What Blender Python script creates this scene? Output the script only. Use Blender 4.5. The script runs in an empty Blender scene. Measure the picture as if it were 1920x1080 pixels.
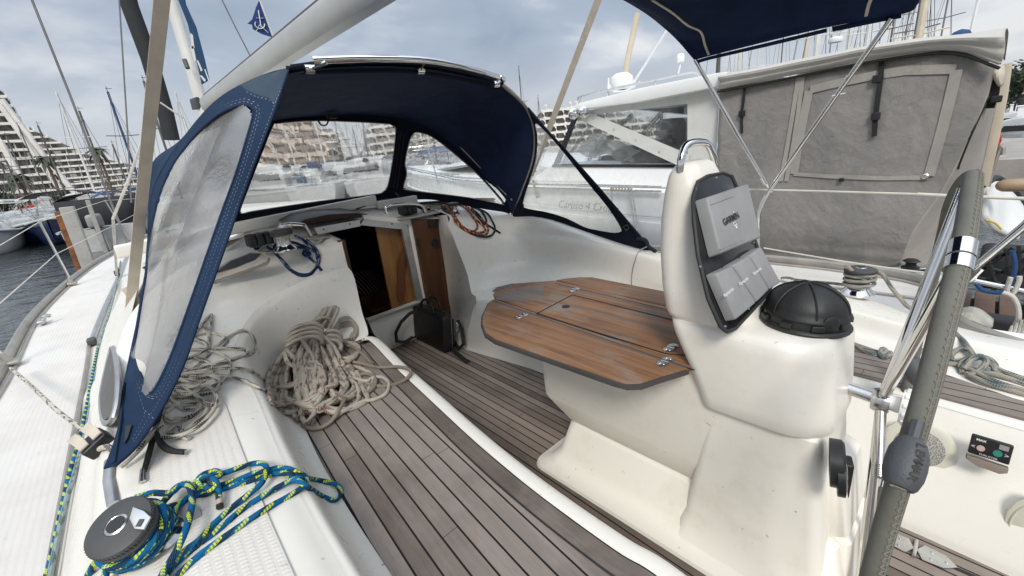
import bpy, bmesh, math, random
from mathutils import Vector, Matrix, noise
R = math.radians
rnd = random.Random(7)
SC = bpy.context.scene
COL = SC.collection
# ------------------------------------------------------------------ camera
F = 800.; ROLL = math.atan(.102); TH = math.atan(257/800.)
cr, sr = math.cos(ROLL), math.sin(ROLL); ct, st = math.cos(TH), math.sin(TH)
YAW = 41.33093762994312*math.pi/180
CAM = Vector((-1.42, 0., 1.40))
def yawed(a, f, z):
    return Vector((a*math.cos(YAW)+f*math.sin(YAW), -a*math.sin(YAW)+f*math.cos(YAW), z))
def ray(px, py):
    u = (px-960)/F; v = (540-py)/F
    a = cr*u+sr*v; b = -sr*u+cr*v
    return yawed(a, ct+b*st, -st+b*ct)
def P(px, py, z=None, x=None, y=None, d=None, off=0.):
    """a point of the photograph measured against a known height, side plane, station or distance"""
    r = ray(px, py)
    if z is not None: t = (z-CAM[2])/r[2]
    elif x is not None: t = (x-CAM[0])/r[0]
    elif y is not None: t = (y-CAM[1])/r[1]
    else: t = d/math.hypot(r[0], r[1])
    return CAM+r*t
def proj(p):
    q = Vector(p)-CAM
    a = q.x*math.cos(YAW)-q.y*math.sin(YAW); f = q.x*math.sin(YAW)+q.y*math.cos(YAW)
    dep = f*ct-q.z*st; b = f*st+q.z*ct
    return 960+F*(cr*a-sr*b)/dep, 540-F*(sr*a+cr*b)/dep
cam = bpy.data.objects.new('camera', bpy.data.cameras.new('camera')); COL.objects.link(cam)
X = yawed(cr, -sr*st, -sr*ct); Y = yawed(sr, cr*st, cr*ct); Z = -yawed(0, ct, -st)
cam.matrix_world = Matrix(((X.x, Y.x, Z.x, CAM.x), (X.y, Y.y, Z.y, CAM.y), (X.z, Y.z, Z.z, CAM.z), (0, 0, 0, 1)))
cam.data.lens = 15.0; cam.data.sensor_width = 36; cam.data.clip_start = .02; cam.data.clip_end = 4000
SC.camera = cam
SC.view_settings.view_transform = 'Standard'; SC.view_settings.look = 'None'
SC.view_settings.gamma = 1
SC.view_settings.exposure = 0.0
# ------------------------------------------------------------------ node helper
class V:
    def __init__(s, nt, sock): s.nt = nt; s.s = sock
    def m(s, op, b=None, c=None):
        n = s.nt.nodes.new('ShaderNodeMath'); n.operation = op
        for i, q in enumerate((s, b, c)):
            if q is None: continue
            if isinstance(q, V): s.nt.links.new(q.s, n.inputs[i])
            else: n.inputs[i].default_value = q
        return V(s.nt, n.outputs[0])
    def __add__(s, b): return s.m('ADD', b)
    def __sub__(s, b): return s.m('SUBTRACT', b)
    def __mul__(s, b): return s.m('MULTIPLY', b)
    def __truediv__(s, b): return s.m('DIVIDE', b)
    def frac(s): return s.m('FRACT')
    def floor(s): return s.m('FLOOR')
    def gt(s, b): return s.m('GREATER_THAN', b)
    def lt(s, b): return s.m('LESS_THAN', b)
    def abs(s): return s.m('ABSOLUTE')
    def sin(s): return s.m('SINE')
    def mod(s, b): return s.m('FLOORED_MODULO', b)
    def max(s, b): return s.m('MAXIMUM', b)
    def min(s, b): return s.m('MINIMUM', b)
    def clamp(s):
        n = s.nt.nodes.new('ShaderNodeClamp'); s.nt.links.new(s.s, n.inputs[0]); return V(s.nt, n.outputs[0])
    def ramp(s, *stops):
        n = s.nt.nodes.new('ShaderNodeValToRGB'); s.nt.links.new(s.s, n.inputs[0])
        e = n.color_ramp.elements
        while len(e) < len(stops): e.new(.5)
        for k, (p, c) in zip(e, stops):
            k.position = p; k.color = tuple(c)+(1,) if not isinstance(c, (int, float)) else (c, c, c, 1)
        return V(s.nt, n.outputs[0])
class Mat:
    def __init__(s, name):
        s.m = bpy.data.materials.new(name); s.m.use_nodes = True; s.nt = s.m.node_tree
        s.nt.nodes.clear()
        s.out = s.nt.nodes.new('ShaderNodeOutputMaterial')
        s.b = s.nt.nodes.new('ShaderNodeBsdfPrincipled'); s.link(s.b.outputs[0], s.out.inputs[0])
    def link(s, a, b):
        s.nt.links.new(a.s if isinstance(a, V) else a, b)
    def n(s, t): return s.nt.nodes.new('ShaderNode'+t)
    def obj(s): return s.n('TexCoord').outputs['Object']
    def uv(s):
        o = s.n('UVMap'); x = s.n('SeparateXYZ'); s.link(o.outputs[0], x.inputs[0])
        return V(s.nt, x.outputs[0]), V(s.nt, x.outputs[1])
    def comb(s, a, b, c=0.):
        n = s.n('CombineXYZ')
        for i, q in enumerate((a, b, c)):
            if isinstance(q, V): s.link(q, n.inputs[i])
            else: n.inputs[i].default_value = q
        return n.outputs[0]
    def noise(s, vec, scale, detail=3, rough=.55, dist=0.):
        n = s.n('TexNoise'); s.link(vec, n.inputs['Vector']); n.inputs['Scale'].default_value = scale
        n.inputs['Detail'].default_value = detail; n.inputs['Roughness'].default_value = rough
        n.inputs['Distortion'].default_value = dist
        return V(s.nt, n.outputs[0])
    def white(s, vec):
        n = s.n('TexWhiteNoise'); s.link(vec, n.inputs['Vector']); return V(s.nt, n.outputs[0])
    def mix(s, f, a, b, mode='MIX'):
        n = s.n('Mix'); n.data_type = 'RGBA'; n.blend_type = mode
        for i, q in ((0, f), (6, a), (7, b)):
            if isinstance(q, V): s.link(q, n.inputs[i])
            elif i == 0: n.inputs[0].default_value = q
            else: n.inputs[i].default_value = tuple(q)+(1,)
        return V(s.nt, n.outputs[2])
    def set(s, col=None, rough=None, metal=None, spec=None, bump=None, bs=.3, bd=.01, **kw):
        for v, k in ((col, 'Base Color'), (rough, 'Roughness'), (metal, 'Metallic'), (spec, 'Specular IOR Level')):
            if v is None: continue
            if isinstance(v, V): s.link(v, s.b.inputs[k])
            elif isinstance(v, tuple): s.b.inputs[k].default_value = v+(1,)
            else: s.b.inputs[k].default_value = v
        if bump is not None:
            n = s.n('Bump'); n.inputs['Strength'].default_value = bs; n.inputs['Distance'].default_value = bd
            s.link(bump, n.inputs['Height']); s.link(n.outputs[0], s.b.inputs['Normal'])
        for k, v in kw.items(): s.b.inputs[k.replace('_', ' ')].default_value = v
        return s.m
M = {}
def plain(name, col, rough=.5, metal=0., var=.12, scale=6., bs=.08, bscale=60., bd=.003, spec=None):
    q = Mat(name); o = q.obj()
    nz = q.noise(o, scale, 4)
    a = tuple(c*(1-var) for c in col); b = tuple(min(1, c*(1+var)) for c in col)
    q.set(nz.ramp((.3, a), (.7, b)), nz.ramp((.3, max(.02, rough*.85)), (.7, min(1, rough*1.15))), metal, spec, q.noise(o, bscale, 3), bs, bd)
    M[name] = q.m; return q.m
# gelcoat: ivory with faint stains and scuffs
def gelcoat(name, col, rough=.29, stain=.35):
    q = Mat(name); o = q.obj()
    n1 = q.noise(o, 2.2, 5, .6); n2 = q.noise(o, 14, 5, .65); n3 = q.noise(o, 90, 2)
    dirt = (n1*.6+n2*.4).ramp((.52, 0.), (.75, 1.))
    c = q.mix(dirt*stain, col, tuple(k*f for k, f in zip(col, (.74, .69, .58))))
    sp = q.noise(o, 55, 1).ramp((.735, 0.), (.76, 1.))*q.noise(o, 5, 2).ramp((.5, 0.), (.62, 1.))
    c = q.mix(sp*.55, c, (.16, .13, .10))
    q.set(c, n2.ramp((.3, rough*.85), (.75, rough*1.4)), 0, .45, n2*.3+n3*.1, .015, .003)
    M[name] = q.m
gelcoat('gelcoat', (.775, .742, .672))
gelcoat('gelcoat_aged', (.775, .738, .655), .36, .6)
gelcoat('white_hull', (.80, .80, .785), .25, .2)
def nonskid(name, col, pitch):
    q = Mat(name); o = q.obj(); u, v = q.uv()
    a = (u/pitch).frac()-.5; b = (v/pitch*.6).frac()-.5
    h = (a.abs().max(b.abs())).ramp((.18, 1.), (.38, 0.))
    n1 = q.noise(o, 3, 5, .62); n2 = q.noise(o, 30, 4)
    c = q.mix(n1.ramp((.42, 0.), (.75, .5)), col, tuple(k*f for k, f in zip(col, (.76, .72, .66))))
    c = q.mix((h*-1.+1.)*.15, c, (.36, .33, .28))
    c = q.mix(n2.ramp((.66, 0.), (.74, .4)), c, (.30, .27, .22))
    q.set(c, .6, 0, .3, h, .5, .0015); M[name] = q.m
nonskid('nonskid', (.74, .70, .645), .012)
nonskid('deck_nonskid', (.665, .63, .592), .013)
plain('boat_white', (.50, .50, .49), .35, 0, .12, 3)
def teak(name, c1, c2, w=.052, caulk=.0055, wear=.5, seam=True):
    q = Mat(name); u, v = q.uv()
    k = u/w; pl = k.floor(); fr = k.frac()
    tone = q.white(q.comb(pl, 3.1))
    gv = q.comb(u*70., v*3.2, pl*3.7); g = q.noise(gv, 1., 6, .7)
    g2 = q.noise(q.comb(u*260., v*9., pl), 1., 3, .6)
    blot = q.noise(q.comb(u*5., v*3., .3), 1., 4, .6)
    c = q.mix((g*.45+tone*.55).ramp((.22, 0.), (.78, 1.)), c1, c2)
    big = q.noise(q.comb(u*2.2, v*1.7, 9.), 1., 5, .65); c = q.mix(big.ramp((.5, 0.), (.68, .38)), c, tuple(k*.45 for k in c1))
    c = q.mix(blot.ramp((.48, 0.), (.72, wear)), c, (.34, .30, .255))
    c = q.mix(g2.ramp((.60, 0.), (.78, .6)), c, (.06, .045, .035))
    edge = fr.lt(caulk/w)
    jt = (v/1.45+q.white(q.comb(pl, 8.3))).frac().lt(.0012); edge = edge.max(jt)
    bump = g2*.5+g*.5
    if seam:
        c = q.mix(edge, c, (.012, .011, .011)); bump = bump-edge*1.2
    q.set(c, .75, 0, .25, bump, .35, .003); M[name] = q.m
teak('teak_deck', (.135, .110, .092), (.295, .25, .218))
teak('teak_sole', (.135, .102, .082), (.29, .236, .198), .046, .006, .3)
def varnish(name, c1, c2, worn, rough, gx=30., gy=2.):
    q = Mat(name); u, v = q.uv()
    g = q.noise(q.comb(u*gx, v*gy, .7), 1., 7, .68, .4)
    g2 = q.noise(q.comb(u*gx*5, v*gy*3, .7), 1., 3, .6)
    wr = q.noise(q.comb(u*6., v*3.5, 4.), 1., 5, .62)
    c = q.mix(g.ramp((.3, 0.), (.7, 1.)), c1, c2)
    w = wr.ramp((.50, 0.), (.68, worn)); pool = q.noise(q.comb(u*2.3, v*1.3, 7.), 1., 4, .6)
    c = q.mix(pool.ramp((.5, 0.), (.66, .5)), c, tuple(k*.5 for k in c1)); c = q.mix(pool.ramp((.3, .5), (.42, 0.)), c, (.36, .20, .105))
    c = q.mix(w, c, (.27, .235, .20)); c = q.mix(g2.ramp((.62, 0.), (.75, .5)), c, (.03, .018, .01))
    q.set(c, w*.4+rough, 0, .4, g2, .2, .002); M[name] = q.m
varnish('table_wood', (.15, .070, .033), (.36, .19, .095), .8, .45, 55., 1.6)
varnish('table_worn', (.14, .105, .085), (.24, .20, .175), .7, .6)
varnish('door_wood', (.17, .075, .022), (.30, .145, .050), 0., .3, 12., 1.)
varnish('panel_wood', (.055, .022, .009), (.105, .045, .020), 0., .28, 20., 1.2)
plain('chrome', (.72, .71, .69), .10, 1., .06, 8, .02)
plain('steel', (.58, .57, .55), .28, 1., .1, 20, .05)
plain('aluminium', (.50, .50, .49), .42, .85, .1, 12, .06)
plain('rail_alloy', (.36, .335, .30), .5, .5, .15, 9, .1)
plain('black_plastic', (.012, .012, .013), .42, 0, .25, 20, .1)
plain('compass_black', (.016, .016, .016), .5, 0, .2, 14, .25, 260)
plain('pad_grey', (.22, .22, .22), .5, 0, .1)
plain('grey_cover', (.27, .27, .268), .55, 0, .12, 9, .1, 240)
plain('winch_grey', (.060, .060, .060), .6, 0, .15, 20, .1)
plain('knob_grey', (.07, .073, .078), .6, 0, .15, 16, .3, 300)
plain('white_plastic', (.74, .73, .70), .4, 0, .06, 8)
plain('ivory_plastic', (.62, .60, .50), .45, 0, .08, 8)
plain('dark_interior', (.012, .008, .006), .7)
plain('strap_beige', (.52, .46, .375), .85, 0, .12, 12, .4, 500, .001)
plain('black_webbing', (.010, .010, .010), .8, 0, .2, 30, .4, 400)
plain('bag_leather', (.006, .006, .0065), .5, 0, .2, 12, .3, 320)
plain('rubber', (.03, .03, .032), .7)
plain('white_paint', (.78, .78, .76), .35, 0, .04, 4)
plain('cream_paint', (.60, .52, .40), .5, 0, .08, 6)
plain('letter_black', (.012, .012, .012), .5, 0, .05)
plain('letter_white', (.72, .72, .70), .5, 0, .05)
plain('letter_grey', (.25, .25, .25), .5, 0, .05)
plain('red_cloth', (.52, .030, .022), .7, 0, .15, 20)
plain('yellow_plastic', (.55, .38, .03), .5)
plain('tan_fender', (.34, .24, .15), .6)
plain('hull_blue', (.015, .03, .075), .25, 0, .1)
plain('shaded_white', (.46, .46, .45), .5, 0, .1)  # white moulding with its shade put into the colour
plain('boat_grey', (.38, .39, .40), .5, 0, .1)
plain('dark_canvas', (.022, .023, .026), .85, 0, .2, 10, .3, 30, .01)
plain('blue_cover', (.012, .055, .16), .8, 0, .2, 9, .3, 20, .01)
plain('brown_smoke', (.045, .028, .022), .3, 0, .15, 8, .01, spec=.15)
plain('smoke_lens', (.05, .052, .06), .12, 0, .2, 6, .02)
plain('port_glass', (.075, .07, .07), .35, 0, .35, 9, .02, spec=.2)
plain('mast_white', (.66, .65, .61), .35, .1, .08, 4)
plain('mast_dark', (.12, .11, .10), .5, .3, .1)
plain('mast_blue', (.02, .05, .15), .5)
plain('boom_alloy', (.50, .49, .46), .42, .35, .08, 3)
plain('wire', (.22, .21, .20), .4, .6)
plain('lifeline', (.58, .55, .47), .5, 0, .1)
plain('rust', (.20, .08, .03), .9, 0, .5, 9, .6, 40, .02)
plain('pile_grey', (.34, .33, .31), .8, 0, .15, 4, .4, 30, .02)
plain('palm_green', (.05, .07, .03), .8, 0, .3, 9)
plain('bark', (.10, .07, .05), .9, 0, .3, 9)
plain('teal_button', (.02, .20, .15), .5)
plain('pink_button', (.50, .36, .30), .5)
plain('skin', (.45, .27, .19), .6)
plain('quay_stone', (.30, .27, .24), .85, 0, .2, 1.5, .4, 12, .02)
plain('pontoon_wood', (.13, .075, .05), .75, 0, .3, 9, .4, 60)
plain('pavement', (.36, .30, .27), .85, 0, .15, .6)
plain('frame_black', (.010, .010, .011), .18, 0, .2, 10)
plain('sponge_cloth', (.42, .40, .34), .9, 0, .15, 18, .5, 90, .01)
def canvas(name, col, var=.15, stitch=None, wr=.35, rough=.85):
    q = Mat(name); o = q.obj()
    n1 = q.noise(o, 3.2, 5, .6, 1.2); n2 = q.noise(o, 9, 3, .5, .6); w = q.noise(o, 420, 1)
    cc = q.mix(n1.ramp((.35, 0.), (.7, 1.)), tuple(k*(1-var) for k in col), tuple(k*(1+var) for k in col))
    if 'grey' in name:
        vn = (q.noise(o, 5.5, 3, .6, 2.2)-.5).abs().ramp((0., .32), (.018, 0.)); cc = q.mix(vn*q.noise(o, 1.7, 2).ramp((.45, 0.), (.6, 1.)), cc, tuple(min(1, k*1.5) for k in col)); st2 = q.noise(o, 1.1, 4, .6).ramp((.5, 0.), (.72, .3)); cc = q.mix(st2, cc, tuple(k*.7 for k in col))
    q.set(cc, rough, 0, .25, n1*.5+n2*.5+w*.06, wr, .03); M[name] = q.m
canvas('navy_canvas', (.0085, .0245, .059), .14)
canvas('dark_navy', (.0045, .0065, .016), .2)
canvas('shaded_navy', (.0085, .017, .052), .25, None, .6)  # hood navy with the underside shade put into the colour
canvas('slate_canvas', (.040, .060, .088), .12)
canvas('bimini_navy', (.009, .019, .056), .2, rough=.95)
canvas('grey_canvas', (.235, .221, .208), .10, None, .9)
canvas('grey_canvas_light', (.315, .292, .265), .08, None, .3)
canvas('roof_canvas', (.45, .43, .39), .08, None, .4)
canvas('sail_blue', (.012, .055, .13), .15)
canvas('flag_blue', (.022, .050, .16), .12)
# pale clear-vinyl curtain on the motor yacht
canvas('white_curtain', (.62, .61, .575), .06, None, .5, .5)
def vinyl(name, haze, tint, wob, trans=.0, hazecol=(.62, .61, .59), streak=None, sc=9, gloss=.05):
    q = Mat(name); o = q.obj(); nt = q.nt
    n1 = q.noise(o, sc, 4 if sc > 5 else 2, .6 if sc > 5 else .45, 1.0); n2 = q.noise(o, 55, 3, .6)
    bump = q.n('Bump'); bump.inputs['Strength'].default_value = 1.; bump.inputs['Distance'].default_value = wob
    q.link(n1*.7+n2*.12, bump.inputs['Height'])
    rf = q.n('BsdfRefraction'); rf.inputs['IOR'].default_value = 1.06; rf.inputs['Roughness'].default_value = .0
    rf.inputs['Color'].default_value = tint+(1,); q.link(bump.outputs[0], rf.inputs['Normal'])
    tr = q.n('BsdfTransparent'); tr.inputs[0].default_value = tint+(1,)
    m0 = q.n('MixShader'); m0.inputs[0].default_value = .72 if wob > .002 else .3
    q.link(tr.outputs[0], m0.inputs[1]); q.link(rf.outputs[0], m0.inputs[2])
    df = q.n('BsdfDiffuse'); df.inputs[0].default_value = hazecol+(1,)
    tl = q.n('BsdfTranslucent'); tl.inputs[0].default_value = hazecol+(1,)
    m1 = q.n('MixShader'); m1.inputs[0].default_value = .5
    q.link(df.outputs[0], m1.inputs[1]); q.link(tl.outputs[0], m1.inputs[2])
    m2 = q.n('MixShader'); hz = n1.ramp((.3, max(0, haze*.6)), (.7, min(1, haze*1.35)))
    q.link(hz, m2.inputs[0]); q.link(m0.outputs[0], m2.inputs[1]); q.link(m1.outputs[0], m2.inputs[2])
    gl = q.n('BsdfGlossy'); gl.inputs['Roughness'].default_value = .08; q.link(bump.outputs[0], gl.inputs['Normal'])
    m3 = q.n('MixShader'); m3.inputs[0].default_value = gloss
    q.link(m2.outputs[0], m3.inputs[1]); q.link(gl.outputs[0], m3.inputs[2]); q.link(m3.outputs[0], q.out.inputs[0])
    q.nt.nodes.remove(q.b); M[name] = q.m
vinyl('window_vinyl', .11, (.95, .95, .94), .0022)
vinyl('side_vinyl', .22, (.94, .93, .90), .0012)
vinyl('milky_vinyl', .46, (.84, .83, .82), .02, sc=3.0, gloss=.14, hazecol=(.60, .585, .56))
vinyl('yacht_vinyl', .07, (.86, .88, .88), .0006)
def rope(name, base, fleck=None, mode='fleck', second=None, dens=1.):
    """braided rope; u runs round it, v along it in metres"""
    q = Mat(name); u, v = q.uv()
    s1 = u*8.+v*70.; s2 = u*8.-v*70.
    br = ((s1*math.pi*2).sin()*(s2*math.pi*2).sin())
    nz = q.noise(q.comb(u*2., v*9., 1.), 1., 3)
    c = q.mix(nz.ramp((.3, 0.), (.7, 1.)), tuple(k*.78 for k in base), tuple(min(1, k*1.15) for k in base))
    if mode == 'fleck':
        a = (u*4.+v*22.); b = (u*4.-v*22.)
        ia = a.floor(); ib = b.floor()
        on = q.white(q.comb(ia, ib)).gt(1-.16*dens)*(br.gt(-.35))
        c = q.mix(on, c, fleck)
    elif mode == 'stripe':
        a = (u*2.+v*17.).frac().lt(.40); bb = (u*2.-v*17.).frac().lt(.34)
        fine = br.gt(-.15)
        dark = ((u*1.+v*11.+.5).frac()).lt(.38)*((u*12.+v*120.).frac().lt(.75))
        c = q.mix(dark, c, second); c = q.mix(a*fine*((v*17.).frac().lt(.62)), c, fleck)
    elif mode == 'spiral':
        a = (u*2.+v*26.).frac().lt(.5); b = (u*2.-v*26.).frac()
        c = q.mix(a*(b.lt(.72)), c, fleck); c = q.mix((u*1.-v*13.).frac().lt(.16), c, second)
    q.set(c, .85, 0, .2, br, .35, .002); M[name] = q.m
rope('white_rope', (.52, .48, .41), (.03, .026, .025), dens=1.7)
rope('tan_rope', (.385, .345, .285), (.15, .08, .065), dens=1.0)
plain('thread', (.175, .168, .135), .9)
plain('edge_dark', (.055, .05, .046), .7)
plain('handle_wood', (.115, .042, .013), .35)
rope('plain_rope', (.44, .39, .325), (.34, .30, .25), dens=.6)
rope('beige_rope', (.24, .20, .155), (.17, .14, .11), dens=.5)
rope('blue_rope', (.006, .12, .27), (.62, .72, .055), 'stripe', (.014, .018, .024))
rope('navy_rope', (.010, .028, .085), (.30, .34, .38), dens=.9)
rope('orange_rope', (.30, .055, .014), (.055, .04, .035), 'spiral', (.62, .43, .26))
rope('black_rope', (.022, .024, .028), (.05, .055, .06), dens=.8)
rope('grey_rope', (.30, .275, .225), (.06, .11, .135), dens=1.9)
rope('mooring_rope', (.52, .50, .45), (.40, .38, .33), dens=.5)
plain('leather', (.135, .132, .112), .8, 0, .14, 18, .35, 220, .002)
rope('sheet_grey', (.26, .32, .31), (.08, .12, .12), dens=2.)
# ------------------------------------------------------------------ mesh builder
def catmull(pts, n=8, closed=False):
    pts = [Vector(p) for p in pts]; L = len(pts); out = []
    if L < 3: return [pts[0].lerp(pts[-1], i/n) for i in range(n+1)]
    for i in range(L if closed else L-1):
        if closed: p0, p1, p2, p3 = (pts[(i+k-1) % L] for k in range(4))
        else:
            p1, p2 = pts[i], pts[i+1]
            p0 = pts[i-1] if i else p1*2-p2
            p3 = pts[i+2] if i+2 < L else p2*2-p1
        for k in range(n):
            t = k/n
            out.append(.5*((2*p1)+(p2-p0)*t+(2*p0-5*p1+4*p2-p3)*t*t+(3*p1-p0-3*p2+p3)*t**3))
    if not closed: out.append(pts[-1])
    return out
class MB:
    def __init__(s): s.v = []; s.f = []; s.uv = []; s.mi = []; s.mat = 0
    def face(s, idx, uvs=None):
        s.f.append(tuple(idx)); s.uv.append(uvs or [(0, 0)]*len(idx)); s.mi.append(s.mat)
    def quad(s, a, b, c, d, uvs=None):
        n = len(s.v); s.v += [Vector(a), Vector(b), Vector(c), Vector(d)]; s.face((n, n+1, n+2, n+3), uvs or [(0, 0), (1, 0), (1, 1), (0, 1)])
    def tube(s, pts, r, seg=10, closed=False, smooth=0, caps=True, sy=1.):
        if smooth: pts = catmull(pts, smooth, closed)
        pts = [Vector(p) for p in pts]; n = len(pts)
        if n < 2: return s
        rr = r if callable(r) else (lambda t: r)
        up = None; rings = []; L = 0.; ls = []
        for i, p in enumerate(pts):
            if closed: t = pts[(i+1) % n]-pts[i-1]
            else: t = pts[min(i+1, n-1)]-pts[max(i-1, 0)]
            if t.length < 1e-9: t = Vector((0, 0, 1))
            t.normalize()
            if up is None: up = Vector((0, 0, 1)) if abs(t.z) < .9 else Vector((1, 0, 0))
            up = up-t*up.dot(t)
            if up.length < 1e-6: up = t.orthogonal()
            up.normalize(); sd = t.cross(up)
            if i: L += (p-pts[i-1]).length
            ls.append(L); b = len(s.v); rad = rr(i/max(1, n-1))
            for k in range(seg):
                a = 2*math.pi*k/seg
                s.v.append(p+up*math.cos(a)*rad*sy+sd*math.sin(a)*rad)
            rings.append(b)
        tot = n if closed else n-1
        for i in range(tot):
            b0, b1 = rings[i], rings[(i+1) % n]; v0 = ls[i]; v1 = ls[i+1] if i+1 < n else L+(pts[0]-pts[-1]).length
            for k in range(seg):
                k2 = (k+1) % seg
                s.face((b0+k, b0+k2, b1+k2, b1+k), [(k/seg, v0), ((k+1)/seg, v0), ((k+1)/seg, v1), (k/seg, v1)])
        if not closed and caps:
            s.face(tuple(rings[0]+k for k in reversed(range(seg)))); s.face(tuple(rings[-1]+k for k in range(seg)))
        return s
    def lathe(s, prof, base, axis=(0, 0, 1), seg=28, cap=True):
        ax = Vector(axis).normalized(); a = ax.orthogonal().normalized(); b = ax.cross(a); base = Vector(base)
        rings = []
        for r, h in prof:
            n = len(s.v); rings.append(n)
            for k in range(seg):
                t = 2*math.pi*k/seg
                s.v.append(base+ax*h+(a*math.cos(t)+b*math.sin(t))*r)
        for i in range(len(rings)-1):
            for k in range(seg):
                k2 = (k+1) % seg
                s.face((rings[i]+k, rings[i]+k2, rings[i+1]+k2, rings[i+1]+k), [(k/seg, prof[i][1]), ((k+1)/seg, prof[i][1]), ((k+1)/seg, prof[i+1][1]), (k/seg, prof[i+1][1])])
        if cap:
            s.face(tuple(rings[0]+k for k in reversed(range(seg)))); s.face(tuple(rings[-1]+k for k in range(seg)))
        return s
    def box(s, c, size, ax=None, bev=0.):
        """box centred at c; ax = (x, y, z) unit axes"""
        c = Vector(c); ax = ax or (Vector((1, 0, 0)), Vector((0, 1, 0)), Vector((0, 0, 1)))
        ax = [Vector(q).normalized() for q in ax]; h = [q/2 for q in size]
        bm = bmesh.new(); bmesh.ops.create_cube(bm, size=1)
        for v in bm.verts: v.co = Vector((v.co.x*size[0], v.co.y*size[1], v.co.z*size[2]))
        if bev: bmesh.ops.bevel(bm, geom=bm.edges[:], offset=min(bev, min(size)*.45), segments=3, profile=.6, affect='EDGES')
        n = len(s.v); bm.verts.ensure_lookup_table(); bm.verts.index_update()
        for v in bm.verts: s.v.append(c+ax[0]*v.co.x+ax[1]*v.co.y+ax[2]*v.co.z)
        for f in bm.faces:
            nn = f.normal; k = max(range(3), key=lambda i: abs(nn[i])); i1, i2 = [(1, 2), (0, 2), (0, 1)][k]
            s.face([n+v.index for v in f.verts], [(v.co[i1], v.co[i2]) for v in f.verts])
        bm.free(); return s
    def slab(s, poly, th, uvf=None, bev=0., inset=None):
        """flat outline (3-D points) given a thickness vector"""
        poly = [Vector(p) for p in poly]; th = Vector(th)
        bm = bmesh.new(); vs = [bm.verts.new(p) for p in poly]
        fc = bm.faces.new(vs)
        r = bmesh.ops.extrude_face_region(bm, geom=[fc])
        for g in r['geom']:
            if isinstance(g, bmesh.types.BMVert): g.co += th
        bmesh.ops.recalc_face_normals(bm, faces=bm.faces)
        if bev: bmesh.ops.bevel(bm, geom=[e for e in bm.edges if abs((e.verts[0].co-e.verts[1].co).normalized().dot(th.normalized())) < .3], offset=bev, segments=2, profile=.6, affect='EDGES')
        tri = bmesh.ops.triangulate(bm, faces=[f for f in bm.faces if len(f.verts) > 4])
        n = len(s.v); bm.verts.index_update()
        s.v += [v.co.copy() for v in bm.verts]
        uvf = uvf or (lambda p: (p.x, p.y))
        for f in bm.faces: s.face([n+v.index for v in f.verts], [uvf(v.co) for v in f.verts])
        bm.free(); return s
    def patch(s, grid, nu=6, nv=6, uvf=None, test=None, disp=None, smooth=True, closed_u=False):
        """smooth surface through a grid of points (rows x columns)"""
        rows = [catmull(r, nu) if smooth else [Vector(r[i]).lerp(Vector(r[i+1]), k/nu) for i in range(len(r)-1) for k in range(nu)]+[Vector(r[-1])] for r in grid]
        cols = len(rows[0]); full = []
        cs = [catmull([r[j] for r in rows], nv) if smooth else [rows[i][j].lerp(rows[i+1][j], k/nv) for i in range(len(rows)-1) for k in range(nv)]+[rows[-1][j]] for j in range(cols)]
        nr = len(cs[0]); n = len(s.v); lu = [[0.]*cols for _ in range(nr)]; lv = [[0.]*cols for _ in range(nr)]
        for i in range(nr):
            for j in range(cols):
                p = cs[j][i]
                if disp: p = disp(p, i/(nr-1), j/(cols-1))
                s.v.append(p)
                if j: lu[i][j] = lu[i][j-1]+(cs[j][i]-cs[j-1][i]).length
                if i: lv[i][j] = lv[i-1][j]+(cs[j][i]-cs[j][i-1]).length
        for i in range(nr-1):
            for j in range(cols-1):
                q = ((i, j), (i, j+1), (i+1, j+1), (i+1, j))
                if test:
                    c = (cs[j][i]+cs[j+1][i]+cs[j+1][i+1]+cs[j][i+1])/4
                    if not test(c, (i+.5)/(nr-1), (j+.5)/(cols-1)): continue
                s.face([n+a*cols+b for a, b in q], [uvf(s.v[n+a*cols+b]) if uvf else (lu[a][b], lv[a][b]) for a, b in q])
        return s
    def text(s, body, origin, xd, yd, size, depth=.001, align='CENTER', shear=0., bold=0.):
        cu = bpy.data.curves.new('lettering', 'FONT'); cu.body = body; cu.size = size; cu.align_x = align; cu.align_y = 'CENTER'
        cu.shear = shear; cu.offset = bold; cu.resolution_u = 3
        o = bpy.data.objects.new('lettering', cu); COL.objects.link(o); dg = bpy.context.evaluated_depsgraph_get()
        me = bpy.data.meshes.new_from_object(o.evaluated_get(dg)); bpy.data.objects.remove(o); bpy.data.curves.remove(cu)
        xd = Vector(xd).normalized(); yd = Vector(yd); yd = (yd-xd*yd.dot(xd)).normalized(); zd = xd.cross(yd); n = len(s.v)
        for v in me.vertices: s.v.append(Vector(origin)+xd*v.co.x+yd*v.co.y+zd*depth)
        for f in me.polygons: s.face([n+i for i in f.vertices])
        bpy.data.meshes.remove(me); return s
def inside(poly, p):
    x, y = p; c = False; j = len(poly)-1
    for i in range(len(poly)):
        xi, yi = poly[i]; xj, yj = poly[j]
        if (yi > y) != (yj > y) and x < (xj-xi)*(y-yi)/(yj-yi)+xi: c = not c
        j = i
    return c
def origin_of(o):
    v = Vector((0, 0, 0))
    while o: v += o.location; o = o.parent
    return v
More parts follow.
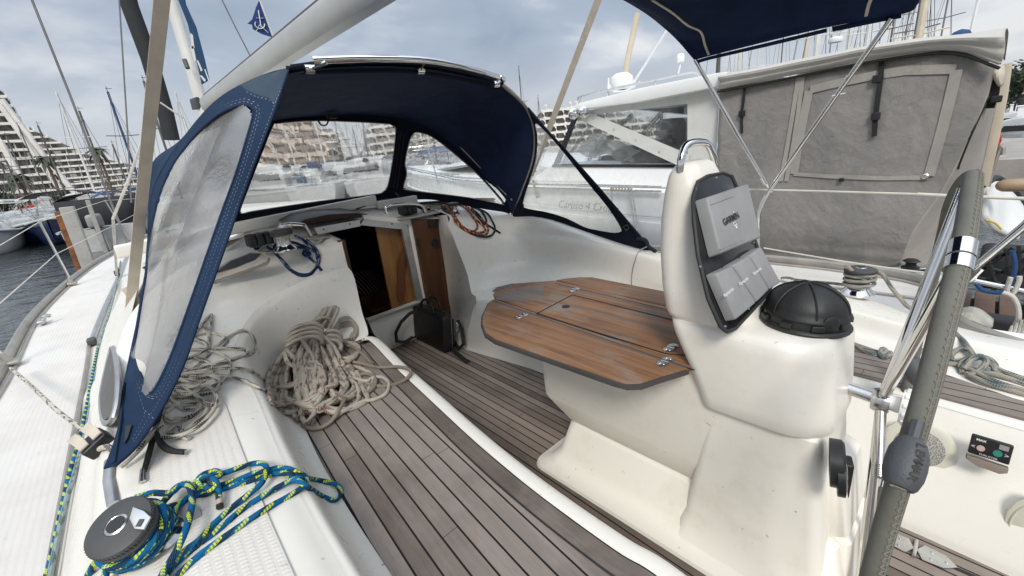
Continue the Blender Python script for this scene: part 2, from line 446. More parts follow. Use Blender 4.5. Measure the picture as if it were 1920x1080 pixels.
def obj(name, mb, mats, parent=None, label=None, smooth=40, solid=0., weld=False, solid_off=0.):
    mats = mats if isinstance(mats, (list, tuple)) else [mats]
    if parent is not None: og = origin_of(parent)
    else:
        xs = [v for v in mb.v]; lo = Vector((min(v.x for v in xs), min(v.y for v in xs), min(v.z for v in xs))); hi = Vector((max(v.x for v in xs), max(v.y for v in xs), 0))
        og = Vector(((lo.x+hi.x)/2, (lo.y+hi.y)/2, lo.z))
    me = bpy.data.meshes.new(name); me.from_pydata([tuple(v-og) for v in mb.v], [], mb.f)
    ul = me.uv_layers.new(name='UVMap'); k = 0
    for f, uv in zip(me.polygons, mb.uv):
        for i, li in enumerate(f.loop_indices): ul.data[li].uv = uv[i]
    for m in mats: me.materials.append(M[m] if isinstance(m, str) else m)
    me.polygons.foreach_set('material_index', mb.mi)
    me.polygons.foreach_set('use_smooth', [True]*len(me.polygons))
    bm = bmesh.new(); bm.from_mesh(me)
    if weld: bmesh.ops.remove_doubles(bm, verts=bm.verts, dist=1e-5)
    bmesh.ops.recalc_face_normals(bm, faces=bm.faces); bm.to_mesh(me); bm.free()
    me.set_sharp_from_angle(angle=R(smooth))
    o = bpy.data.objects.new(name, me); COL.objects.link(o)
    if parent is not None: o.parent = parent
    else: o.location = og
    if solid:
        sm = o.modifiers.new('thickness', 'SOLIDIFY'); sm.thickness = solid; sm.offset = solid_off
    if label: o['label'] = label
    return o
def thing(name, loc, label, cat, group=None):
    o = bpy.data.objects.new(name, None); COL.objects.link(o); o.location = loc; o.empty_display_size = .1
    return tag(o, label, cat, group)
def tag(o, label, cat, group=None):
    o['label'] = label; o['category'] = cat
    if group: o['group'] = group
    return o
def struct(o, kind='structure'): o['kind'] = kind; return o
def dup(root, loc, rotz=0., label=None, group=None, scale=1.):
    r = root.copy(); COL.objects.link(r); r.location = loc; r.rotation_euler = (0, 0, rotz); r.scale = (scale,)*3
    if label: r['label'] = label
    if group: r['group'] = group
    for ch in list(root.children):
        c = ch.copy(); COL.objects.link(c); c.parent = r
        for g in list(ch.children):
            d = g.copy(); COL.objects.link(d); d.parent = c
    return r
def rrect(cx, cy, w, h, r, n=5):
    out = []
    for sx, sy, a0 in ((1, 1, 0), (-1, 1, 90), (-1, -1, 180), (1, -1, 270)):
        for k in range(n+1):
            a = R(a0+90*k/n); out.append((cx+sx*(w/2-r)+r*math.cos(a), cy+sy*(h/2-r)+r*math.sin(a)))
    return out
# ================================================================== OUR YACHT
yacht = thing('sailing_yacht', (0, 0, -.75), 'cream white sailing yacht in the foreground with teak cockpit, table, helm and mast', 'sailing yacht')
def part(name, mb, m, parent=None, **k): return obj(name, mb, m, parent or yacht, **k)
def onplane(px, py, p0, n):
    r = ray(px, py); n = Vector(n); t = (Vector(p0)-CAM).dot(n)/r.dot(n); return CAM+r*t
Vc = Vector
# ---- hull, decks
PR = [(-2.3, -1.6), (-2.3, 1.5), (-2.26, 3.0), (-2.226, 4.0), (-2.21, 5.9), (-1.95, 8.2), (-1.6, 9.85), (-1.0, 12), (-.02, 14.2)]
PI = [(-1.70, -1.6), (-1.70, 1.5), (-1.68, 3.0), (-1.62, 4.3), (-1.5, 6.0), (-1.3, 7.7), (-.9, 9.6), (-.5, 11), (-.0, 12)]
dz = lambda y: .34+max(0, y-3)*.008
mb = MB(); mb.patch([[Vc((x, y, dz(y))) for x, y in q] for q in (PI, PR)], 8, 4, smooth=True); part('side_deck', mb, 'deck_nonskid')
PRS = [(-1.2, -1.6), (-1.25, -.5), (-1.37, -.14), (-1.65, .03), (-2.15, .14), (-2.3, .6), (-2.3, 1.5)]+PR[2:]; PIS = [(-1.1, -1.6), (-1.15, -.5), (-1.27, -.12), (-1.4, .08), (-1.5, .3), (-1.6, .7), (-1.7, 1.5)]+PI[2:]
mb = MB(); mb.patch([[Vc((-x, y, dz(y))) for x, y in q] for q in (PIS, PRS)], 8, 4); part('side_deck', mb, 'deck_nonskid')
mb = MB(); mb.patch([[Vc((s*x, y, z)) for x, y in PR] for s, z in ()] or [[Vc((x*k, y, z)) for x, y in PR] for k, z in ((1.0, .36), (1.02, .1), (.97, -.5), (.6, -1.1))], 6, 4); 
mb.patch([[Vc((-x*k, y, z)) for x, y in PRS] for k, z in ((1.0, .36), (1.02, .1), (.97, -.5), (.6, -1.1))], 6, 4)
mb.quad((-2.2, -1.6, .33), (1.2, -1.6, .33), (1.0, -1.6, -.9), (-1.9, -1.6, -.9)); part('hull', mb, 'white_hull')
for s in (1, -1):
    mb = MB(); c = catmull([Vc((x*s*1.003, y, dz(y)+.02)) for x, y in (PR if s > 0 else PRS)], 8)
    mb.tube(c, .028, 8, sy=1.5); part('toe_rail', mb, 'rail_alloy')
    mb = MB(); mb.tube([p+Vc((.05*s, 0, -.015)) for p in c], .012, 6); part('rail_seam', mb, 'rail_alloy')
# genoa track
mb = MB(); t = catmull([Vc((-1.855, .0, .35)), Vc((-1.855, 1.6, .35)), P(160, 700, z=.355), P(167, 647, z=.36)], 8); mb.tube(t, .011, 6); part('deck_seam', mb, 'rail_alloy')
mb = MB(); t = [P(172, 640, z=.37), P(195, 580, z=.375), P(222, 520, z=.385), P(238, 480, z=.4)]; mb.tube(t, .02, 6, smooth=5, sy=.7); part('genoa_track', mb, 'aluminium')
mb = MB(); mb.box(P(172, 640, z=.38), (.05, .09, .045), bev=.012); part('track_stop', mb, 'winch_grey')
# cabin trunk
rows = []
for y, xf, xr, zr in ((3.3, 1.80, 1.34, .97), (4.6, 1.74, 1.24, .96), (6.2, 1.60, 1.08, .93), (7.6, 1.40, .85, .86), (9.0, 1.05, .5, .74), (10.2, .6, .2, .6)):
    rows.append([Vc((-xf, y, dz(y))), Vc((-xr-.06, y, zr-.10)), Vc((-xr, y, zr)), Vc((-xr*.5, y, zr+.07)), Vc((0, y, zr+.1)), Vc((xr*.5, y, zr+.07)), Vc((xr, y, zr)), Vc((xr+.06, y, zr-.10)), Vc((xf, y, dz(y)))])
mb = MB(); mb.patch(rows, 5, 4); part('cabin_trunk', mb, 'gelcoat')
# ---- port coaming, seat back and cabin shoulder
c1 = [Vc((-1.30, -.5, .60)), P(643, 1073, z=.61), P(530, 863, z=.63), P(478, 740, z=.66), P(443, 680, z=.68), P(447, 628, z=.70), P(487, 575, y=2.46), P(560, 530, y=2.55), P(652, 500, y=2.58)]
mid = [Vc((-1.37, -.5, .63)), P(563, 1070, z=.63), P(472, 863, z=.65), P(432, 760, z=.675), P(398, 685, z=.70), P(392, 600, z=.75), P(452, 522, y=2.78), P(545, 497, y=2.84), P(645, 472, y=2.80)]
top = [Vc((-1.67, -.5, .62)), Vc((-1.66, .75, .63)), Vc((-1.645, 1.3, .65)), Vc((-1.62, 1.75, .70)), Vc((-1.57, 2.2, .77)), Vc((-1.45, 2.65, .88)), Vc((-1.15, 3.02, .975)), P(530, 452, y=2.98), P(640, 450, y=2.88)]
far = [Vc((-1.86, -.5, .335)), Vc((-1.855, .7, .335)), Vc((-1.85, 1.3, .335)), Vc((-1.84, 1.8, .335)), Vc((-1.83, 2.2, .335)), Vc((-1.82, 2.75, .335)), Vc((-1.62, 3.35, .50)), Vc((-.9, 3.4, 1.02)), Vc((-.38, 3.4, 1.03))]
far[6] = Vc((-1.81, 3.35, .335))
mb = MB(); mb.patch([c1, mid, [a.lerp(b, .55)+Vc((0, 0, .008)) for a, b in zip(mid, top)], top, [a.lerp(b, .3) for a, b in zip(top, far)], far], 7, 6, disp=None)
part('coaming', mb, 'gelcoat')
mb = MB(); mb.patch([[Vc((-1.80, 2.4, .33)), Vc((-1.66, 2.4, .58)), Vc((-1.54, 2.4, .78))], [Vc((-1.80, 3.0, .33)), Vc((-1.635, 3.0, .64)), Vc((-1.43, 3.0, .91))], [Vc((-1.785, 3.5, .335)), Vc((-1.60, 3.5, .70)), Vc((-1.34, 3.5, .955))]], 4, 4); part('cabin_side', mb, 'gelcoat')
c2 = [Vc((-1.235, -.5, .46)), P(693, 1073, z=.45), P(575, 862, z=.45), P(537, 787, z=.45), P(512, 715, z=.46), P(516, 680, z=.47), P(560, 655, z=.47), P(625, 635, z=.46), P(690, 620, z=.45)]
fl = [Vc((-1.20, -.5, .415)), P(734, 1077, z=.417), P(614, 887, z=.417), P(574, 807, z=.417), P(545, 740, z=.417), P(550, 695, z=.417), P(590, 668, z=.417), P(640, 650, z=.417), P(686, 634, z=.417)]
mb = MB(); mb.patch([c1, [a.lerp(b, .22)+Vc((.012, -.012, .018)) for a, b in zip(c1, c2)], [a.lerp(b, .7) for a, b in zip(c1, c2)], c2, fl], 7, 6); part('seat_back', mb, 'gelcoat')
# companionway side of the port shoulder
mb = MB(); e = [top[-1], mid[-1], c1[-1], P(672, 560, y=2.52), c2[-1], fl[-1]]
mb.patch([e, [p+Vc((.03, .28, 0)) for p in e]], 4, 2, smooth=True); part('companionway_cheek', mb, 'gelcoat')
# moulded non-skid on the coaming top
mb = MB(); n0 = [p.lerp(q, .04) for p, q in zip(mid, top)]; n1 = [p.lerp(q, .82) for p, q in zip(mid, top)]
mb.patch([[p+Vc((0, 0, .0065)) for p in a[:5]] for a in (n0, [p.lerp(q, .5)+Vc((0, 0, .009)) for p, q in zip(n0, n1)], n1)], 6, 5); part('nonskid_panel', mb, 'nonskid')
# opening port in the coaming side
def frame(mb, outline, w, h, nrm, closed=True): mb.tube(outline, w, 6, closed=closed, sy=h)
pl0 = far[4].lerp(top[4], .55); pn = (top[4]-far[4]).cross(top[3]-top[4]).normalized()
if pn.x > 0: pn = -pn
ol = [onplane(a, b, pl0+pn*.006, pn) for a, b in ((210, 652), (200, 690), (190, 745), (196, 790), (214, 780), (222, 720), (217, 670))]
mb = MB(); mb.tube(ol, .011, 8, True, 4, sy=.8); ob = part('portlight_frame', mb, 'aluminium', label='silver framed portlight in the outer coaming side')
mb = MB(); mb.slab(ol, pn*.006); obj('pane', mb, 'port_glass', ob)
# ---- hatch lying on the port shoulder
h0 = P(450, 502, y=2.74); hn = (top[7]-mid[6]).cross(mid[5]-mid[6]).normalized()
hn = Vc((-.25, -.62, .74)).normalized()
hp = [(398, 527), (395, 512), (430, 486), (470, 471), (492, 472), (505, 480), (500, 490), (470, 502)]
ol = [onplane(a, b, h0+hn*.03, hn) for a, b in hp]
mb = MB(); mb.slab(ol, -hn*.035, bev=.008); ob = part('deck_hatch', mb, 'rail_alloy', label='small grey framed hatch on the port cabin shoulder')
mb = MB(); mb.slab([onplane(a, b, h0+hn*.032, hn) for a, b in ((402, 513), (432, 490), (470, 475), (490, 476), (478, 487), (440, 502))], hn*.003); obj('pane', mb, 'smoke_lens', ob)
# ---- port seat
teak_poly = [(-1.19, -.5)]+[tuple(p[:2]) for p in fl[1:]]+[tuple(P(*q, z=.42)[:2]) for q in ((694, 640), (740, 688), (790, 735), (890, 828), (1000, 920), (1150, 1030), (1228, 1078))]+[(-.748, .15), (-.748, -.15), (-.745, -.5)]
UVS = lambda p: (p.x-.085*p.y, p.y)
mb = MB(); mb.slab([Vc((x, y, .400)) for x, y in teak_poly], (0, 0, .02), UVS); part('seat_planking', mb, 'teak_deck')
fe = [Vc((x, y, .42)) for x, y in teak_poly[-10:]]
fe.insert(0, fe[0]+Vc((-.03, .05, 0)))
def margin(mb, line, w, z):
    c = catmull(line, 6); L = 0; prev = None; a = []
    for i, p in enumerate(c):
        t = (c[min(i+1, len(c)-1)]-c[max(i-1, 0)]).normalized(); sd = Vc((t.y, -t.x, 0)).normalized()
        if prev is not None: L += (p-prev).length
        prev = p; a.append((Vc((p.x, p.y, z)), Vc((p.x, p.y, z))+sd*w, L))
    for (p, q, l), (p2, q2, l2) in zip(a, a[1:]):
        mb.quad(p, q, q2, p2, [(.0545, l), (.0545+.98*.052, l), (.0545+.98*.052, l2), (.0545, l2)])
    return a
mb = MB(); a = margin(mb, fe, .062, .4222); part('margin_plank', mb, 'teak_deck')
mb = MB(); mb.tube([q+Vc((0, 0, -.0005)) for p, q, l in a], .0032, 5); part('caulk_line', mb, 'letter_black')
lip = [p for p, q, l in a]
out = [Vc((p.x, p.y, .418)) for p in lip]
rows = [out]
for dx, z in ((.012, .424), (.038, .424), (.056, .412), (.062, .38), (.075, .2), (.10, .02), (.16, .0)):
    r = []
    for i, p in enumerate(lip):
        t = (lip[min(i+1, len(lip)-1)]-lip[max(i-1, 0)]).normalized(); sd = Vc((-t.y, t.x, 0)); sd = sd if sd.x > 0 else -sd
        q = p+sd*dx; q.z = z; r.append(q)
    rows.append(r)
mb = MB(); mb.patch(rows, 1, 3); part('seat_front', mb, 'gelcoat')
# ---- cockpit sole
mb = MB(); mb.slab([Vc(p) for p in ((-.72, -1.5, -.02), (.6, -1.5, -.02), (.6, 3.1, -.02), (-.72, 3.1, -.02))], (0, 0, .02), lambda p: (p.x-.02*p.y, p.y)); part('sole_planking', mb, 'teak_sole')
mb = MB(); mb.box(P(1722, 1035, z=0)+Vc((0, 0, .001)), (.012, .30, .004)); mb.box(Vc((.02, 2.99, .0012)), (.9, .012, .004)); part('sole_gap', mb, 'letter_black')
mb = MB(); c = P(1716, 1030, z=.004)
for k, (sx) in enumerate((-1, 1)):
    mb.slab([c+Vc(q) for q in ((0, sx*.004, 0), (-.035, sx*.02, 0), (-.03, sx*.07, 0), (0, sx*.10, 0), (.03, sx*.07, 0), (.035, sx*.02, 0))], (0, 0, .003))
    for q in ((-.016, .04), (.016, .04), (0, .075)): mb.lathe([(.006, 0), (.004, .003)], c+Vc((q[0], sx*q[1], .003)), seg=8)
mb.tube([c+Vc((-.04, 0, .004)), c+Vc((.04, 0, .004))], .006, 8); part('sole_hinge', mb, 'steel')
# ---- starboard seat back / coaming
sr0 = [P(851, 448, y=2.55), P(913, 439, y=2.70), P(970, 438, x=1.05), P(1070, 444, x=1.07), P(1192, 472, x=1.07), P(1330, 506, x=1.07), P(1590, 578, x=1.06), P(1900, 652, x=.98), Vc((.9, -.9, .50))]
sr1 = [P(875, 510, y=2.5), P(922, 500, y=2.62), P(993, 495, x=1.0), P(1061, 498, x=1.02), P(1180, 516, x=1.03), P(1330, 548, x=1.02), P(1595, 612, x=1.0), P(1900, 704, x=.86), Vc((.8, -.9, .43))]
sr2 = [P(884, 549, y=2.43), P(915, 546, z=.405), P(958, 534, z=.4), P(1010, 531, z=.4), P(1180, 546, z=.4), P(1330, 575, z=.4), P(1600, 642, z=.4), P(1900, 748, z=.4), Vc((.66, -.9, .4))]
mb = MB(); mb.patch([sr0, [a.lerp(b, .3)+Vc((-.008, -.004, .012)) for a, b in zip(sr0, sr1)], sr1, [a.lerp(b, .6) for a, b in zip(sr1, sr2)], sr2], 7, 6); part('seat_back', mb, 'gelcoat')
st1 = [P(838, 403, y=2.82), P(892, 405, y=2.98), P(958, 404, x=1.22), P(1030, 412, x=1.16), P(1192, 464, x=1.27), P(1330, 492, x=1.30), P(1596, 553, x=1.33), P(1905, 638, x=1.3), Vc((1.25, -.9, .51))]
st0 = [a.lerp(b, .5)+Vc((-.03, -.02, .01)) for a, b in zip(sr0[:4], st1[:4])]+[a.lerp(b, .4)+Vc((0, 0, .008)) for a, b in zip(sr0[4:], st1[4:])]
st2 = [Vc((.5, 3.35, 1.03)), Vc((1.0, 3.35, .95)), Vc((1.42, 3.0, .80)), Vc((1.40, 2.3, .74))]+[p+Vc((.05, 0, -.05)) for p in st1[4:]]
st3 = [Vc((.5, 3.6, 1.03)), Vc((1.25, 3.6, .95)), Vc((1.70, 3.1, .42)), Vc((1.62, 2.3, .38))]+[Vc((1.5, p.y, .36)) for p in st1[4:]]
mb = MB(); mb.patch([sr0, st0, st1, st2, st3], 6, 5); part('coaming', mb, 'gelcoat')
mb = MB(); mb.patch([[Vc((1.48, y, .372)) for y in (2.6, 1.5, .9, .3, .16)], [Vc((1.83, y, .346)) for y in (2.6, 1.5, .9, .3, .16)]], 3, 2); part('coaming_shade_strip', mb, 'shaded_white')  # added strip, grey painted for shade on the white coaming side
mb = MB(); mb.tube([Vc((1.845, y, .352)) for y in (3.5, 2.6, 1.5, .5, .12)], .012, 6); part('deck_seam', mb, 'rail_alloy')
mb = MB(); c = catmull([sr0[4]+Vc((.2, -.02, .012)), sr0[4]+Vc((0.02, -.02, .006)), sr0[4].lerp(sr1[4], .4)+Vc((-.012, -.02, .006)), sr1[4]+Vc((-.002, -.02, 0)), sr2[4]+Vc((0, -.02, 0))], 6); mb.tube(c, .004, 5); part('mould_joint', mb, 'letter_grey')
# recess wall beside the companionway
wl = [P(818, 404, y=3.0), P(822, 440, y=3.0), P(832, 510, y=3.0), P(838, 560, y=3.0), P(842, 600, y=3.0), Vc((.30, 3.0, 0))]
wr = [st1[0], sr0[0], sr1[0], sr2[0], P(893, 566, y=2.36), P(874, 656, z=0)]
mb = MB(); mb.patch([wl, [a.lerp(b, .75) for a, b in zip(wl, wr)], wr], 4, 3); part('companionway_cheek', mb, 'gelcoat')
# starboard seat
ft = [P(893, 562, y=2.38), Vc((.44, 2.1, .4)), Vc((.46, 1.6, .4)), Vc((.48, 1.0, .4)), P(1588, 712, z=.4), P(1920, 803, z=.4), Vc((.42, -.95, .4))]
fb = [P(874, 656, z=0), P(950, 678, z=0), P(1015, 699, z=0), Vc((.345, .95, 0)), P(1580, 945, z=0), P(1740, 1010, z=0), Vc((.23, -.95, 0))]
rows = [[p+Vc((.05, 0, .002)) for p in ft], [p+Vc((.015, 0, .002)) for p in ft], [p+Vc((-.012, 0, -.02)) for p in ft], [a.lerp(b, .5)+Vc((-.02, 0, 0)) for a, b in zip(ft, fb)], [b+Vc((.015, 0, .05)) for b in fb], fb]
mb = MB(); mb.patch(rows, 6, 5); part('seat_front', mb, 'gelcoat')
mb = MB(); mb.patch([[p+Vc((-.005, 0, -.006)) for p in ft], [p+Vc((0, 0, -.002)) for p in [sr2[0], sr2[2], sr2[3], sr2[4], sr2[6], sr2[7], sr2[8]]]], 5, 3); part('seat_moulding', mb, 'gelcoat')
tp = [p+Vc((.045, 0, 0)) for p in ft[1:]]; tp[0] = P(912, 546, z=.4)
tb = [P(q[0], q[1], z=.4) for q in ((960, 534), (1010, 532), (1180, 548), (1600, 645), (1900, 752))]+[Vc((.63, -.95, .4))]
ps = tp+tb[::-1]
mb = MB(); mb.slab([Vc((p.x, p.y, .397)) for p in ps], (0, 0, .014), lambda p: (p.x*.98+.03*p.y, p.y)); part('seat_planking', mb, 'teak_deck')
# ---- companionway
cw = .035
mb = MB(); mb.slab([P(a, b, y=2.985) for a, b in ((690, 600), (800, 560), (850, 558), (858, 640), (775, 639), (728, 656), (700, 625))], (0, .05, 0)); part('companionway_sill', mb, 'gelcoat')
mb = MB(); mb.tube([P(690, 604, y=2.97), P(800, 563, y=2.97)], .010, 6); part('sill_track', mb, 'aluminium')
mb = MB(); mb.box(P(758, 648, z=0)+Vc((0, -.02, .045)), (.20, .014, .02), bev=.004); part('sill_handle', mb, 'steel')
mb = MB(); mb.slab([P(a, b, y=2.98) for a, b in ((764, 414), (776, 413), (808, 562), (796, 566))], (0, .05, 0), bev=.004)
mb.slab([P(a, b, y=2.978) for a, b in ((683, 403), (776, 412), (764, 421), (683, 411))], (0, .05, 0), bev=.004); part('companionway_frame', mb, 'gelcoat')
mb = MB(); mb.slab([P(a, b, y=2.99) for a, b in ((752, 422), (763, 420), (795, 566), (784, 570))], (0, .03, 0))
mb.slab([P(a, b, y=2.985) for a, b in ((683, 411), (764, 421), (762, 431), (675, 422))], (0, .03, 0))
mb.slab([P(a, b, y=2.985) for a, b in ((590, 427), (674, 412), (676, 424), (596, 440))], (0, .03, 0)); ob = part('companionway_rail', mb, 'aluminium')
mb = MB()
for a, b in ((607, 430), (656, 420), (735, 420)): mb.lathe([(.006, 0), (.004, .004)], P(a, b, y=2.982), (0, -1, 0), 8)
obj('bolt', mb, 'letter_black', ob)
dpl = lambda a, b, y=3.05: P(a, b, y=y)
UD = lambda p: (p.x, p.z)
mb = MB(); mb.slab([dpl(*q) for q in ((704, 424), (756, 430), (786, 568), (738, 594))], (0, .02, 0), UD); door = part('companionway_door', mb, 'door_wood', label='open honey coloured companionway door')
mb = MB(); g = catmull([dpl(a, b, 3.03) for a, b in ((762, 452), (750, 485), (746, 525), (747, 558), (753, 568), (757, 556), (757, 520), (760, 480))], 4, True); mb.tube(g, .004, 6, True); mb.slab(g[::2], (0, -.003, 0)); obj('handle', mb, 'handle_wood', door)
mb = MB(); mb.slab([P(a, b, y=2.955) for a, b in ((773, 412), (822, 411), (850, 588), (812, 610), (800, 560))], (0, .022, 0), UD); pan = part('washboard', mb, 'panel_wood', label='dark wooden panel right of the companionway')
mb = MB(); mb.slab([P(a, b, y=2.945) for a, b in ((803, 412), (818, 411), (821, 426), (805, 427))], (0, .012, 0), bev=.003); mb.lathe([(.001, .012), (.032, .012), (.036, 0)], P(816, 456, y=2.955), (0, -1, 0), 16)
mb.box(P(783, 456, y=2.95), (.02, .012, .05), bev=.003); obj('socket', mb, 'black_plastic', pan)
mb = MB(); mb.slab([P(a, b, y=2.86) for a, b in ((633, 451), (647, 450), (660, 506), (652, 508))], (0, .02, 0), UD); part('companionway_door', mb, 'panel_wood', label='dark edge of the port companionway door')
# cabin below
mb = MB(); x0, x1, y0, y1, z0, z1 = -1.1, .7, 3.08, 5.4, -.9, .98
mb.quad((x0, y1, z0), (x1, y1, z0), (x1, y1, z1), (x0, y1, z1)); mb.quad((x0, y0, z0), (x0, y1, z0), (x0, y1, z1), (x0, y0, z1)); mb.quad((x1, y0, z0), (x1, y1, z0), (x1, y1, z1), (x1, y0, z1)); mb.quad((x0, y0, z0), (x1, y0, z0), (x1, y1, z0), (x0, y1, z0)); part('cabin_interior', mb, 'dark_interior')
q = Mat('striped_cloth'); u, v = q.uv(); q.set((u/.024).frac().lt(.3).ramp((0, (.01, .008, .009)), (1, (.30, .20, .19))), .9); M['striped_cloth'] = q.m
mb = MB(); mb.patch([[P(660, 515, y=3.75), P(690, 506, y=3.75), P(722, 520, y=3.75)], [P(672, 545, y=3.6), P(695, 535, y=3.6), P(722, 540, y=3.6)], [P(682, 560, y=3.55), P(700, 556, y=3.55), P(724, 550, y=3.55)]], 5, 5, uvf=lambda p: (p.x*.8+p.z*.25, 0)); part('berth_cushion', mb, 'striped_cloth', label='striped cushion seen inside the dark cabin')
mb = MB(); mb.slab([P(a, b, y=3.4) for a, b in ((676, 557), (726, 544), (730, 590), (690, 596))], (0, .02, 0), UD); mb.box(P(715, 572, y=3.25), (.25, .2, .02)); part('cabin_step', mb, 'panel_wood')
# sliding hatch, garage and deck fittings under the hood
mb = MB(); mb.box((P(215, 470, y=3.36)+P(705, 372, y=3.30))/2+Vc((0, .02, -.012)), ((P(215, 470, y=3.36)-P(705, 372, y=3.30)).length, .06, .075), ax=(P(705, 372, y=3.30)-P(215, 470, y=3.36), Vc((0, 1, 0)), Vc((0, 0, 1))), bev=.012)
mb.box((P(700, 374, y=3.30)+P(792, 378, y=3.2))/2+Vc((0, .03, -.012)), (.36, .06, .06), bev=.012); part('hatch_garage', mb, 'gelcoat')
mb = MB(); mb.patch([[Vc((-.75, 3.0, .985)), Vc((-.3, 3.0, 1.0)), Vc((.25, 3.0, .96)), Vc((.45, 2.9, .94))], [Vc((-.8, 3.4, 1.06)), Vc((-.3, 3.4, 1.09)), Vc((.3, 3.4, 1.08)), Vc((.5, 3.4, 1.03))]], 4, 4); part('coachroof', mb, 'gelcoat')
mb = MB(); hz = [P(a, b, y=3.02) for a, b in ((548, 424), (572, 411), (615, 402), (668, 399), (690, 402), (683, 408), (640, 411), (600, 417), (570, 423))]
mb.slab(hz, (0, .34, .03), bev=.006); part('sliding_hatch', mb, 'brown_smoke', label='smoked brown acrylic sliding hatch')
mb = MB(); mb.box(P(775, 404, y=3.05), (.36, .25, .012), bev=.005); part('hatch_tray', mb, 'rail_alloy')
mb = MB(); mb.tube([P(724, 399, y=2.98), P(729, 386, y=2.98), P(786, 384, y=2.98), P(800, 403, y=2.98)], .011, 10, smooth=5); mb.lathe([(.02, 0), (.016, .008)], P(724, 400, y=2.98), seg=12); mb.lathe([(.02, 0), (.016, .008)], P(800, 403, y=2.98), seg=12); part('grab_rail', mb, 'chrome')
def clutch(p, n, w, parent=None):
    mb = MB(); 
    for k in range(n): mb.box(p+Vc(((k-(n-1)/2)*w, 0, .03)), (w*.98, .10, .07), bev=.012)
    ob = part('rope_clutch', mb, 'black_plastic'); mb = MB()
    for k in range(n): mb.box(p+Vc(((k-(n-1)/2)*w, -.03, .062)), (w*.6, .07, .02), bev=.006)
    obj('lever', mb, 'black_plastic', ob)
clutch(P(765, 400, y=3.1), 3, .042); clutch(P(487, 452, y=2.88)+Vc((0, 0, -.02)), 3, .045)
mb = MB(); mb.tube([P(a, b, y=3.2) for a, b in ((870, 403), (905, 400), (950, 398))], .02, 8, sy=.6); part('jib_track', mb, 'aluminium')
mb = MB(); mb.tube([P(a, b, y=3.3) for a, b in ((668, 392), (690, 384), (715, 376), (735, 374), (748, 382))], .007, 6, smooth=5); mb.tube([P(a, b, y=3.3) for a, b in ((742, 362), (752, 372), (762, 378), (775, 379))], .007, 6, smooth=5); part('deck_cable', mb, 'rubber')
# ---- winches
def winch(base, axis, s, handle=None, big=False):
    base = Vc(base); ax = Vc(axis).normalized(); e = MB()
    e.lathe([(.068*s, 0), (.070*s, .010*s), (.066*s, .016*s), (.052*s, .030*s), (.047*s, .038*s)], base, ax, 32); w = part('winch', e, 'chrome')
    e = MB(); e.lathe([(.046*s, .034*s), (.043*s, .05*s), (.043*s, .085*s), (.050*s, .098*s)], base, ax, 32); obj('drum', e, 'steel' , w)
    e = MB(); e.lathe([(.05*s, .096*s), (.064*s, .101*s), (.066*s, .108*s), (.060*s, .114*s), (.060*s, .118*s), (.066*s, .122*s), (.064*s, .130*s), (.045*s, .137*s), (.024*s, .138*s), (.020*s, .134*s), (.016*s, .118*s)], base, ax, 40)
    a = ax.orthogonal().normalized(); b = ax.cross(a)
    for k in range(54):
        t = 2*math.pi*k/54; d = a*math.cos(t)+b*math.sin(t)
        e.box(base+ax*.1215*s+d*.0605*s, (.012*s, .0028*s, .010*s), ax=(d, ax.cross(d), ax))
    obj('self_tailer', e, 'winch_grey', w)
    e = MB(); e.lathe([(.023*s, .138*s), (.019*s, .1405*s), (.016*s, .139*s), (.013*s, .122*s)], base, ax, 16); obj('handle_socket', e, 'steel', w)
    e = MB(); e.lathe([(.0175*s, .1385*s), (.0175*s, .1408*s), (.006*s, .1408*s)], base, ax, 12); obj('socket_recess', e, 'black_plastic', w)
    return w
WB = P(290, 1020, z=.64); WA = (P(190, 1000, z=.765)-WB).normalized(); WA = (WA+Vc((0, 0, .35))).normalized(); WS = .92
w0 = winch(WB, WA, WS); w0['label'] = 'big foreground winch wrapped in blue and yellow rope'
e = MB(); a = (P(330, 975, z=.76)-(WB+WA*.125*WS)); a = (a-WA*a.dot(WA)).normalized(); b = WA.cross(a); q0 = WB+WA*.1365*WS
e.slab([q0+a*r*WS+b*t*WS for r, t in ((.018, .036), (.05, .026), (.074, .012), (.074, -.014), (.052, -.012), (.026, .010))], WA*.006*WS, bev=.003); obj('feeder_arm', e, 'steel', w0)
e = MB(); e.box(q0+a*.058*WS+WA*.0065, (.014, .010, .001), ax=(b, a, WA)); e.text('50', q0+a*.0585*WS+WA*.0058*WS, b, -a, .012, .0012); obj('size_mark', e, 'winch_grey', w0)
e = MB(); e.lathe([(.085, -.004), (.085, .002), (.07, .006)], WB+Vc((.012, .006, -.004)), WA, 28); obj('base_pad', e, 'grey_cover', w0)
w1 = winch(P(536, 470, y=2.78), (0, 0, 1), .95); w1['label'] = 'chrome winch with fitted handle and navy rope on the port shoulder'
e = MB(); t = P(534, 424, y=2.78); e.box(t, (.07, .05, .035), bev=.012); e.tube([t+Vc((.02, 0, .008)), P(560, 421, y=2.78), P(572, 424, y=2.78), P(583, 442, y=2.78)], .011, 8, smooth=4); obj('winch_handle', e, 'chrome', w1)
w2 = winch(P(852, 402, y=2.98), (0, 0, 1), .72); w2['label'] = 'chrome winch under the starboard side of the hood'
w3 = winch(P(1607, 551, x=1.30), (0, 0, 1), 1.05); w3['label'] = 'starboard coaming winch with dirty pale rope turns'
for k, (pp, ax) in enumerate(((P(1474, 544, x=1.22), (0, 0, 1)),)):
    e = MB(); e.lathe([(.03, 0), (.02, .01), (.012, .03), (.012, .05), (.03, .062), (.034, .07), (.02, .075)], pp, ax, 20); e.lathe([(.045, 0), (.045, .006)], pp+Vc((-.03, .09, -.002)), ax, 20); part('deck_fitting', e, 'chrome')
